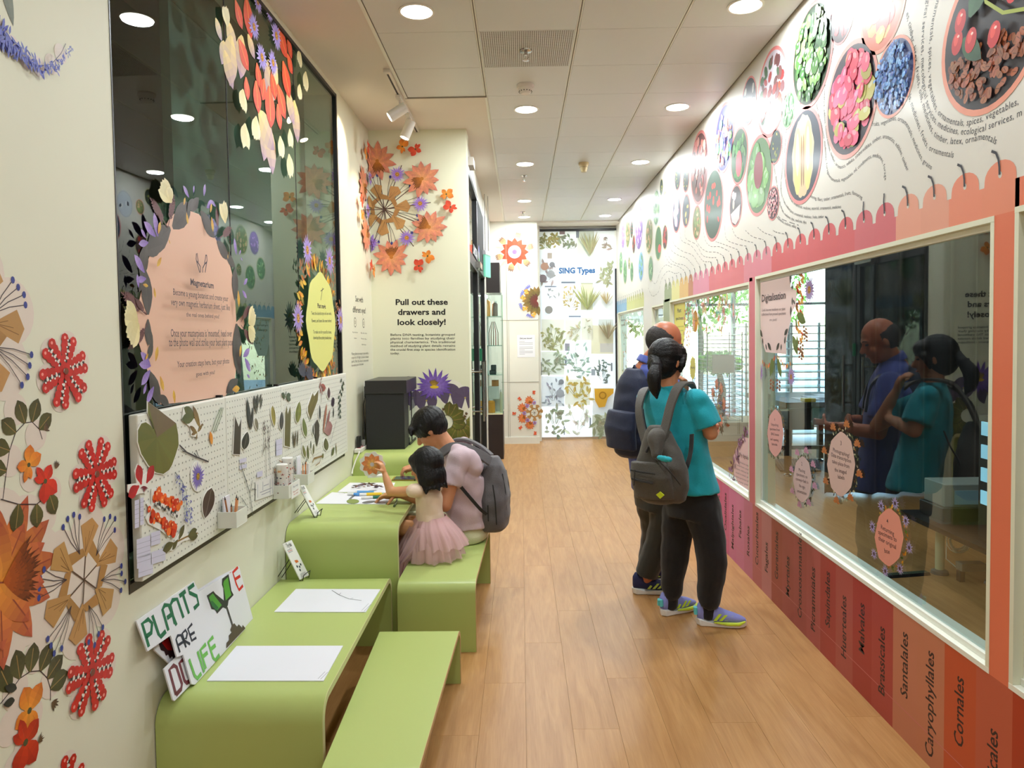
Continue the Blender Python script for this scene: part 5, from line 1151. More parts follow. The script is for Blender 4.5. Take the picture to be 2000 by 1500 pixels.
# ---------------------------------------------------------------- ceiling fixtures
lampw=pm('lamp_glow',(255,255,250),.5,emit=(255,252,244),es=14); rim=pm('lamp_rim',(240,238,232),.4)
for i,(x,y) in enumerate(LAMPS):
    if y<2.5: 
        pass
    row='left row' if x<.5 else 'right row'
    lab={(-.52,3.77):'round recessed downlight in the tile above the left glass panel',(1.19,3.78):'round downlight nearest the viewer in the right row'}.get((x,y),'round recessed downlight in the %s, %s'%(row,{5.4:'in front of the smoke detector' if x<.5 else 'second from the viewer',5.41:'second from the viewer',7.09:'third ring of lamps along the corridor',9.0:'second last before the far wall',10.2:'last before the far wall'}.get(y,{2.0:'first one behind the view',.3:'overhead beside the viewer',-1.5:'farthest behind the viewer'}.get(y,''))))
    T=thing('downlight',lab,'ceiling light',(x,y,ZC),0,'recessed downlights')
    MB().lathe([(.082,ZC-.0005),(.094,ZC-.0005),(.094,ZC-.004),(.082,ZC-.006)],(x,y,0),32,caps=False).build('trim_ring',rim,T,smooth=True)
    MB().lathe([(0,ZC-.003),(.082,ZC-.003),(.082,ZC-.0005),(0,ZC-.0005)],(x,y,0),32).build('diffuser',lampw,T)
chrome=pm('chrome',(190,188,184),.2,metal=1)
def sprinkler(x,y,lab):
    T=thing('sprinkler_head',lab,'sprinkler',(x,y,ZC),0,'sprinkler heads'); c=(x,y,0)
    MB().lathe([(0,ZC-.0005),(.038,ZC-.0005),(.036,ZC-.008),(.02,ZC-.012),(0,ZC-.012)],c,20).build('rosette',chrome,T,smooth=True)
    MB().lathe([(0,ZC-.012),(.010,ZC-.012),(.010,ZC-.03),(0,ZC-.03)],c,12).build('body',chrome,T,smooth=True)
    for s in(-1,1): MB().tube([(x+s*.008,y,ZC-.028),(x+s*.016,y,ZC-.042),(x+s*.004,y,ZC-.058)],.0025,6).build('arm',chrome,T)
    MB().lathe([(0,ZC-.058),(.02,ZC-.059),(.02,ZC-.061),(0,ZC-.062)],c,14).build('deflector',chrome,T)
pz=onZ(1027,98,ZC); sprinkler(pz.x,pz.y,'chrome sprinkler head in the perforated ceiling tile')
pz=onZ(1024,343,ZC); sprinkler(pz.x,pz.y,'small sprinkler head just behind the third lamp')
pz=onZ(1021,414,ZC); sprinkler(pz.x,pz.y,'smallest sprinkler head between the two farthest left lamps')
def detector(x,y,lab,c,h=.055,r=.052):
    T=thing('smoke_detector',lab,'smoke detector',(x,y,ZC)); c0=(x,y,0); mt=pm('detector_%d'%c[2],c,.45)
    MB().lathe([(0,ZC-.0005),(r,ZC-.0005),(r,ZC-.018),(r*.94,ZC-.024),(0,ZC-.024)],c0,28).build('base',mt,T,smooth=True)
    MB().lathe([(0,ZC-.024),(r*.86,ZC-.024),(r*.8,ZC-.042),(r*.5,ZC-h),(0,ZC-h)],c0,28).build('sensor_dome',mt,T,smooth=True)
    for t in ring(14): box('slot',(x+r*.74*math.cos(t)-.003,y+r*.74*math.sin(t)-.003,ZC-.048),(x+r*.74*math.cos(t)+.003,y+r*.74*math.sin(t)+.003,ZC-.042),dark,T)
pz=onZ(1026,166,ZC); detector(pz.x,pz.y,'white smoke detector on the tile behind the perforated one',(228,222,214),.06,.058)
pz=onZ(1140,318,ZC); detector(pz.x,pz.y,'yellowed smoke detector in the middle of the corridor ceiling',(206,186,140),.09,.05)
# track lights
tr=pm('track_white',(226,220,210),.4)
T=thing('lighting_track','white lighting track fixed along the plaster ceiling near the glass','lighting track',(-.87,4.7,ZC))
k0=onZ(752,136,ZC);k1=onZ(816,250,ZC); kx=(k0.x+k1.x)/2
box('rail',(kx-.018,k0.y,ZC-.022),(kx+.018,k1.y+.15,ZC-.001),tr,T); box('slot',(kx-.006,k0.y+.02,ZC-.0225),(kx+.006,k1.y+.12,ZC-.0218),black,T); box('end_cap',(kx-.02,k0.y-.02,ZC-.024),(kx+.02,k0.y,ZC-.0005),tr,T)
SPOT=[]
def spot(yc,aim,lab):
    T=thing('track_spotlight',lab,'spotlight',(kx,yc,ZC-.022)); p=Vector((kx,yc,ZC-.115)); d=(Vector(aim)-p).normalized()
    box('adapter',(kx-.017,yc-.06,ZC-.045),(kx+.017,yc+.06,ZC-.0228),tr,T,bevel=.003)
    MB().tube([(kx,yc,ZC-.045),(kx,yc,ZC-.085)],.007,8).build('stem',tr,T)
    MB().tube([p-d*.05,p+d*.085],.037,22).build('can',tr,T,smooth=True); MB().tube([p+d*.0852,p+d*.0858],.031,20).build('lens',pm('spot_glow',(255,240,210),.5,emit=(255,232,190),es=20),T)
    l=bpy.data.lights.new('spot_beam','SPOT'); l.energy=SPOT_E; l.color=(1,.80,.55); l.spot_size=math.radians(76); l.spot_blend=.7; l.shadow_soft_size=.03
    o=bpy.data.objects.new('spot_beam',l); C.objects.link(o); o.location=p+d*.09; o.rotation_euler=d.to_track_quat('-Z','Y').to_euler()
spot(5.02,(-1.25,4.95,2.9),'nearer white track spotlight turned toward the wall beside the glass'); spot(5.42,(-1.23,5.35,2.2),'farther white track spotlight aimed at the flower mandala corner')
# ---------------------------------------------------------------- far end
dr=thing('specimen_door','glass end door covered in backlit herbarium sheets titled SING Types','door',(.87,11,0))
FD=10.99; filmM=MATS['film']; UD=uvF(FD)
a=Art(mapF(FD)); a.w=0
a.poly([(.305,.0),(1.455,.0),(1.455,3.2),(.305,3.2)],rgb(236,240,238))
Zd=zm(3.4091,1040,430); V=lambda x,y:UD(*Zd(x,y))
def rect(x0,y0,x1,y1,c):
    c=tuple(v*.7+72 for v in c); a.poly([V(x0,y1),V(x1,y1),V(x1,y0),V(x0,y0)],rgb(*c))  # sheet colours lifted towards white: backlight glare put into the print
for r_ in ((298,70,410,258,(206,212,190)),(180,62,216,95,(120,90,90)),(290,62,310,118,(100,110,120)),(322,418,402,598,(214,212,166)),(100,218,130,256,(170,150,130)),(440,660,538,818,(206,210,200)),(390,700,538,890,(222,214,176)),(450,820,538,880,(208,204,200)),(60,660,212,870,(226,226,206)),(60,876,212,1030,(222,228,214)),(218,655,322,800,(232,230,214)),(325,650,402,800,(230,226,206)),(216,820,248,870,(120,116,130)),(215,908,228,968,(90,100,110)),(170,120,182,170,(110,120,130)),(522,950,532,1005,(90,96,100)),(392,992,418,1034,(130,140,150)),(215,1060,384,1232,(230,230,212)),(400,1116,538,1296,(226,228,226)),(398,1298,544,1450,(206,206,180)),(82,438,160,446,(90,100,120)),(192,410,284,420,(100,110,130)),(242,636,322,646,(100,110,130)),(380,1316,390,1372,(100,110,120)),(208,1372,216,1430,(110,120,130)),(60,1040,212,1240,(226,232,236)),(405,445,538,640,(236,234,226))): rect(*r_)
def plant(x0,y0,x1,y1,c,n=22,sz=.09,fan=False,stem=True):
    c=tuple(v*.68+70 for v in c)  # plant colours paled as well for the glare on the film
    cx,cy=(x0+x1)/2,y1; A_=V(cx,y1); 
    for i in range(n):
        if fan: t=PI/2+R.uniform(-.7,.7); L=math.dist(V(cx,y1),V(cx,y0))*R.uniform(.8,1.05); a.petal(A_[0],A_[1],t,L,L*.06,jit(rgb(*c),.2),jit(rgb(*c),.2),3); continue
        x,y=R.uniform(x0,x1),R.uniform(y0,y1); q=V(x,y); 
        if stem and i%2==0: a.line([V(cx+(x-cx)*.3,min(y1,y+(y1-y)*.5)),q],.005,rgb(c[0]*.8,c[1]*.8,c[2]*.7))
        a.petal(q[0],q[1],R.uniform(0,2*PI),sz*R.uniform(.6,1.2),sz*.4,jit(rgb(*c),.2),jit(rgb(*c),.25),3)
for q in ((60,100,110,190,(150,146,80)),(118,100,160,170,(158,140,60)),(185,100,285,195,(120,130,90)),(450,120,515,205,(150,130,110),8),(450,290,485,430,(170,172,120)),(495,295,530,430,(160,164,110)),(60,690,205,860,(160,164,96),40),(70,890,205,1010,(150,166,130),30),(220,830,380,1040,(150,180,160),36),(425,925,500,1090,(90,106,96),30,.07),(225,1070,380,1225,(206,176,60),26,.11),(95,1260,205,1430,(150,166,130),30,.11),(230,1250,370,1430,(220,224,200),16,.12),(405,1310,540,1440,(160,164,120),26,.13),(240,700,320,790,(200,196,150),12),(335,655,400,760,(190,186,150),10,.06),(75,1070,205,1225,(150,160,176),20,.08),(55,285,145,420,(150,130,120),14,.09),(90,465,185,520,(130,130,126),8,.06),(200,440,305,590,(190,160,80),26,.07)): plant(*q)
for q in ((325,75,440,235,(150,140,80)),(445,470,535,560,(190,160,90)),(465,665,535,790,(150,130,80)),(325,425,402,596,(150,150,70))): plant(*q,n=18,fan=True)
for x,y,r,c in ((122,362,26,(160,160,160)),(130,298,18,(130,130,134)),(108,598,26,(150,146,140)),(182,1152,28,(170,176,186)),(190,1076,18,(140,146,156)),(80,310,26,(190,150,130)),(68,390,26,(130,120,124))): q=V(x,y); s=(10.99/FPX)/3.409; a.disc(q[0],q[1],r*s,rgb(*c),16)
a.poly([V(*p) for p in ((410,1120),(538,1120),(536,1150),(500,1180),(480,1240),(440,1246),(415,1200))],rgb(222,170,60)); q=V(465,1165); a.disc(q[0],q[1],.06,rgb(180,130,40),12); a.disc(q[0],q[1],.04,rgb(222,170,60),12)
rect(170,270,435,400,(240,242,242))
fit(a,'SING Types',UD,Zd(174,356),Zd(416,352),11,rgb(70,112,160),.05)
a.build('printed_film',filmM,dr)
box('door_frame',(.262,10.97,0),(.305,11.05,3.24),black,dr); box('door_frame',(1.455,10.97,0),(1.4795,11.05,2.62),black,dr); box('door_frame',(1.455,10.97,2.62),(1.4795,11.05,3.24),frame_w,dr); box('top_rail',(.262,10.96,3.2),(1.4795,11.05,3.235),black,dr); box('bottom_rail',(.305,10.97,0),(1.455,11.02,.035),chrome,dr)
box('pull_handle',(.30,10.955,1.0),(.312,10.97,1.2),black,dr)
# black framed glass doors on the left
wl2=struct(box('wall_left_far',(-.62,8.75,0),(-.44,10.6,ZC),white))
box('wall_section',(-.6,6.09,3.05),(-.445,8.75,ZC),white,wl2)
darkroom=struct(box('wall_dark_room',(-2.2,6.09,0),(-2.15,10.5,3.05),pm('dark_wall',(36,38,42),.7)))
box('ceiling_section',(-2.2,6.09,3.05),(-.6,10.5,3.1),dark,darkroom); box('wall_section',(-2.2,10.45,0),(-.6,10.5,3.05),dark,darkroom)
for i,(y0,y1,h) in enumerate(((6.10,7.40,3.05),(7.42,8.74,2.36))):
    d=struct(box('door_%d'%(i+1),(-.50,y0,h-.05),(-.43,y1,h),black)); 
    for nm,aa,bb in (('stile',(-.49,y0,0),(-.435,y0+.07,h-.05)),('stile',(-.49,y1-.07,0),(-.435,y1,h-.05)),('rail',(-.49,y0+.07,0),(-.435,y1-.07,.10)),('rail',(-.49,y0+.07,2.26),(-.435,y1-.07,2.36))): 
        if nm=='rail' and aa[2]>2 and h<2.5: continue
        box(nm,aa,bb,black,d)
    MB().add([(-.46,y0+.07,.1),(-.46,y1-.07,.1),(-.46,y1-.07,h-.05),(-.46,y0+.07,h-.05)],[(0,1,2,3)]).build('glass_pane',MATS['dark_glass'],d,normals=False)
    yh=y0+1.05 if i==0 else y0+.16
    for s,x in ((1,-.385),(-1,-.53)): MB().tube([(x,yh,.75),(x,yh,1.35)],.014,10).build('pull_handle',chrome if s>0 else black,d,smooth=True)
    for z in (.85,1.25): MB().tube([(-.53,yh,z),(-.385,yh,z)],.009,8).build('handle_post',chrome,d)
hx=Art(lambda u,v,w:(-.428+w,-u,v)); c_=(-7.5,2.46)
for k,cc in enumerate(((80,90,190),(70,120,200),(60,170,110),(120,190,70),(220,220,225),(150,150,210))): hx.poly([c_,(c_[0]+.105*math.cos(PI/2+k*PI/3),c_[1]+.105*math.sin(PI/2+k*PI/3)),(c_[0]+.105*math.cos(PI/2+(k+1)*PI/3),c_[1]+.105*math.sin(PI/2+(k+1)*PI/3))],rgb(*cc),False)
hx.w+=STEP; hx.poly([(c_[0]-.05,c_[1]+.03),(c_[0]-.02,c_[1]+.03),(c_[0],c_[1]-.02),(c_[0]+.02,c_[1]+.03),(c_[0]+.05,c_[1]+.03),(c_[0]+.01,c_[1]-.05),(c_[0]-.01,c_[1]-.05)],rgb(235,238,240))
hx.xf(-6.92,2.375); hx.text('NATIONAL',.13,rgb(236,238,240),bold=.02); hx.xf(0,0); hx.build('door_lettering',MATS['vinyl'],bpy.data.objects['door_1'])
box('transom_wall',(-.5,7.42,2.37),(-.44,8.74,3.05),dark,wl2)
box('closer',(-.435,7.0,2.28),(-.385,7.35,2.34),chrome,bpy.data.objects['door_1'])
o=box('release_button',(-.432,7.405,1.35),(-.405,7.42,1.48),pm('green_plastic',(20,120,80),.4)); tag(o,'small green break-glass box on the black door frame','door release')
o=box('motion_sensor',(-.43,6.14,3.07),(-.385,6.34,3.14),tr); tag(o,'small white sensor box above the black glass doors','sensor')
T=thing('exit_sign','green-edged exit sign hanging on two thin rods from the soffit','exit sign',(-.395,8.6,2.3))
sg=MB(); sg.M=Matrix.Translation((-.395,8.6,0))@Matrix.Rotation(math.radians(76),4,'Z'); sg.box((-.11,-.012,2.32),(.11,.012,2.58)); sg.build('panel',pm('exit_green',(120,200,170),.4,emit=(120,210,180),es=.5),T)
sg=MB(); sg.M=Matrix.Translation((-.395,8.6,0))@Matrix.Rotation(math.radians(76),4,'Z'); sg.box((-.12,-.02,2.58),(.12,.02,2.63)); sg.build('housing',pm('sign_white',(222,222,228),.4),T)
for s in(-1,1): p_=Vector((-.395,8.6,0))+Matrix.Rotation(math.radians(76),3,'Z')@Vector((s*.07,0,0)); MB().tube([(p_.x,p_.y,2.63),(p_.x,p_.y,ZC-.001)],.005,6).build('rod',chrome,T)
# display cabinet
T=thing('display_cabinet','tall narrow dark veneer cabinet with a lit glass vitrine of specimens','cabinet',(-.37,9.4,0))
cx0,cx1,cy0,cy1=-.55,-.245,9.25,9.75
box('base',(cx0,cy0,0),(cx1,cy1,.585),blackwood,T); box('top_box',(cx0,cy0,2.17),(cx1-.02,cy1,2.56),blackwood,T); box('back_panel',(cx0,cy0,.585),(cx0+.02,cy1,2.17),pm('cabinet_back',(214,216,190),.5),T)
gz=[1.10,1.48,1.86]
shelfg=pm('shelf_glass',(150,180,160),.1)
for z in gz: box('glass_shelf',(cx0+.02,cy0+.005,z),(cx1-.006,cy1-.005,z+.008),shelfg,T)
box('vitrine_floor',(cx0+.02,cy0+.005,.585),(cx1-.006,cy1-.005,.60),pm('vitrine_floor',(240,230,190),.4),T)
for q in (((cx0+.02,cy0+.002),(cx1-.002,cy0+.002)),((cx1-.002,cy0+.002),(cx1-.002,cy1))): MB().add([(q[0][0],q[0][1],.6),(q[1][0],q[1][1],.6),(q[1][0],q[1][1],2.17),(q[0][0],q[0][1],2.17)],[(0,1,2,3)]).build('glass_side',MATS['glass'],T,normals=False)
for (x,y) in ((cx1-.004,cy0),(cx1-.004,cy1-.006)): box('edge_profile',(x,y,.6),(x+.006,y+.006,2.17),pm('green_glass_edge',(90,130,110),.2),T)
MB().tube([(-.455,cy0+.03,.62),(-.455,cy0+.03,2.15)],.011,8).build('light_tube',pm('tube_glow',(255,250,235),.5,emit=(255,246,226),es=18),T)
area('vitrine_light',(cx0+.15,cy0+.25,2.15),.2,11,(1,.92,.78))
def jar(x,y,z,r,h,c,lab,stopper=True):
    T=thing('specimen_jar',lab,'jar',(x,y,z),0,'specimen jars in the cabinet')
    MB().lathe([(0,z+.001),(r,z+.001),(r,z+h*.8),(r*.6,z+h*.9),(r*.6,z+h*.9),(0,z+h*.9)],(x,y,0),16).build('body',pm('jar_%d_%d_%d'%c,c,.15),T,smooth=True); MB().lathe([(0,z+h*.9),(r*.65,z+h*.9),(r*.65,z+h),(0,z+h)],(x,y,0),14).build('stopper',pm('jar_cap',(220,222,214),.2),T,smooth=True)
jar(-.44,9.36,1.869,.045,.24,(214,150,80),'tall jar of orange specimens on the top shelf'); jar(-.34,9.40,1.869,.04,.2,(110,90,80),'dark cone specimen jar on the top shelf')
jar(-.40,9.36,.601,.05,.18,(220,150,60),'amber jar on the vitrine floor'); jar(-.272,9.40,.601,.018,.3,(206,200,170),'slender clear jar at the back of the vitrine floor')
for i,(x,c) in enumerate(((-.42,(110,70,50)),(-.39,(150,110,80)),(-.36,(90,70,50)),(-.33,(170,60,50)),(-.30,(120,100,70)))): tag(MB().tube([(x,9.35,1.489),(x+.0,9.38,1.65),(x-.02*(i-2),9.40,1.80)],[.006,.005,.003],6).build('dried_stalk',pm('stalk_%d'%i,c,.6)),'thin dried stalk leaning in the middle shelf of the cabinet, %s'%('dark brown','tan','olive brown','reddish','khaki')[i],'dried stalk','dried stalks in the cabinet')
for x0,x1,z,h,c,l in ((-.42,-.33,1.109,.05,(70,70,66),'dark seed box on the third shelf'),(-.40,-.33,1.16,.07,(60,64,60),'black pod cluster standing on the dark seed box')): o=box('seed_box',(x0,9.35,z+ (.0 if z<1.15 else .0)),(x1,9.45,z+h),pm('seed_%d'%int(z*100),c,.6),bevel=.008); tag(o,l,'specimen')
o=box('wooden_block',(-.39,9.34,.95),(-.30,9.42,1.03),pm('block_wood',(176,120,60),.5)); tag(o,'small brown wooden specimen block in the lower vitrine','specimen'); tag(box('block_plinth',(-.43,9.33,.782),(-.295,9.45,.949),pm('plinth',(206,206,196),.5)),'pale plinth under the wooden specimen block','plinth')
box('low_riser',(-.44,9.50,.60),(-.27,9.6,.78),pm('plinth',(206,206,196),.5),T)
# ---------------------------------------------------------------- laboratory beyond the windows
labw=pm('lab_wall_dark',(40,40,42),.7)
struct(box('wall_lab_side',(6.1,.5,0),(6.2,12.2,ZC),labw)); struct(box('wall_lab_front',(1.58,.4,0),(6.2,.5,ZC),labw))
wlb=struct(box('wall_lab_back',(1.58,11.6,2.75),(6.2,11.75,ZC),white)); box('wall_section',(1.48,11.2,0),(1.66,11.75,ZC),white,wlb)
wn=struct(box('window_6',(1.66,11.62,0),(6.2,11.70,.08),frame_w))
for x in (1.66,2.55,3.44,4.33,5.22,6.1): box('window_frame',(x,11.62,.08),(x+.05,11.70,2.75),pm('alu_frame',(150,160,160),.4),wn)
box('window_frame',(1.71,11.63,2.05),(6.1,11.69,2.09),MATS['alu_frame'],wn)
MB().add([(1.66,11.66,.08),(6.1,11.66,.08),(6.1,11.66,2.75),(1.66,11.66,2.75)],[(0,1,2,3)]).build('glass_pane',MATS['glass'],wn,normals=False)
struct(box('ground_outside',(-8,11.2,-.12),(16,30,-.1),pm('pavement',(190,188,180),.8)))
leafm=pm('leaf_green',(104,150,62),.6,noise=.3,nscale=3)
n_=leafm.node_tree; tr_=n_.nodes.new('ShaderNodeBsdfTranslucent'); tr_.inputs[0].default_value=rgb(150,200,80); mx_=n_.nodes.new('ShaderNodeMixShader'); mx_.inputs[0].default_value=.5
n_.links.new(n_.nodes['Principled BSDF'].outputs[0],mx_.inputs[1]); n_.links.new(tr_.outputs[0],mx_.inputs[2]); n_.links.new(mx_.outputs[0],n_.nodes['Material Output'].inputs[0])
bark=pm('bark',(110,96,80),.8,noise=.3,nscale=12)
def tree(x,y,h,r,lab,n=1300):
    T=thing('leafy_tree',lab,'tree',(x,y,-.1),0,'trees outside the lab window')
    MB().tube([(x,y,-.1),(x+.05,y,h*.4),(x-.05,y,h*.8)],[.09,.07,.03],8).build('trunk',bark,T,smooth=True)
    mb=MB()
    for i in range(n):
        d=Vector((R.gauss(0,1),R.gauss(0,1),R.gauss(0,1))).normalized()*r*R.random()**.4; c=Vector((x,y,h*.72))+Vector((d.x,d.y*.7,d.z*h*.30))
        e=Euler((R.uniform(0,6),R.uniform(0,6),R.uniform(0,6))).to_matrix(); L=R.uniform(.05,.10)
        mb.add([c+e@Vector(p) for p in ((-L,0,0),(0,-L*.4,0),(L,0,0),(0,L*.4,0))],[(0,1,2,3)])
    o=mb.build('foliage',leafm,T,normals=False); o['kind']='stuff'
tree(2.3,13.1,3.2,.8,'leafy green tree seen left of the mesh rack through the lab window'); tree(3.7,14.9,3.6,.95,'tall leafy tree behind the wire rack'); tree(1.3,15.2,3.4,.9,'green tree showing in the narrow corridor window'); tree(5.6,16.5,3.8,1.1,'distant tree beyond the louvred rack'); tree(3.5,12.6,1.5,.42,'low green bush outside the lab window',700)
# curtain
mb=MB(); N=70; vs=[]
for i in range(N+1):
    x=2.95+3.1*i/N; y=6.95+.05*math.sin(i*1.15)+.02*math.sin(i*.37)
    vs+=[(x,y,.02),(x,y,3.0)]
mb.add(vs,[(2*i,2*i+2,2*i+3,2*i+1) for i in range(N)]); tag(mb.build('curtain',pm('curtain_dark',(34,36,42),.8,sheen=.3),smooth='all'),'long dark pleated curtain hanging across the lab','curtain')
# conveyor
T=thing('conveyor_table','black and teal conveyor scanning table on levelling legs in the lab','table',(3.1,8.0,0)); teal=pm('teal_panel',(70,130,140),.3); ci=pm('cast_dark',(44,42,42),.4)
box('top',(2.80,7.55,.80),(3.75,8.9,.86),ci,T,bevel=.005); box('side_panel',(3.08,7.54,.62),(3.75,7.56,.80),teal,T); box('motor_box',(2.84,7.60,.56),(3.12,7.9,.80),ci,T,bevel=.01)
for x,y in ((2.96,7.93),(3.7,7.62),(2.86,8.85),(3.7,8.85)):
    box('leg',(x-.03,y-.03,.04),(x+.03,y+.03,.80),ci,T); MB().lathe([(0,0),(.045,0),(.04,.02),(.012,.03),(.012,.042),(0,.042)],(x,y,0),14).build('foot',chrome,T,smooth=True)
box('cross_beam',(2.86,7.92,.30),(3.70,7.95,.34),ci,T)
tag(box('yellow_clamp',(3.0,7.56,.862),(3.12,7.68,.90),pm('yellow_plastic',(240,210,40),.4),bevel=.005),'yellow clamp on the corner of the conveyor table','clamp')
for i in range(3): tag(box('specimen_sheet',(3.05+.2*i,7.8+.2*i,.8605+.001*i),(3.3+.2*i,8.1+.2*i,.8655+.001*i),paperm),'specimen sheet lying on the conveyor, %s'%('nearest the clamp','middle one','farthest back')[i],'paper','specimen sheets on the conveyor')
# ribbed floor mat
q=[onZ(x,y,.0) for x,y in ((1506,898),(1600,898),(1604,921),(1524,921))]
T=thing('ribbed_mat','dark ribbed rubber mat on the lab floor under the conveyor','mat',q[0]); MB().hexa([(p.x,p.y,.0005) for p in q],[(p.x,p.y,.012) for p in q]).build('base',pm('rubber',(60,58,58),.6),T)
mb=MB()
for k in range(16):
    t=(k+.5)/16; a_=q[0].lerp(q[3],t) if 0 else q[0].lerp(q[1],t); b_=q[3].lerp(q[2],t); mb.tube([(a_.x,a_.y,.014),(b_.x,b_.y,.014)],.006,5)
o=mb.build('rib',pm('rubber_rib',(100,96,92),.6),T); o['kind']='stuff'
# pale louvred rack
T=thing('louvred_rack','pale blue-white rack of many horizontal shelves at the back of the lab','rack',(3.95,10.6,0)); lw=pm('rack_white',(214,226,232),.35)
for x in (3.25,3.9,4.55): 
    for y in (10.35,10.95): box('post',(x,y,0),(x+.03,y+.03,1.75),lw,T)
for k in range(15): box('shelf',(3.25,10.35,.12+k*.112),(4.58,10.98,.135+k*.112),lw,T)
# wire drying rack on wooden plan chest
T=thing('plan_chest','low pale wooden plan chest carrying the wire drying rack','chest',(2.45,9.3,0)); pw=pm('pale_wood',(206,174,128),.5,noise=.12,nscale=6)
box('body',(1.75,9.0,.04),(3.1,9.7,.45),pw,T); box('top',(1.72,8.97,.45),(3.13,9.73,.475),pw,T)
for k in range(3): box('drawer',(1.78,8.985,.07+k*.125),(3.07,9.0,.185+k*.125),pw,T,bevel=.002)
T=thing('wire_rack','tall grey wire drying rack with trays and a white sheet','rack',(2.52,9.35,.475)); wg=pm('wire_grey',(150,152,146),.4)
rx0,rx1,ry0,ry1=2.36,2.80,9.05,9.6
for x,y in ((rx0,ry0),(rx1,ry0),(rx0,ry1),(rx1,ry1)): MB().tube([(x,y,.476),(x,y,1.62)],.008,6).build('post',wg,T)
for k in range(22):
    z=.50+k*.051; mb=MB()
    mb.tube([(rx0,ry0,z),(rx1,ry0,z),(rx1,ry1,z),(rx0,ry1,z),(rx0,ry0,z)],.004,5,caps=False)
    for j in range(1,6): mb.tube([(rx0+(rx1-rx0)*j/6,ry0,z),(rx0+(rx1-rx0)*j/6,ry1,z)],.002,4)
    mb.build('tray',wg,T)
MB().add([(rx0+.06,ry0-.012,1.10),(rx1-.1,ry0-.012,1.10),(rx1-.1,ry0-.012,1.33),(rx0+.06,ry0-.012,1.33)],[(0,1,2,3)]).build('notice_sheet',paperm,T,normals=False)
T=thing('light_column','slim bright vertical light tube standing left of the wire rack','lamp',(2.25,9.2,.475)); MB().tube([(2.25,9.15,.50),(2.25,9.15,1.95)],.018,10).build('tube',pm('column_glow',(250,255,255),.5,emit=(240,250,255),es=5),T,smooth=True); MB().lathe([(0,.476),(.05,.476),(.05,.495),(.02,.50),(0,.50)],(2.25,9.15,0),16).build('foot',chrome,T)
# low black table with machine, drawers, coil
T=thing('low_lab_table','low black lab table on cream legs close behind the big window','table',(3.0,4.6,0)); cl=pm('cream_leg',(206,210,170),.4)
box('top',(2.62,3.72,.325),(3.75,4.95,.357),black,T)
for x,y in ((2.74,4.67),(2.95,4.45),(3.6,4.85),(3.6,3.95)):
    MB().tube([(x,y,.03),(x,y,.325)],.028 if y>4.6 else .02,12).build('leg',cl if y>4.6 else ci,T,smooth=True); MB().lathe([(0,0.0005),(.055,.0005),(.05,.02),(.03,.03),(0,.03)],(x,y,0),16).build('foot',pm('foot_grey',(96,92,84),.5),T,smooth=True)
T=thing('scanner_unit','grey box unit with black base on the low lab table','machine',(3.1,4.95,.357)); box('base',(2.72,4.60,.358),(3.6,4.88,.45),pm('base_black',(22,22,24),.3),T,bevel=.006); box('body',(2.74,4.62,.4502),(3.55,4.86,.60),pm('scanner_grey',(150,156,150),.5),T,bevel=.006); box('front_label',(2.80,4.614,.47),(3.1,4.62,.56),pm('scanner_blue',(150,186,200),.4),T); MB().tube([(2.95,4.595,.40),(3.3,4.595,.41)],.004,6).build('handle',chrome,T)
T=thing('lit_drawers','dark four-drawer unit with pale cyan lit fronts at the window edge','drawer unit',(2.9,4.1,.357)); box('body',(2.70,3.76,.358),(3.2,4.22,1.1),ci,T)
for k in range(4): box('drawer_front',(2.692,3.79,.58+k*.135),(2.70,4.19,.66+k*.135),pm('drawer_glow',(170,220,236),.4,emit=(150,210,236),es=.7),T)
c=Vector((2.79,4.55,.255)); pts=[]
for k in range(7*14+1):
    t=2*PI*k/14; rr=.062+.012*math.sin(k*.13)*1.0; pts.append((c.x+rr*math.cos(t),c.y+.012*math.sin(k*.21),c.z+rr*1.15*math.sin(t)))
tag(MB().tube(pts+[(2.74,4.60,.25),(2.74,4.6,.12),(2.80,4.56,.06)],.0032,5).build('coiled_cable',pm('cable_white',(244,244,238),.5),smooth=True),'coil of white cable hung on the cream table leg','cable')
T=thing('cable_tray','grey bracket with a cream block between the table legs','bracket',(2.9,4.5,.09)); box('bracket',(2.775,4.49,.07),(2.93,4.56,.12),pm('bracket_grey',(120,122,112),.4),T,bevel=.003); box('block',(2.935,4.5,.08),(3.02,4.54,.11),pm('block_cream',(214,206,164),.5),T); box('plate',(2.77,4.5,.0005),(2.80,4.54,.07),ci,T)
q=[(2.25,4.56),(2.66,4.63),(2.65,4.70),(2.24,4.63)]
T=thing('cable_cover','black floor cable cover strip with grey stripes in the lab','cable cover',(2.4,4.6,0)); MB().hexa([(x,y,.0005) for x,y in q],[(x,y+ (.012 if i<2 else -.012),.016) for i,(x,y) in enumerate(q)]).build('cover',black,T); 
for k in (.35,.65): MB().tube([(2.25,4.56+.07*k,.0165),(2.655,4.63+.07*k,.0165)],.0018,5).build('stripe',pm('stripe_grey',(130,150,110),.5),T)
for (x,y) in ((2.6,3.4),(4.4,3.4),(2.4,6.0),(3.2,9.6)):  # panel lamps added out of view to brighten the lab
    T=thing('lab_fill_panel','unseen square panel lamp added to brighten the lab, over %s'%{3.4:'the low black table' if x<3 else 'the side of the lab',6.0:'the lab floor before the curtain',9.6:'the wire rack'}[y],'ceiling light',(x,y,ZC))
    box('frame',(x-.16,y-.16,ZC-.012),(x+.16,y+.16,ZC+.011),frame_w,T); box('diffuser',(x-.14,y-.14,ZC-.0135),(x+.14,y+.14,ZC-.0121),lampw,T)
    area('lab_fill_light',(x,y,ZC-.02),.26,9 if y<9 else 30,(.9,.97,1),shape='SQUARE')
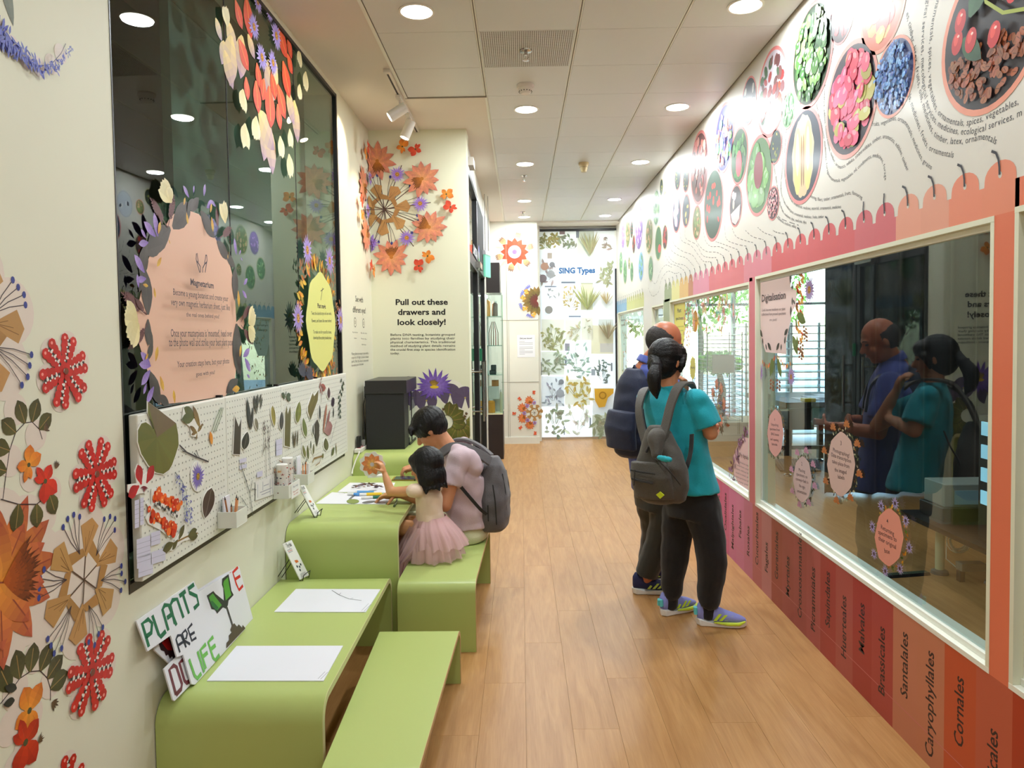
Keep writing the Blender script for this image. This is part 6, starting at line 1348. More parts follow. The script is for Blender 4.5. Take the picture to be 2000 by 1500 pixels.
# ---------------------------------------------------------------- prints on the lab windows
XG=1.5155
def mapW(u,v,w):
    y=-u; q=min(WINS,key=lambda k:0 if k[0]<=y<=k[1] else min(abs(y-k[0]),abs(y-k[1])))
    return (XG-.0008-w,min(max(y,q[0]+.04),q[1]-.032),min(max(v,q[2]+.042),q[3]-.04))
UW=lambda x,y:uvR(x,y,XG)
def wprint(name,label,fn): return sticker(name,label,mapW,fn,group='prints on the lab window glass',w=0)
Zg=zm(5,1470,500)
LD=(66,60,52)
def fn(a):
    Q=lambda x,y:UW(*Zg(x,y))
    for i in range(34):
        y=150+i*24; x=470+30*math.sin(i*.8); 
        if y>1080: break
        pp(a,Q,x-20,y,x+R.uniform(0,14),y+R.uniform(20,60),.5,*[((232,140,60),(236,170,70)),((222,90,50),(210,80,50)),((240,180,80),(236,160,60))][i%3],4)
    for i in range(16):
        x=100+18*i; y=1010+45*math.sin(i*.6); pp(a,Q,x,y,x+R.uniform(-10,10),y+50,.55,*[((232,140,60),(236,170,70)),((222,90,50),(210,80,50)),((240,180,80),(236,160,60))][i%3],4)
    for q in ((440,570,530,650),(440,700,430,600),(400,780,450,970),(440,780,450,900),(200,1000,180,1180),(210,1020,200,1150),(250,1000,290,1190),(255,1020,270,1160)): pp(a,Q,*q,.45,(112,128,56),(94,110,50),5)
    for x,y in ((520,720),(530,760),(490,880),(480,940),(200,1240),(265,1240)):
        for k in range(6): pp(a,Q,x,y-30+k*18,x+(24 if k%2 else -22),y-20+k*18,.5,(150,96,66),(130,80,56),3)
    for x,y,r in ((570,330,150),(395,1180,105),(92,1140,100)):
        c_=Q(x,y); rr=abs(Q(x,y+r)[1]-c_[1]); aster(a,c_[0],c_[1],rr,20,(170,140,196),(190,160,210),core=(210,150,50))
    a.poly([Q(*p) for p in ((80,212),(388,142),(398,200),(392,300),(455,340),(450,480),(400,560),(405,600),(380,700),(350,850),(355,960),(150,938),(105,800),(88,640))],rgb(232,204,198))
    for q in ((395,150,395,280),(410,330,412,250),(400,300,425,310),(412,480,412,400),(398,490,400,600),(420,430,440,470),(90,720,120,790),(118,800,125,860),(150,860,160,920),(170,850,205,920),(285,850,255,920),(305,860,300,920),(335,855,345,780),(335,770,370,710),(440,130,470,190)): pp(a,Q,*q,.45,LD,(80,76,60),4)
    fit(a,'Digitalisation',UW,Zg(113,447),Zg(347,413),14.5,rgb(70,46,52),.014)
    for t,x1,x2,y in (('Look how we transform our plant',118,344,540),('collections from pressed specimens',112,350,583),('into pixels!',190,262,635)): fit(a,t,UW,Zg(x1,y),Zg(x2,y-12 if x2-x1>100 else y-4),5.2,rgb(110,84,86),0)
wprint('digitalisation_print','pink Digitalisation text panel with leaves and asters on big window glass',fn)
ZA=zm(5.77,1470,740); ZB=zm(4.545,1680,820)
def oval(lab,Zf,cx,cy,hx,hy,base,texts,ringcols,name='step_print',outer=None):
    def fn(a):
        Q=lambda x,y:UW(*Zf(x,y)); 
        for k in range(64):
            t=2*PI*k/64; rr=R.uniform(1.0,1.08); A_=Q(cx+hx*rr*math.cos(t),cy+hy*rr*math.sin(t)); a.petal(A_[0],A_[1],R.uniform(0,2*PI),.022,.011,jit(rgb(*R.choice(ringcols))),jit(rgb(*R.choice(ringcols))),3)
        if outer:
            for t in ring(8,.3): 
                A_=Q(cx+hx*1.28*math.cos(t),cy+hy*1.22*math.sin(t)); 
                if outer=='aster': aster(a,A_[0],A_[1],.03,12,(150,130,190),(200,190,226),core=(70,50,50))
                else:
                    for k in range(7): a.petal(A_[0],A_[1],PI/2+(k-3)*.5,.035,.014,jit(rgb(*outer)),jit(rgb(*outer)),3)
        a.poly([Q(cx+hx*math.cos(t)*(1-.07*abs(math.sin(4*t))),cy-hy*math.sin(t)*(1-.04*abs(math.sin(4*t)))) for t in ring(48)],rgb(*base))
        for (t,x1,y1,x2,y2,cp) in texts: fit(a,t,UW,Zf(x1,y1),Zf(x2,y2),cp*1.3,rgb(70,46,52),.008)
    wprint(name,lab,fn)
G1=[(60,56,50),(90,100,56),(150,110,60)]
oval('small pink step 1 print hanging at the left of big window',ZA,268,610,92,270,(226,168,160),[('1',258,470,262,470,3.5),('Unpacking',218,525,300,535,4),('specimens from',205,575,318,590,4),('SING boxes',218,632,308,645,4),('and opening',212,690,302,705,4),('barcodes',228,745,290,755,4)],G1)
oval('pale pink step 2 print low between the first and third',ZA,583,1132,106,262,(212,184,180),[('2',571,975,581,977,5.5),('Placing',540,1040,612,1060,5),('specimens on',515,1085,640,1125,5),('conveyor belt in',508,1140,650,1185,5),('the right',545,1215,615,1245,5),('orientation',525,1275,630,1310,5)],G1,outer=(206,150,176))
oval('larger cream-pink step 3 Photographing print with orange sprigs',ZA,1022,962,160,368,(214,182,172),[('3',1013,745,1028,750,7),('Photographing!',930,815,1115,885,6),('Data transcription',912,870,1135,950,6),('takes place from',920,945,1118,1010,6),('the imaged',950,1040,1085,1075,6),('labels',985,1120,1060,1135,6)],G1+[(220,214,180)],outer=(190,116,60))
oval('coral step 4 Returning specimens print lowest on big window',ZB,291,1042,130,258,(226,150,132),[('4',270,915,285,918,6.5),('Returning',217,965,335,1030,7),('specimens to',195,1010,360,1085,7),('their original',197,1065,355,1150,7),('box',250,1178,298,1190,7)],[(226,140,40),(236,170,50),(110,140,60),(90,130,50)],outer='aster')
Zw=zm(3.5724,1190,540)
def fn(a):
    Q=lambda x,y:UW(*Zw(x,y))
    a.poly([Q(*p) for p in ((453,172),(530,152),(534,300),(526,420),(516,520),(500,520),(470,420),(456,330))],rgb(226,214,96))
    fit(a,'Plant',UW,Zw(475,252),Zw(502,248),8,K,.02); fit(a,'specimens',UW,Zw(464,305),Zw(516,300),7,K,.02)
    for i,(x1,x2) in enumerate(((468,520),(470,518),(480,508))): fit(a,('are pressed and dried','before they are mounted','onto paper')[i],UW,Zw(x1,355+28*i),Zw(x2,352+28*i),3,rgb(110,100,60),0)
    for i in range(70):
        x=545+18*math.sin(i)+R.uniform(-10,14); y=150+5.3*i; A_=Q(x,y); a.petal(A_[0],A_[1],R.uniform(0,6),.05,.022,jit(rgb(*R.choice([(160,80,130),(236,150,70),(230,120,90),(200,170,200),(80,60,60),(240,200,90)]))),rgb(210,140,120),3)
wprint('plant_specimens_print','yellow Plant specimens text panel edged with flowers above the man',fn)
def fn(a):
    Q=lambda x,y:UW(*Zw(x,y))
    for i in range(60):
        c_=Q(R.uniform(600,900),R.uniform(110,380)); k=R.random()
        if k<.35: aster(a,c_[0],c_[1],R.uniform(.03,.06),10,*R.choice([((240,200,190),(244,220,214)),((226,150,170),(236,190,200)),((240,224,170),(244,236,200))]),core=(220,160,70))
        else: a.petal(c_[0],c_[1],R.uniform(0,6),.07,.03,jit(rgb(*R.choice([(236,150,120),(190,170,90),(150,170,110),(160,180,200),(240,190,110)]))),rgb(230,190,160),3)
wprint('flower_cluster_print','pastel flower cluster print at the top of the second window',fn)
for lab,cx,cy,hx,hy,bs,tt in (('orange lozenge print with small text beside the flower cluster',605,312,20,78,(226,164,50),'Drying'),('olive-yellow lozenge print beside the light tube',588,640,20,80,(200,190,90),'Mounting')):
    oval(lab,Zw,cx,cy,hx,hy,bs,[(tt,cx-13,cy+4,cx+13,cy+2,4)],[(206,160,60),(226,180,80)],'lozenge_print')
def fn(a):
    c_=UW(*Zw(762,905)); r=.20
    for t in ring(8,.2): lotus(a,c_[0]+r*.75*math.cos(t),c_[1]+r*.85*math.sin(t),r*.3,t+PI,(226,160,130),(196,120,100),8)
    for t in ring(10): a.line([c_,(c_[0]+r*.6*math.cos(t),c_[1]+r*.7*math.sin(t))],.006,rgb(110,100,90)); a.petal(c_[0]+r*.2*math.cos(t),c_[1]+r*.25*math.sin(t),t+.3,r*.35,r*.12,rgb(150,140,90),rgb(170,150,100),3)
wprint('mandala_print','pale flower mandala print low on the second window in front of rack',fn)
def fn(a):
    Q=lambda x,y:UW(*Zw(x,y))
    a.poly([Q(*p) for p in ((985,1130),(985,1500),(900,1455),(870,1380),(868,1250),(900,1170),(940,1120))],rgb(226,190,190))
    for i in range(70):
        t=R.random(); x=985-125*math.sin(t*PI*.55)+R.uniform(-22,12); y=1000+460*t**.8; A_=Q(x,y); a.petal(A_[0],A_[1],R.uniform(0,6),.05,.017,jit(rgb(*R.choice([(150,90,130),(110,60,60),(170,120,160),(90,60,60)]))),rgb(150,100,140),3)
    fit(a,'Why digitalise',UW,Zw(908,1248),Zw(984,1283),7.5,rgb(80,56,60),.01)
    for i in range(6): fit(a,('Digitalisation helps','researchers study','plants without the','need to travel, and','keeps specimens safe','for many years')[i],UW,Zw(895-2*i,1290+27*i),Zw(984,1330+27*i),3.6,rgb(110,84,86),0)
wprint('why_digitalise_print','pink Why digitalise panel at the lower corner of the second window',fn)
def fn(a):
    Q=lambda x,y:UW(*Zw(x,y))
    a.poly([Q(*p) for p in ((72,275),(122,262),(124,420),(112,520),(90,520),(74,420))],rgb(190,214,206))
    fit(a,'Herbarium',UW,Zw(82,312),Zw(112,308),4,K,.02); fit(a,'types',UW,Zw(84,345),Zw(108,342),4,K,.02)
    for i in range(60): A_=Q(R.uniform(85,140),R.uniform(262,740)); a.petal(A_[0],A_[1],R.uniform(0,6),.06,.025,jit(rgb(*R.choice([(60,110,70),(236,170,80),(230,120,90),(80,60,60),(150,170,90)]))),rgb(160,140,100),3)
wprint('pale_green_print','pale green text panel with leafy edge on the farthest window',fn)
# ---------------------------------------------------------------- people
class Sculpt(MB):
    def ell(s,c,r,M3=None,n=16,m=10):
        M3=M3 or Matrix.Identity(3); c=Vector(c); vs=[c+M3@Vector((0,0,r[2]))]; fs=[]
        for i in range(1,m):
            t=PI*i/m
            for k in range(n):
                p=2*PI*k/n; vs.append(c+M3@Vector((r[0]*math.sin(t)*math.cos(p),r[1]*math.sin(t)*math.sin(p),r[2]*math.cos(t))))
        vs.append(c-M3@Vector((0,0,r[2]))); L=len(vs)-1
        for k in range(n): fs.append((0,1+k,1+(k+1)%n)); fs.append((L,1+(m-2)*n+(k+1)%n,1+(m-2)*n+k))
        for i in range(m-2):
            for k in range(n): a=1+i*n+k;b=1+i*n+(k+1)%n; fs.append((a,a+n,b+n,b))
        return s.add(vs,fs)
    def limb(s,pts,rs,flat0=False,flat1=False,n=14,flatten=1.0,axis=None):
        """round tapered chain through pts, smooth at the joints"""
        P_=[Vector(p) for p in pts]; Q=[];RR=[]
        for i in range(len(P_)-1):
            p0=P_[max(i-1,0)];p1=P_[i];p2=P_[i+1];p3=P_[min(i+2,len(P_)-1)]
            for k in range(6):
                t=k/6; Q.append(.5*((2*p1)+(p2-p0)*t+(2*p0-5*p1+4*p2-p3)*t*t+(3*p1-p0-3*p2+p3)*t**3)); u=t*t*(3-2*t); RR.append(rs[i]*(1-u)+rs[i+1]*u)
        Q.append(P_[-1]); RR.append(rs[-1])
        d0=(Q[1]-Q[0]).normalized(); d1=(Q[-1]-Q[-2]).normalized()
        if not flat0:
            for k in (1,2,3,4): a=k/4*PI/2*.97; Q.insert(0,P_[0]-d0*rs[0]*math.sin(a)); RR.insert(0,rs[0]*math.cos(a))
        if not flat1:
            for k in (1,2,3,4): a=k/4*PI/2*.97; Q.append(P_[-1]+d1*rs[-1]*math.sin(a)); RR.append(rs[-1]*math.cos(a))
        return s.tube(Q,RR,n)
    def loft(s,secs,n=28):
        """secs: (center, wide axis, deep axis, rw, rd)"""
        vs=[];fs=[]
        for c,ax,ay,rw,rd in secs:
            c=Vector(c);ax=Vector(ax).normalized();ay=Vector(ay).normalized()
            for k in range(n):
                t=2*PI*k/n; e=.85; cx=math.copysign(abs(math.cos(t))**e,math.cos(t)); sy=math.copysign(abs(math.sin(t))**e,math.sin(t)); vs.append(c+ax*rw*cx+ay*rd*sy)
        for i in range(len(secs)-1):
            for k in range(n): k2=(k+1)%n; fs.append((i*n+k,i*n+k2,(i+1)*n+k2,(i+1)*n+k))
        fs.append(tuple(range(n-1,-1,-1))); fs.append(tuple((len(secs)-1)*n+k for k in range(n)))
        return s.add(vs,fs)
    def grow(s,name,mat,parent=None,voxel=.008,smooth=4,wr=0,seed=0,keep=None,streak=None):
        o=s.build(name+'_raw',mat,None); m=o.modifiers.new('r','REMESH'); m.mode='VOXEL'; m.voxel_size=voxel; m.use_smooth_shade=True
        if smooth: q=o.modifiers.new('s','SMOOTH'); q.iterations=smooth; q.factor=.5
        dg=bpy.context.evaluated_depsgraph_get(); dg.update(); me=bpy.data.meshes.new_from_object(o.evaluated_get(dg)); me.name=name
        bpy.data.objects.remove(o)
        import numpy as np
        N=len(me.vertices); co=np.empty(N*3,dtype=np.float32); me.vertices.foreach_get('co',co); no=np.empty(N*3,dtype=np.float32); me.vertices.foreach_get('normal',no); co=co.reshape(-1,3).astype(float); no=no.reshape(-1,3)
        if wr:   # soft cloth folds: a few warped sine fields
            x,y,z=co[:,0],co[:,1],co[:,2]; sd=seed*1.7
            w1=np.sin(x*19+sd+2.2*np.sin(z*11+sd))*np.sin(z*23+y*17+1.7*np.sin(x*13+y*9+sd)); w2=np.sin((x+y)*41+z*29+2*np.sin(z*17-x*21+sd)); w3=np.sin(z*60+x*25+3*np.sin(y*15+x*12+sd))
            co=co+no*((w1*.6+w2*.25+w3*.22)*wr*.75)[:,None]
        if streak is not None:   # hair locks: ridges running away from the crown
            c0,a0,dp=streak; a0=np.array(Vector(a0).normalized()); d=co-np.array(c0); h=d@a0; q=d-np.outer(h,a0); e1=np.cross(a0,[.3,.9,.1]); e1/=np.linalg.norm(e1); e2=np.cross(a0,e1); th=np.arctan2(q@e1,q@e2)
            co=co+no*((np.sin(th*31+2*np.sin(h*30))*.5+np.sin(th*67+h*25)*.35+np.sin(th*13+h*18)*.5)*dp)[:,None]
        me.vertices.foreach_set('co',co.astype(np.float32).ravel())
        if keep:
            bm=bmesh.new(); bm.from_mesh(me); bmesh.ops.delete(bm,geom=[v for v in bm.verts if not keep(v.co)],context='VERTS'); bm.to_mesh(me); bm.free()
        me.polygons.foreach_set('use_smooth',[True]*len(me.polygons)); me.update()
        return link(name,me,parent)
def frame(f,up=(0,0,1)):
    f=Vector(f).normalized(); l=Vector(up).cross(f).normalized(); u=f.cross(l); return f,l,u
def add_head(s,c,f,up=(0,0,1),k=1.0):
    """skull, jaw, nose, brow, lips, ears into the body sculpt; c = head centre, f = facing"""
    f,l,u=frame(f,up); c=Vector(c); M3=Matrix((f,l,u)).transposed()
    s.ell(c+u*.025*k-f*.008*k,(.098*k,.077*k,.100*k),M3); s.ell(c+f*.022*k-u*.045*k,(.070*k,.058*k,.075*k),M3); s.ell(c+f*.055*k-u*.092*k,(.030*k,.030*k,.024*k),M3)
    s.limb([c+f*.082*k+u*.012*k,c+f*.108*k-u*.028*k],[.010*k,.015*k]); s.ell(c+f*.080*k+u*.026*k,(.016*k,.050*k,.012*k),M3); s.ell(c+f*.084*k-u*.060*k,(.012*k,.024*k,.010*k),M3)
    for q in (-1,1):
        s.ell(c+l*q*.078*k-f*.004*k-u*.005*k,(.017*k,.008*k,.030*k),M3); s.ell(c+l*q*.040*k+f*.060*k-u*.03*k,(.022*k,.020*k,.022*k),M3)
def face_parts(T,c,f,up=(0,0,1),k=1.0):
    f,l,u=frame(f,up); c=Vector(c); M3=Matrix((f,l,u)).transposed()
    for q in (-1,1):
        Sculpt().ell(c+f*.079*k+l*q*.031*k+u*.006*k,(.010*k,.014*k,.006*k),M3,10,6).build('eye',pm('eye_dark',(40,30,28),.2),T,smooth='all')
        MB().tube([c+f*.092*k+l*q*.014*k+u*.026*k,c+f*.090*k+l*q*.032*k+u*.031*k,c+f*.078*k+l*q*.050*k+u*.026*k],[.003*k,.0035*k,.002*k],6).build('eyebrow',pm('brow_dark',(36,28,26),.8),T)
    MB().tube([c+f*.088*k+l*.022*k-u*.060*k,c+f*.097*k-u*.059*k,c+f*.088*k-l*.022*k-u*.060*k],[.004*k,.006*k,.004*k],6).build('mouth',pm('lip',(170,96,86),.5),T,smooth='all')
def add_hand(s,w,d,n,k=1.0,curl=.5,thumb=1):
    """palm and five fingers; w wrist, d direction, n palm normal (curl side)"""
    d=Vector(d).normalized(); n=(Vector(n)-d*Vector(n).dot(d)).normalized(); t=d.cross(n)*thumb; w=Vector(w)
    s.limb([w,w+d*.045*k,w+d*.078*k],[.022*k,.026*k,.022*k]); s.ell(w+d*.05*k,(.04*k,.03*k,.016*k),Matrix((d,t,n)).transposed())
    for i,(o,L) in enumerate(((-.027,.058),(-.009,.070),(.009,.074),(.027,.066))):
        b=w+d*.078*k+t*o*k; c1,c2=curl*.9,curl*2.0
        p1=b+(d*math.cos(c1*.6)+n*math.sin(c1*.6))*L*.42*k; p2=p1+(d*math.cos(c1+.3*curl)+n*math.sin(c1+.3*curl))*L*.33*k; p3=p2+(d*math.cos(c2)+n*math.sin(c2))*L*.28*k
        s.limb([b-d*.02*k,b,p1,p2,p3],[.010*k,.0098*k,.0090*k,.0082*k,.007*k])
    b=w+d*.025*k+t*.026*k; s.limb([b,b+(d*.5+t*.7+n*.3)*.035*k,b+(d*.85+t*.75+n*.7)*.052*k],[.014*k,.011*k,.009*k])
skin=pm('skin',(206,142,104),.5,noise=.05,nscale=14,spec=.35); hair=pm('black_hair',(15,13,14),.45,spec=.35,bump=.35,bscale=140)
def cloth(name,c,r=.85,b=.25): return pm(name,c,r,noise=.06,nscale=9,bump=b,bscale=260,sheen=.2)
def W(x,y,Y): return onY(x,y,Y)
def shoe(T,heel,ang,L,cols,label,h=.105,name='shoe'):
    """running shoe: sole, upper, stripes, laces"""
    up_c,sole_c,st_c=cols; Mx=Matrix.Translation((heel[0],heel[1],0))@Matrix.Rotation(ang,4,'Z')
    o=[( -.0,.0),(.02,.030),(.08,.034),(.16,.044),(.22,.043),(L-.02,.028),(L,0)]; out=[(x,y) for x,y in o]+[(x,-y) for x,y in o[-2:0:-1]]
    s=Sculpt(); s.M=Mx
    lo=[(x,y,.001) for x,y in out]; hi=[(x-.006 if x<.03 else x,y*1.04,.028+(.014 if x<.05 else 0)+(.010 if x>L-.04 else 0)) for x,y in out]; n=len(out)
    s.add(lo+hi,[tuple(range(n-1,-1,-1)),tuple(range(n,2*n))]+[(i,(i+1)%n,n+(i+1)%n,n+i) for i in range(n)])
    root=s.build(name,pm('sole_%d_%d'%(sole_c[0],sole_c[2]),sole_c,.5),T,bevel=.006,smooth=True); 
    u=Sculpt(); u.M=Mx; X=Vector((1,0,0))
    secs=[(.004,.072,.024,.036),(.02,.082,.032,.052),(.06,.078,.035,.052),(.10,.066,.038,.045),(.15,.054,.042,.033),(.20,.046,.041,.024),(L-.03,.040,.030,.016),(L-.006,.036,.014,.008)]
    u.loft([((x,0,z),(0,1,0),(0,0,1),rw,rd) for x,z,rw,rd in secs],18)
    # note: transform already applied by M
    up=u.grow('upper',pm('upper_%d_%d'%(up_c[0],up_c[2]),up_c,.7,bump=.3,bscale=300),root,.005,3)
    for sgn in (-1,1):
        for k in range(3):
            mb=MB(); mb.M=Mx; x0=.085+.030*k; y=sgn*(.0415-.001*k); mb.add([(x0,y,.040),(x0+.017,y,.040),(x0+.046,y*.86,.076-.005*k),(x0+.030,y*.86,.076-.005*k)],[(0,1,2,3)] if sgn<0 else [(3,2,1,0)]); q=mb.build('stripe',pm('stripe_%d_%d'%(st_c[0],st_c[2]),st_c,.5),root); md=q.modifiers.new('s','SOLIDIFY'); md.thickness=.005; md.offset=1
    if st_c[0]>200:
        for sgn in (-1,1):
            mb=MB(); mb.M=Mx; mb.tube([(.09,sgn*.0405,.030),(.16,sgn*.0475,.026),(.22,sgn*.0455,.026),(L-.015,sgn*.026,.034)],[.004,.010,.010,.005],8); mb.build('sole_band',pm('sole_lime',(214,240,70),.5),root,smooth=True)
        mb=MB(); mb.M=Mx; mb.tube([(-.004,-.012,.06),(-.004,-.008,.092),(-.004,.008,.092),(-.004,.012,.06)],[.010,.012,.012,.010],8); mb.build('heel_tab',pm('heel_turquoise',(100,210,214),.5),root,smooth=True)
    mb=MB(); mb.M=Mx
    for k in range(5): mb.tube([(.095+.017*k,-.022,.098-.009*k),(.10+.017*k,0,.106-.010*k),(.095+.017*k,.022,.098-.009*k)],.0028,5)
    mb.build('laces',pm('lace_%d'%up_c[1],tuple(int(v*.7) for v in up_c),.7),root); return root
# ===== woman in teal ==========================================================
T=thing('person','person with black ponytail in teal t-shirt and black trousers, hand at chin','person',(.93,3.9,0))
RS=W(1360,779,3.74); LS=W(1266,776,4.00); NB=W(1306,752,3.87); HC=W(1303,707,3.875); PC=W(1352,985,3.88)
sh=(RS-LS); sh.z=0; ax=sh.normalized(); fw=Vector((-ax.y,ax.x,0)); fw=fw if fw.x>0 else -fw     # facing of the torso
hf=Vector((.80,.56,-.14))
hipR=W(1372,1000,3.84); hipL=W(1328,1002,3.96); kR=W(1390,1082,3.83); kL=W(1318,1082,3.99); aR=W(1383,1195,3.87); aL=W(1310,1190,4.02); aR.z=.085; aL.z=.085
elR=W(1388,846,3.72); elL=W(1350,835,4.12); haR=W(1352,822,4.02); wrL=W(1338,768,4.02)
s=Sculpt(); add_head(s,HC,hf,k=.98); s.limb([NB-Vector((0,0,.05)),NB+Vector((0,0,.02)),HC-Vector((0,0,.06))],[.06,.050,.052])
s.loft([(PC-Vector((0,0,.04)),ax,fw,.10,.08),(PC,ax,fw,.11,.085),(W(1338,900,3.87),ax,fw,.11,.085),(W(1318,830,3.87),ax,fw,.14,.095),(W(1312,785,3.87),ax,fw,.15,.07),(NB,ax,fw,.05,.05)])
s.limb([RS,RS.lerp(elR,.5)+Vector((.005,0,0)),elR],[.050,.044,.038]); s.limb([elR,elR.lerp(haR,.5),haR],[.038,.034,.024])
s.limb([LS,elL],[.05,.04]); s.limb([elL,elL.lerp(wrL,.6),wrL],[.038,.032,.023])
add_hand(s,wrL,W(1336,738,3.98)-wrL,-hf,.95,.75,-1); add_hand(s,haR,Vector((-.3,.6,.1)),Vector((-1,0,0)),.95,.4)
for h,k_,a in ((hipR,kR,aR),(hipL,kL,aL)): s.limb([h,k_,k_.lerp(a,.75),a-Vector((0,0,.03))],[.075,.050,.036,.030])
s.grow('body',skin,T,.007,3); face_parts(T,HC,hf,k=.98)
tealc=cloth('teal_cotton',(22,168,186))
s=Sculpt(); s.loft([(W(1343,957,3.88),ax,fw,.178,.132),(W(1340,938,3.88),ax,fw,.17,.13),(W(1335,900,3.87),ax,fw,.158,.12),(W(1322,850,3.86),ax,fw,.165,.118),(W(1316,810,3.865),ax,fw,.178,.11),(W(1313,785,3.87),ax,fw,.175,.095),(W(1309,764,3.87),ax,fw,.115,.07),(W(1307,752,3.87),ax,fw,.062,.055)])
s.limb([RS-Vector((0,0,.01)),RS.lerp(elR,.45),RS.lerp(elR,.80)],[.066,.072,.078],flat1=True); s.limb([LS-Vector((0,0,.01)),LS.lerp(elL,.4),LS.lerp(elL,.75)],[.066,.07,.074],flat1=True)
s.ell(RS-Vector((.0,0,.01)),(.07,.07,.06)); s.ell(LS-Vector((.0,0,.01)),(.07,.07,.06))
s.grow('t_shirt',tealc,T,.008,4,wr=.007,seed=3)
blk=cloth('black_trousers',(16,16,20))
s=Sculpt(); s.loft([(W(1346,935,3.88),ax,fw,.14,.105),(W(1352,980,3.88),ax,fw,.155,.112),(W(1351,1008,3.885),ax,fw,.148,.11)])
s.limb([hipR+Vector((0,0,.02)),kR,kR.lerp(aR,.75),aR+Vector((0,0,.045))],[.100,.084,.066,.054],flat1=True)
s.limb([hipL+Vector((0,0,.02)),kL,kL.lerp(aL,.75),aL+Vector((0,0,.045))],[.098,.080,.062,.052],flat1=True)
s.grow('trousers',blk,T,.009,4,wr=.006,seed=8)
s=Sculpt(); s.limb([aR+Vector((0,0,.07)),aR-Vector((0,0,.02))],[.043,.042]); s.grow('sock',blk,T,.006,2); s=Sculpt(); s.limb([aL+Vector((0,0,.07)),aL-Vector((0,0,.02))],[.043,.042]); s.grow('sock',blk,T,.006,2)
shoe(T,(aR.x-.062,aR.y+.01),-.12,.27,((146,154,226),(240,240,238),(206,236,60)),'')
shoe(T,(aL.x-.06,aL.y-.02),.50,.26,((146,154,226),(240,240,238),(206,236,60)),'')
f_,l_,u_=frame(hf); Mh=Matrix((f_,l_,u_)).transposed()
s=Sculpt(); s.ell(HC+u_*.034-f_*.018,(.103,.089,.097),Mh); s.ell(HC-f_*.032-u_*.010,(.084,.085,.09),Mh); s.ell(HC+f_*.045+u_*.06,(.055,.078,.05),Mh)
for q in (-1,1): s.limb([HC+f_*.062+l_*q*.055+u_*.045,HC+f_*.03+l_*q*.082+u_*.0,HC+f_*.022+l_*q*.082-u_*.045],[.022,.020,.010])
s.grow('hair',hair,T,.006,3,streak=(HC-f_*.09,-f_,.0013))
pt=W(1283,714,3.76); s=Sculpt(); s.limb([HC-f_*.09+u_*.0,pt],[.04,.026]); s.limb([pt,W(1278,735,3.725),W(1279,757,3.72),W(1283,777,3.74)],[.028,.038,.032,.008]); s.grow('ponytail',hair,T,.005,2,streak=(pt,(0.0,0,1),.0016))
MB().tube([pt+Vector((.0,-.0,.012)),pt-Vector((.005,.002,.014))],.031,12).build('hair_tie',pm('hair_tie',(40,40,48),.6),T,smooth=True)
# backpacks ------------------------------------------------------------------
def webbing(T,pts,w,th,mat,name,nrm):
    """flat strap along pts; nrm = outward normal guess per point or one vector"""
    mb=MB(); P_=[Vector(p) for p in pts]; Q=[];N_=[]
    nn=nrm if isinstance(nrm,list) else [nrm]*len(P_)
    for i in range(len(P_)-1):
        p0=P_[max(i-1,0)];p1=P_[i];p2=P_[i+1];p3=P_[min(i+2,len(P_)-1)]
        for k in range(5):
            t=k/5; Q.append(.5*((2*p1)+(p2-p0)*t+(2*p0-5*p1+4*p2-p3)*t*t+(3*p1-p0-3*p2+p3)*t**3)); N_.append(Vector(nn[i]).lerp(Vector(nn[i+1]),t))
    Q.append(P_[-1]); N_.append(Vector(nn[-1])); vs=[];fs=[]
    for i,p in enumerate(Q):
        d=(Q[min(i+1,len(Q)-1)]-Q[max(i-1,0)]).normalized(); n=(N_[i]-d*N_[i].dot(d)).normalized(); b=d.cross(n)
        vs+=[p+b*w/2,p-b*w/2,p-b*w/2+n*th,p+b*w/2+n*th]
    for i in range(len(Q)-1):
        for k in range(4): fs.append((4*i+k,4*i+(k+1)%4,4*i+4+(k+1)%4,4*i+4+k))
    fs+=[(3,2,1,0),tuple(4*(len(Q)-1)+k for k in range(4))]
    return mb.add(vs,fs).build(name,mat,T,smooth=True,bevel=min(.003,th*.4))
def bag(label,C_,back,wide,hw,hh,hd,mat,base,group=None,taper=.7,rot=0):
    """body of a soft backpack; C_ centre, back = outward direction, wide = side direction"""
    back=Vector(back).normalized(); wide=Vector(wide).normalized(); up=Vector((0,0,1))
    if rot: Mr=Matrix.Rotation(rot,3,back); up=Mr@up; wide=Mr@wide
    T=thing('backpack',label,'backpack',(C_.x,C_.y,base),0,group); s=Sculpt()
    s.loft([(C_-up*hh+back*0,wide,back,hw*.62,hd*.6),(C_-up*hh*.92,wide,back,hw*.86,hd*.86),(C_-up*hh*.6,wide,back,hw*.98,hd),(C_-up*.1*hh,wide,back,hw,hd),(C_+up*hh*.4,wide,back,hw*.92*(taper+.3)/1.0 if taper<.7 else hw*.96,hd*.86),(C_+up*hh*.8,wide,back,hw*taper,hd*.62),(C_+up*hh,wide,back,hw*taper*.55,hd*.35)])
    s.grow('main_compartment',mat,T,.008,4,wr=.008,seed=C_.x*10); return T,back,wide,up
olive=cloth('olive_nylon',(72,66,58),.55,.4); wb_=cloth('black_webbing',(26,25,26),.7); 
BC=W(1290,906,3.66); bk_=(-fw*.72+Vector((-.35,-.35,0))).normalized(); wd=Vector((-bk_.y,bk_.x,0)); wd=wd if wd.x>0 else -wd
T,b_,w_2,u2=bag('slouchy olive-grey backpack with yellow tag worn by the person in teal',BC,bk_,wd,.155,.20,.085,olive,.7,taper=.48,rot=.10)
def onb(x,y,d): # pixel onto the outer face plane of the bag
    return onP(x,y,BC+b_*d,b_)
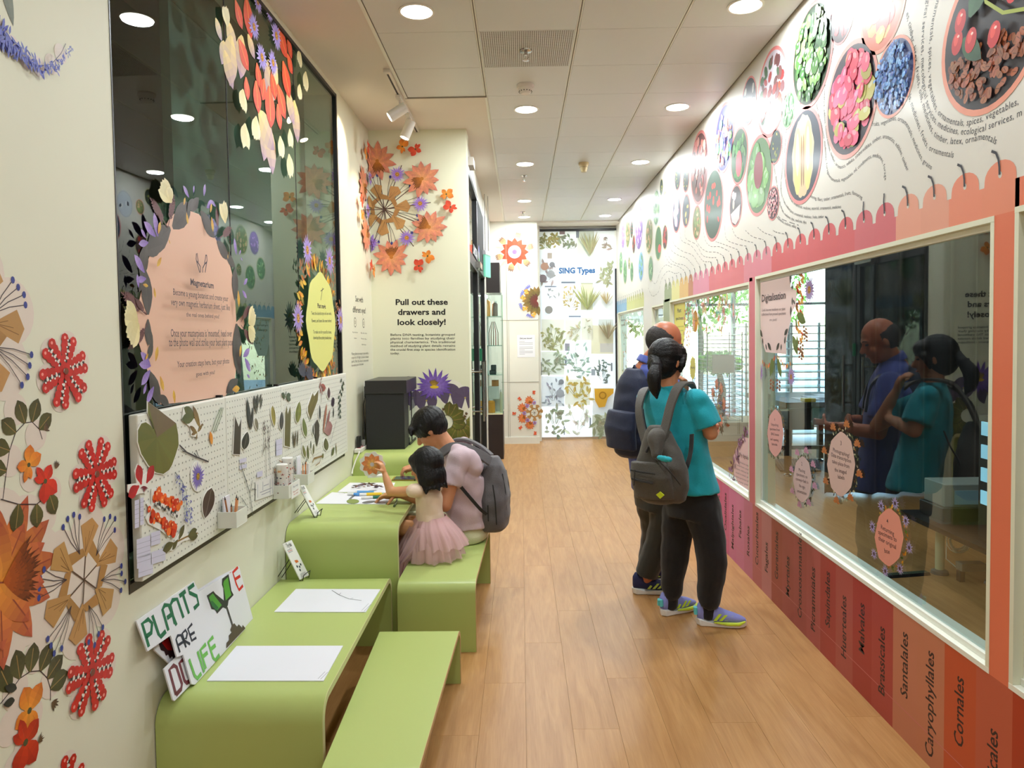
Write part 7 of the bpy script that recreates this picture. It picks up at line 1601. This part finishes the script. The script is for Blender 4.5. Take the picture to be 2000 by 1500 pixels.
s=Sculpt(); s.loft([(BC-u2*.17+b_*.055-w_2*.01,w_2,b_,.12,.045),(BC-u2*.06+b_*.075-w_2*.01,w_2,b_,.13,.05),(BC+u2*.02+b_*.07-w_2*.02,w_2,b_,.11,.035)]); s.grow('front_pocket',olive,T,.007,3,wr=.006)
s=Sculpt(); s.limb([BC+u2*.14+b_*.045+w_2*.03,BC+u2*.06+b_*.085+w_2*.05],[.05,.03]); s.grow('draped_flap',olive,T,.007,3,wr=.006)
webbing(T,[onb(1232,918,.118),onb(1252,922,.125),onb(1280,926,.125)],.010,.004,wb_,'zipper',b_); webbing(T,[onb(1234,935,.112),onb(1254,940,.122),onb(1276,944,.125)],.012,.005,wb_,'zipper',b_)
webbing(T,[onb(1278,893,.10),onb(1292,905,.115),onb(1312,925,.10),onb(1330,948,.07)],.008,.004,wb_,'zipper',b_)
MB().tube([onb(1240,917,.13),onb(1239,937,.13),onb(1238,948,.13)],.003,6).build('zip_pull',wb_,T)
q=[onb(1282,966,.118),onb(1290,960,.122),onb(1298,967,.118),onb(1290,974,.114)]; tg=MB().add(q+[p+b_*.004 for p in q],[(3,2,1,0),(4,5,6,7)]+[(i,(i+1)%4,4+(i+1)%4,4+i) for i in range(4)]).build('tag',pm('lime_tag',(206,226,40),.5),T); tg['label']='yellow-green square tag'
s=Sculpt(); 
for i in range(7): s.ell(onb(1288+3.2*i,896+R.uniform(-3,3),.112),(.016,.014,.014))
o=s.grow('teal_cloth',tealc,T,.006,1,wr=.004)
o['label']='crumpled teal cloth in the side pocket'
top=W(1277,884,3.70)
s_n=[b_,(b_+Vector((0,0,.5))),Vector((0,0,1)),(fw+Vector((0,0,.6)))]
webbing(T,[W(1268,880,3.66),W(1256,840,3.75),W(1250,800,3.82),W(1256,768,3.92),W(1266,760,4.02)],.05,.014,olive,'shoulder_strap',[b_,b_,b_,Vector((-.3,-.3,1)),Vector((0,.3,1))])
webbing(T,[W(1285,882,3.60),W(1300,838,3.62),W(1312,790,3.655),W(1326,757,3.70),W(1345,750,3.80),W(1352,762,3.90)],.052,.014,olive,'shoulder_strap',[b_,b_,b_,Vector((-.3,-.5,1)),Vector((0,0,1)),fw])
webbing(T,[W(1352,848,3.655),W(1350,880,3.62),W(1344,905,3.59),W(1334,930,3.60)],.026,.006,wb_,'lower_strap',[b_,b_,b_,b_])
MB().tube([W(1262,884,3.62),W(1266,874,3.62),W(1277,869,3.62),W(1286,876,3.60),W(1288,890,3.59)],.007,8).build('haul_loop',wb_,T,smooth=True)
# ===== man at the window ======================================================
T=thing('person','bald-topped person in blue polo shirt, bending toward the window beside the ponytailed person','person',(.83,4.33,0))
HC=W(1297,671,4.32); hf=Vector((.93,.18,-.36)).normalized(); NB=W(1268,706,4.34); fw=Vector((.92,.38,0)).normalized(); ax=Vector((fw.y,-fw.x,0))
PC=W(1288,965,4.36); CH=W(1268,800,4.36); RS=CH+ax*.19+Vector((.02,0,.16)); LS=CH-ax*.19+Vector((.02,0,.16))
hipR=PC+ax*.09-Vector((0,0,.03)); hipL=PC-ax*.09-Vector((0,0,.03)); aR=W(1262,1150,4.36); aL=aR+Vector((.05,.17,0)); aR.z=aL.z=.09; kR=hipR.lerp(aR,.48)+Vector((.02,0,0)); kL=hipL.lerp(aL,.48)+Vector((.03,0,0))
elR=RS+Vector((.08,-.03,-.29)); haR=elR+Vector((.22,.18,.02)); elL=LS+Vector((.10,.02,-.28)); haL=elL+Vector((.18,-.16,.04))
s=Sculpt(); add_head(s,HC,hf,(.3,0,1),k=1.08); s.limb([NB-Vector((0.02,0,.06)),NB+Vector((.01,0,.0)),HC-Vector((.03,0,.05))],[.075,.062,.06])
s.loft([(PC-Vector((0,0,.06)),ax,fw,.15,.11),(PC,ax,fw,.16,.12),(PC.lerp(CH,.5),ax,fw,.16,.115),(CH,ax,fw,.17,.12),(CH+Vector((0,0,.14)),ax,fw,.17,.09),(NB,ax,fw,.06,.06)])
for S_,e,h in ((RS,elR,haR),(LS,elL,haL)): s.limb([S_,e],[.058,.044]); s.limb([e,e.lerp(h,.5),h],[.042,.040,.027])
add_hand(s,haR,Vector((.3,.9,0)),Vector((-1,0,0)),1,.3); add_hand(s,haL,Vector((.5,-.8,.1)),Vector((-1,0,0)),1,.3)
for h,k_,a in ((hipR,kR,aR),(hipL,kL,aL)): s.limb([h,k_,a],[.085,.058,.04])
s.grow('body',pm('skin_tan',(190,112,78),.42,noise=.05,nscale=14,spec=.5),T,.008,3); face_parts(T,HC,hf,(.3,0,1),1.08)
blue=cloth('blue_polo',(84,98,176))
s=Sculpt(); s.loft([(PC+Vector((0,0,.02)),ax,fw,.19,.15),(PC.lerp(CH,.35),ax,fw,.185,.145),(PC.lerp(CH,.7),ax,fw,.19,.145),(CH,ax,fw,.20,.14),(CH+Vector((0,0,.10)),ax,fw,.205,.125),(CH+Vector((.01,0,.17)),ax,fw,.19,.10),(NB-Vector((.005,0,.045)),ax,fw,.12,.085),(NB-Vector((0,0,.01)),ax,fw,.075,.070)])
for S_,e in ((RS,elR),(LS,elL)): s.limb([S_-Vector((0,0,.01)),S_.lerp(e,.4),S_.lerp(e,.75)],[.075,.078,.082],flat1=True)
s.grow('polo_shirt',blue,T,.009,4,wr=.007,seed=5)
s=Sculpt(); s.limb([NB-Vector((.005,0,.02)),NB+Vector((.012,0,.022))],[.082,.074],flat0=True,flat1=True); s.grow('collar',blue,T,.006,1)
dko=cloth('dark_trousers',(40,44,42),.6)
s=Sculpt(); s.loft([(PC+Vector((0,0,.08)),ax,fw,.16,.13),(PC,ax,fw,.175,.14),(PC-Vector((0,0,.08)),ax,fw,.17,.135)])
for h,k_,a in ((hipR,kR,aR),(hipL,kL,aL)): s.limb([h,k_,a+Vector((0,0,.03))],[.11,.088,.075],flat1=True)
s.grow('trousers',dko,T,.009,4,wr=.008,seed=2)
shoe(T,(aR.x-.085,aR.y),.02,.29,((30,38,84),(230,230,226),(190,214,90)),''); shoe(T,(aL.x-.07,aL.y),.3,.29,((30,38,84),(230,230,226),(190,214,90)),'')
f_,l_,u_=frame(hf,(.3,0,1)); Mh=Matrix((f_,l_,u_)).transposed()
hc=HC
s=Sculpt(); s.ell(HC+u_*.018-f_*.014,(.112,.091,.098),Mh); 
fringe=lambda p:((p-hc).dot(f_)<.015 and (p-hc).dot(u_)<.078 and not((p-hc).dot(f_)>-.02 and (p-hc).dot(u_)<-.02)) and (p-hc).dot(u_)<.055-.35*(p-hc).dot(f_)
s.grow('hair_fringe',pm('grey_black_hair',(44,38,36),.6,bump=.5,bscale=200),T,.006,2,wr=.002,keep=fringe)
navy=cloth('navy_nylon',(24,34,66),.6,.3)
BC=W(1236,806,4.30); b0=(-fw+Vector((0,-.35,0))).normalized(); wd=Vector((-b0.y,b0.x,0))
T,b_,w_2,u2=bag('navy backpack worn by the person in the blue polo shirt',BC,b0,wd,.130,.27,.10,navy,.7,taper=.7,rot=-.05)
s=Sculpt(); s.loft([(BC-u2*.21+b_*.09,w_2,b_,.11,.045),(BC-u2*.08+b_*.11,w_2,b_,.12,.05),(BC+u2*.02+b_*.095,w_2,b_,.105,.04)]); s.grow('front_pocket',navy,T,.008,3,wr=.004)
q0=CH+ax*.12; webbing(T,[BC+u2*.22+w_2*(.09 if w_2.dot(ax)>0 else -.09)-b_*.04,q0+Vector((-.08,0,.19)),q0+Vector((.03,0,.205)),q0+Vector((.12,0,.13)),q0+Vector((.15,0,-.02))],.055,.014,navy,'shoulder_strap',[b_,Vector((-.3,-.2,1)),Vector((0,-.2,1)),fw,fw])
q0=CH-ax*.12; webbing(T,[BC+u2*.22-w_2*(.09 if w_2.dot(ax)>0 else -.09)-b_*.04,q0+Vector((-.08,0,.19)),q0+Vector((.03,0,.205)),q0+Vector((.12,0,.13)),q0+Vector((.15,0,-.02))],.055,.014,navy,'shoulder_strap',[b_,Vector((-.3,.2,1)),Vector((0,.2,1)),fw,fw])
MB().tube([BC+u2*.24+w_2*.03-b_*.01,BC+u2*.285-b_*.0,BC+u2*.24-w_2*.03-b_*.01],.008,8).build('haul_loop',navy,T,smooth=True)
# ===== man seated on the bench ================================================
T=thing('person','person in pale lilac t-shirt seated on the higher bench, head bent over the table','person',(-.40,4.33,.36))
f=Vector((-1,.05,0)).normalized(); ax=Vector((0,1,0)); HP=Vector((-.37,4.36,.455)); CH=W(905,925,4.36); NB=W(878,878,4.36); HC=W(841,838,4.36)
LS=W(895,892,4.18); RSh=Vector((LS.x-.0,4.54,LS.z)); hf=Vector((-.80,.05,-.60)).normalized(); hup=(-.6,0,.8)
elL=W(869,986,4.12); haL=Vector((-.735,4.20,.672)); elR=Vector((-.55,4.60,.70)); haR=onZ(812,912,.69); 
s=Sculpt(); add_head(s,HC,hf,hup,k=1.02); s.limb([NB+Vector((.04,0,-.04)),NB,HC+Vector((.045,0,-.035))],[.066,.056,.056])
s.loft([(HP-Vector((0,0,.075)),ax,f,.16,.115),(HP,ax,f,.165,.125),(HP.lerp(CH,.5)+Vector((.01,0,0)),ax,f,.155,.11),(CH,ax,f,.145,.09),(CH.lerp(NB,.6)+Vector((.0,0,-.01)),ax,(-.8,0,.5),.12,.055),(NB+Vector((.01,0,-.01)),ax,f,.06,.06)])
s.limb([LS-Vector((0,0,.03)),LS.lerp(elL,.5)+Vector((.0,0,0)),elL],[.042,.044,.042]); s.limb([elL,elL.lerp(haL,.5),haL],[.042,.038,.025]); s.limb([RSh-Vector((0,0,.03)),elR],[.042,.042]); s.limb([elR,elR.lerp(haR,.5),haR],[.042,.036,.025])
add_hand(s,haL,Vector((-1,-.12,-.10)),Vector((0,0,-1)),1,.35); add_hand(s,haR,Vector((-.9,-.25,-.15)),Vector((-.2,-.1,-1)),1,1.15,-1)
for y in (-.09,.09):
    h=HP+Vector((-.02,y,-.0)); k_=Vector((-.84,4.36+y*1.3,.475)); a=Vector((-.80,4.36+y*1.3,.09)); s.limb([h,k_],[.088,.058]); s.limb([k_,k_.lerp(a,.4)+Vector((.015,0,0)),a],[.056,.055,.038])
s.grow('body',pm('skin_warm',(200,138,100),.5,noise=.05,nscale=14),T,.007,3); face_parts(T,HC,hf,hup,1.02)
lil=cloth('lilac_cotton',(206,182,190))
s=Sculpt(); s.loft([(HP+Vector((.01,0,-.01)),ax,f,.185,.155),(HP+Vector((.01,0,.06)),ax,f,.18,.15),(HP.lerp(CH,.5)+Vector((.015,0,0)),ax,f,.178,.142),(CH+Vector((.005,0,0)),ax,f,.19,.140),(CH.lerp(NB,.45)+Vector((.015,0,0)),ax,(-.8,0,.5),.19,.115),(CH.lerp(NB,.75)+Vector((.012,0,0)),ax,(-.8,0,.6),.16,.085),(NB+Vector((.01,0,-.012)),ax,(-.8,0,.6),.075,.068)])
s.limb([LS+Vector((.01,0,-.01)),LS.lerp(elL,.35),LS.lerp(elL,.60)],[.068,.066,.067],flat1=True); s.limb([RSh,RSh.lerp(elR,.3),RSh.lerp(elR,.6)],[.068,.068,.07],flat1=True)
for px_,py_,r_ in ((893,884,.056),(903,888,.060),(913,894,.064),(921,901,.060),(927,912,.054)): s.limb([W(px_,py_,4.22),W(px_,py_,4.50)],[r_,r_])
s.grow('t_shirt',lil,T,.008,14,wr=.009,seed=11)
crm=cloth('cream_shorts',(206,204,164))
s=Sculpt(); s.loft([(HP-Vector((-.005,0,.088)),ax,f,.175,.14),(HP-Vector((-.005,0,.05)),ax,f,.185,.155),(HP+Vector((.0,0,.03)),ax,f,.155,.125)])
for y in (-.09,.09): s.limb([HP+Vector((-.02,y,0)),Vector((-.62,4.36+y*1.2,.465)),Vector((-.78,4.36+y*1.25,.475))],[.093,.088,.082],flat1=True)
s.grow('shorts',crm,T,.009,4,wr=.007,seed=4)
for y in (-.117,.117): shoe(T,(-.735,4.36+y),PI,.27,((60,60,64),(220,220,216),(150,150,150)),'')
f_,l_,u_=frame(hf,hup); Mh=Matrix((f_,l_,u_)).transposed(); hc=HC.copy()
s=Sculpt(); s.ell(HC+u_*.042-f_*.014,(.116,.100,.098),Mh); s.ell(HC-f_*.045+u_*.01,(.075,.088,.085),Mh); s.ell(HC+f_*.070+u_*.062,(.05,.082,.038),Mh)
for k in range(9): t=(k-4)*.018; s.limb([HC+f_*.085+l_*t+u_*.075,HC+f_*.098+l_*t*1.3+u_*.042],[.017,.007])
for q in (-1,1): s.limb([HC+l_*q*.084+f_*.02+u_*.05,HC+l_*q*.086+f_*.022+u_*.006],[.016,.009])
s.grow('hair',hair,T,.006,2,streak=(HC+u_*.02,u_-f_*.3,.0020))
grey=cloth('grey_nylon',(92,88,90),.75,.4)
BC=W(964,962,4.36); b0=Vector((1,-.18,.02)).normalized(); wd=Vector((.18,1,0))
T,b_,w_2,u2=bag('heather grey backpack with black piping worn by the seated person',BC,b0,wd,.15,.225,.10,grey,.5,taper=.55,rot=-.0)
for d in (-.055,.0,.055): webbing(T,[BC+b_*(.055)+w_2*d-u2*.20,BC+b_*.084+w_2*d-u2*.12,BC+b_*.088+w_2*d*1.0+u2*.0,BC+b_*.068+w_2*d+u2*.13],.012,.004,wb_,'piping',b_)
for d0,d1 in ((-.152,-.12),): webbing(T,[BC+w_2*d0+b_*.05-u2*.16,BC+w_2*-.160+b_*.045-u2*.02,BC+w_2*-.150+b_*.03+u2*.08],.008,.004,wb_,'zipper',-w_2); webbing(T,[BC+w_2*d0+b_*.0-u2*.14,BC+w_2*-.160-b_*.0-u2*.04],.008,.004,wb_,'zipper',-w_2)
for yy,nm in ((-.10,'near'),(.10,'far')):
    o=Vector((0,yy,0)); A0=W(958,900,4.36)+o+Vector((0,0,.01)); 
    webbing(T,[A0,W(936,884,4.36)+o*1.25+Vector((0,0,.012)),W(910,870,4.36)+o*1.4+Vector((0,0,.004)),W(888,868,4.36)+o*1.4+Vector((-.01,0,.0)),W(872,880,4.36)+o*1.3+Vector((-.02,0,-.005))],.058,.016,grey,'shoulder_strap',[Vector((.3,-.75,.5)),Vector((.2,-.75,.6)),Vector((0,-.75,.65)),Vector((-.2,-.75,.6)),Vector((-.6,-.6,.3))] if yy<0 else [Vector((.4,0,1)),Vector((.3,0,1)),Vector((.1,0,1)),Vector((-.5,0,1)),Vector((-1,0,.3))])
webbing(T,[W(893,942,4.15),W(915,968,4.15),W(938,994,4.18),W(950,1004,4.22)],.020,.005,wb_,'lower_strap',Vector((0,-1,0)))
# ===== girl ===================================================================
T=thing('person','small child with black hair in cream top and pink tulle skirt holding up a flower','person',(-.53,3.98,.36))
f=Vector((-.93,.35,0)).normalized(); ax=Vector((f.y,-f.x,0)); HC=W(832,911,3.98); NB=W(832,945,3.99); HP=Vector((-.525,3.98,.54))
hf=Vector((-.9,.35,-.25)).normalized()
LS=W(812,957,3.90); RSh=W(848,952,4.07); elL=W(763,960,3.92); haL=W(751,924,3.95)
s=Sculpt(); add_head(s,HC,hf,k=.86); s.limb([NB-Vector((0,0,.03)),HC-Vector((0,0,.05))],[.038,.038])
CH=W(838,972,3.99)
s.loft([(HP-Vector((0,0,.07)),ax,f,.085,.075),(HP,ax,f,.085,.07),(CH,ax,f,.075,.058),(W(834,955,3.99),ax,f,.072,.045),(NB,ax,f,.035,.035)])
s.limb([LS,LS.lerp(elL,.5)-Vector((0,0,.004)),elL],[.032,.029,.026]); s.limb([elL,elL.lerp(haL,.5),haL],[.027,.023,.015]); elR=RSh+Vector((-.13,.06,-.06)); elR.z=max(elR.z,.70); haR=elR+Vector((-.12,.02,-.015)); s.limb([RSh,elR],[.032,.026]); s.limb([elR,haR],[.025,.017])
add_hand(s,haL,Vector((-.35,0,1)),Vector((-1,.2,0)),.62,.8); add_hand(s,haR,Vector((-1,0,-.1)),Vector((0,0,-1)),.62,.3,-1)
for y in (-.05,.05): s.limb([HP+ax*y-Vector((0,0,.03)),HP+ax*y+Vector((-.215,.06,-.03)),HP+ax*y+Vector((-.235,.06,-.30))],[.055,.042,.026]); 
s.grow('body',pm('skin_child',(216,156,110),.5,noise=.04,nscale=14),T,.0055,3); face_parts(T,HC,hf,k=.86)
ct=cloth('cream_satin',(232,206,180),.45,.1)
s=Sculpt(); s.loft([(HP+Vector((0,0,.03)),ax,f,.092,.078),(HP.lerp(CH,.5),ax,f,.086,.068),(CH,ax,f,.090,.068),(W(836,957,3.99),ax,f,.084,.056),(W(834,948,3.99),ax,f,.055,.045)])
s.ell(LS+Vector((.0,0,-.004)),(.045,.045,.042)); s.ell(LS+Vector((-.018,-.006,.0)),(.036,.04,.04)); s.ell(RSh,(.045,.045,.042)); s.grow('top',ct,T,.006,2,wr=.006,seed=6)
# layered tulle skirt: ruffled shells with see-through cloth
tul=bpy.data.materials.new('pink_tulle'); tul.use_nodes=True; n_=tul.node_tree; b2=n_.nodes['Principled BSDF']; b2.inputs['Base Color'].default_value=rgb(238,196,196); b2.inputs['Roughness'].default_value=.8
t2=n_.nodes.new('ShaderNodeBsdfTransparent'); mx_=n_.nodes.new('ShaderNodeMixShader'); mx_.inputs[0].default_value=.55; n_.links.new(t2.outputs[0],mx_.inputs[1]); n_.links.new(b2.outputs[0],mx_.inputs[2]); n_.links.new(mx_.outputs[0],n_.nodes['Material Output'].inputs[0])
def ruffle(name,secs,amp,fr,mat,seed):
    mb=MB(); n=120; vs=[];fs=[]
    for j,(c,rx,ry) in enumerate(secs):
        for k in range(n):
            t=2*PI*k/n; a_=amp*j/(len(secs)-1); w=1+a_*math.sin(fr*t+seed+j*.3)+a_*.5*math.sin(fr*2.3*t+seed*2)+a_*.35*math.sin(fr*4.1*t+seed*5+j); vs.append((c[0]+rx*.84*w*math.cos(t),c[1]+ry*.9*w*math.sin(t),c[2]+.35*a_*rx*math.sin(fr*t+1)))
    for j in range(len(secs)-1):
        for k in range(n): fs.append((j*n+k,j*n+(k+1)%n,(j+1)*n+(k+1)%n,(j+1)*n+k))
    return mb.add(vs,fs).build(name,mat,T,smooth='all')
wx,wy,wz=HP.x+.005,HP.y,HP.z+.055
ruffle('skirt_lining',[((wx,wy,wz),.098,.088),((wx,wy,wz-.06),.135,.12),((wx-.01,wy,wz-.14),.155,.13),((wx-.0,wy,.368),.15,.13)],.05,9,cloth('pink_lining',(228,176,178),.7,.1),1)
ruffle('tulle_layer',[((wx,wy,wz),.10,.09),((wx+.005,wy-.01,wz-.045),.145,.13),((wx+.02,wy-.015,wz-.10),.18,.155),((wx+.03,wy-.02,wz-.155),.20,.165)],.09,13,tul,2)
ruffle('tulle_layer',[((wx,wy,wz-.01),.10,.09),((wx-.0,wy-.01,wz-.08),.15,.135),((wx+.005,wy-.02,wz-.15),.185,.16),((wx+.01,wy-.02,.372),.20,.17)],.08,11,tul,5)
ruffle('tulle_layer',[((wx-.03,wy-.02,wz-.04),.11,.11),((wx-.085,wy-.03,.45),.11,.13),((wx-.150,wy-.035,.375),.055,.13),((wx-.185,wy-.04,.18),.028,.12)],.12,10,tul,3)
f_,l_,u_=frame(hf); Mh=Matrix((f_,l_,u_)).transposed()
s=Sculpt(); s.ell(HC+u_*.022-f_*.016,(.098,.088,.092),Mh); s.ell(HC-f_*.030-u_*.05,(.075,.082,.08),Mh); s.ell(HC+f_*.04+u_*.05,(.05,.068,.04),Mh)
for k in range(11):
    t=-1.5+k*.3; d=-f_*math.cos(t)+l_*math.sin(t); s.limb([HC+d*.06,HC+d*.072-u_*.06,HC+d*.070-u_*.105+Vector((.004,0,0)),HC+d*.085-u_*(.128+.012*math.sin(k*2))+Vector((.004,-.004,0))],[.036,.030,.022,.007])
s.grow('hair',hair,T,.0055,2,streak=(HC,u_,.0014))
# the flower she holds up
c=W(727,907,3.97); a=Art(lambda u,v,w:(c.x+u,c.y-w-.0016,c.z+v)); a.w=.0004
for t in ring(9,.2): a.petal(0,0,t,.062,.036,jit(rgb(236,160,90),.1),jit(rgb(226,130,80),.1),4,.8)
for t in ring(7,.5): a.petal(0,0,t,.034,.02,rgb(244,196,110),rgb(236,150,80),4,.8)
a.disc(0,0,.012,rgb(206,196,200),10)
o=MB().prism([(.070*math.cos(t)*(1+.07*math.cos(9*t)),.070*math.sin(t)*(1+.07*math.cos(9*t))) for t in ring(54)],lambda u,v,w:(c.x+u,c.y+w,c.z+v),-.0015,.0015).build('flower_magnet',pm('magnet_card',(232,230,224),.5)); a.build('print',MATS['magnet_print'],o); tag(o,'orange flower magnet held up by the small child above the table','magnet')
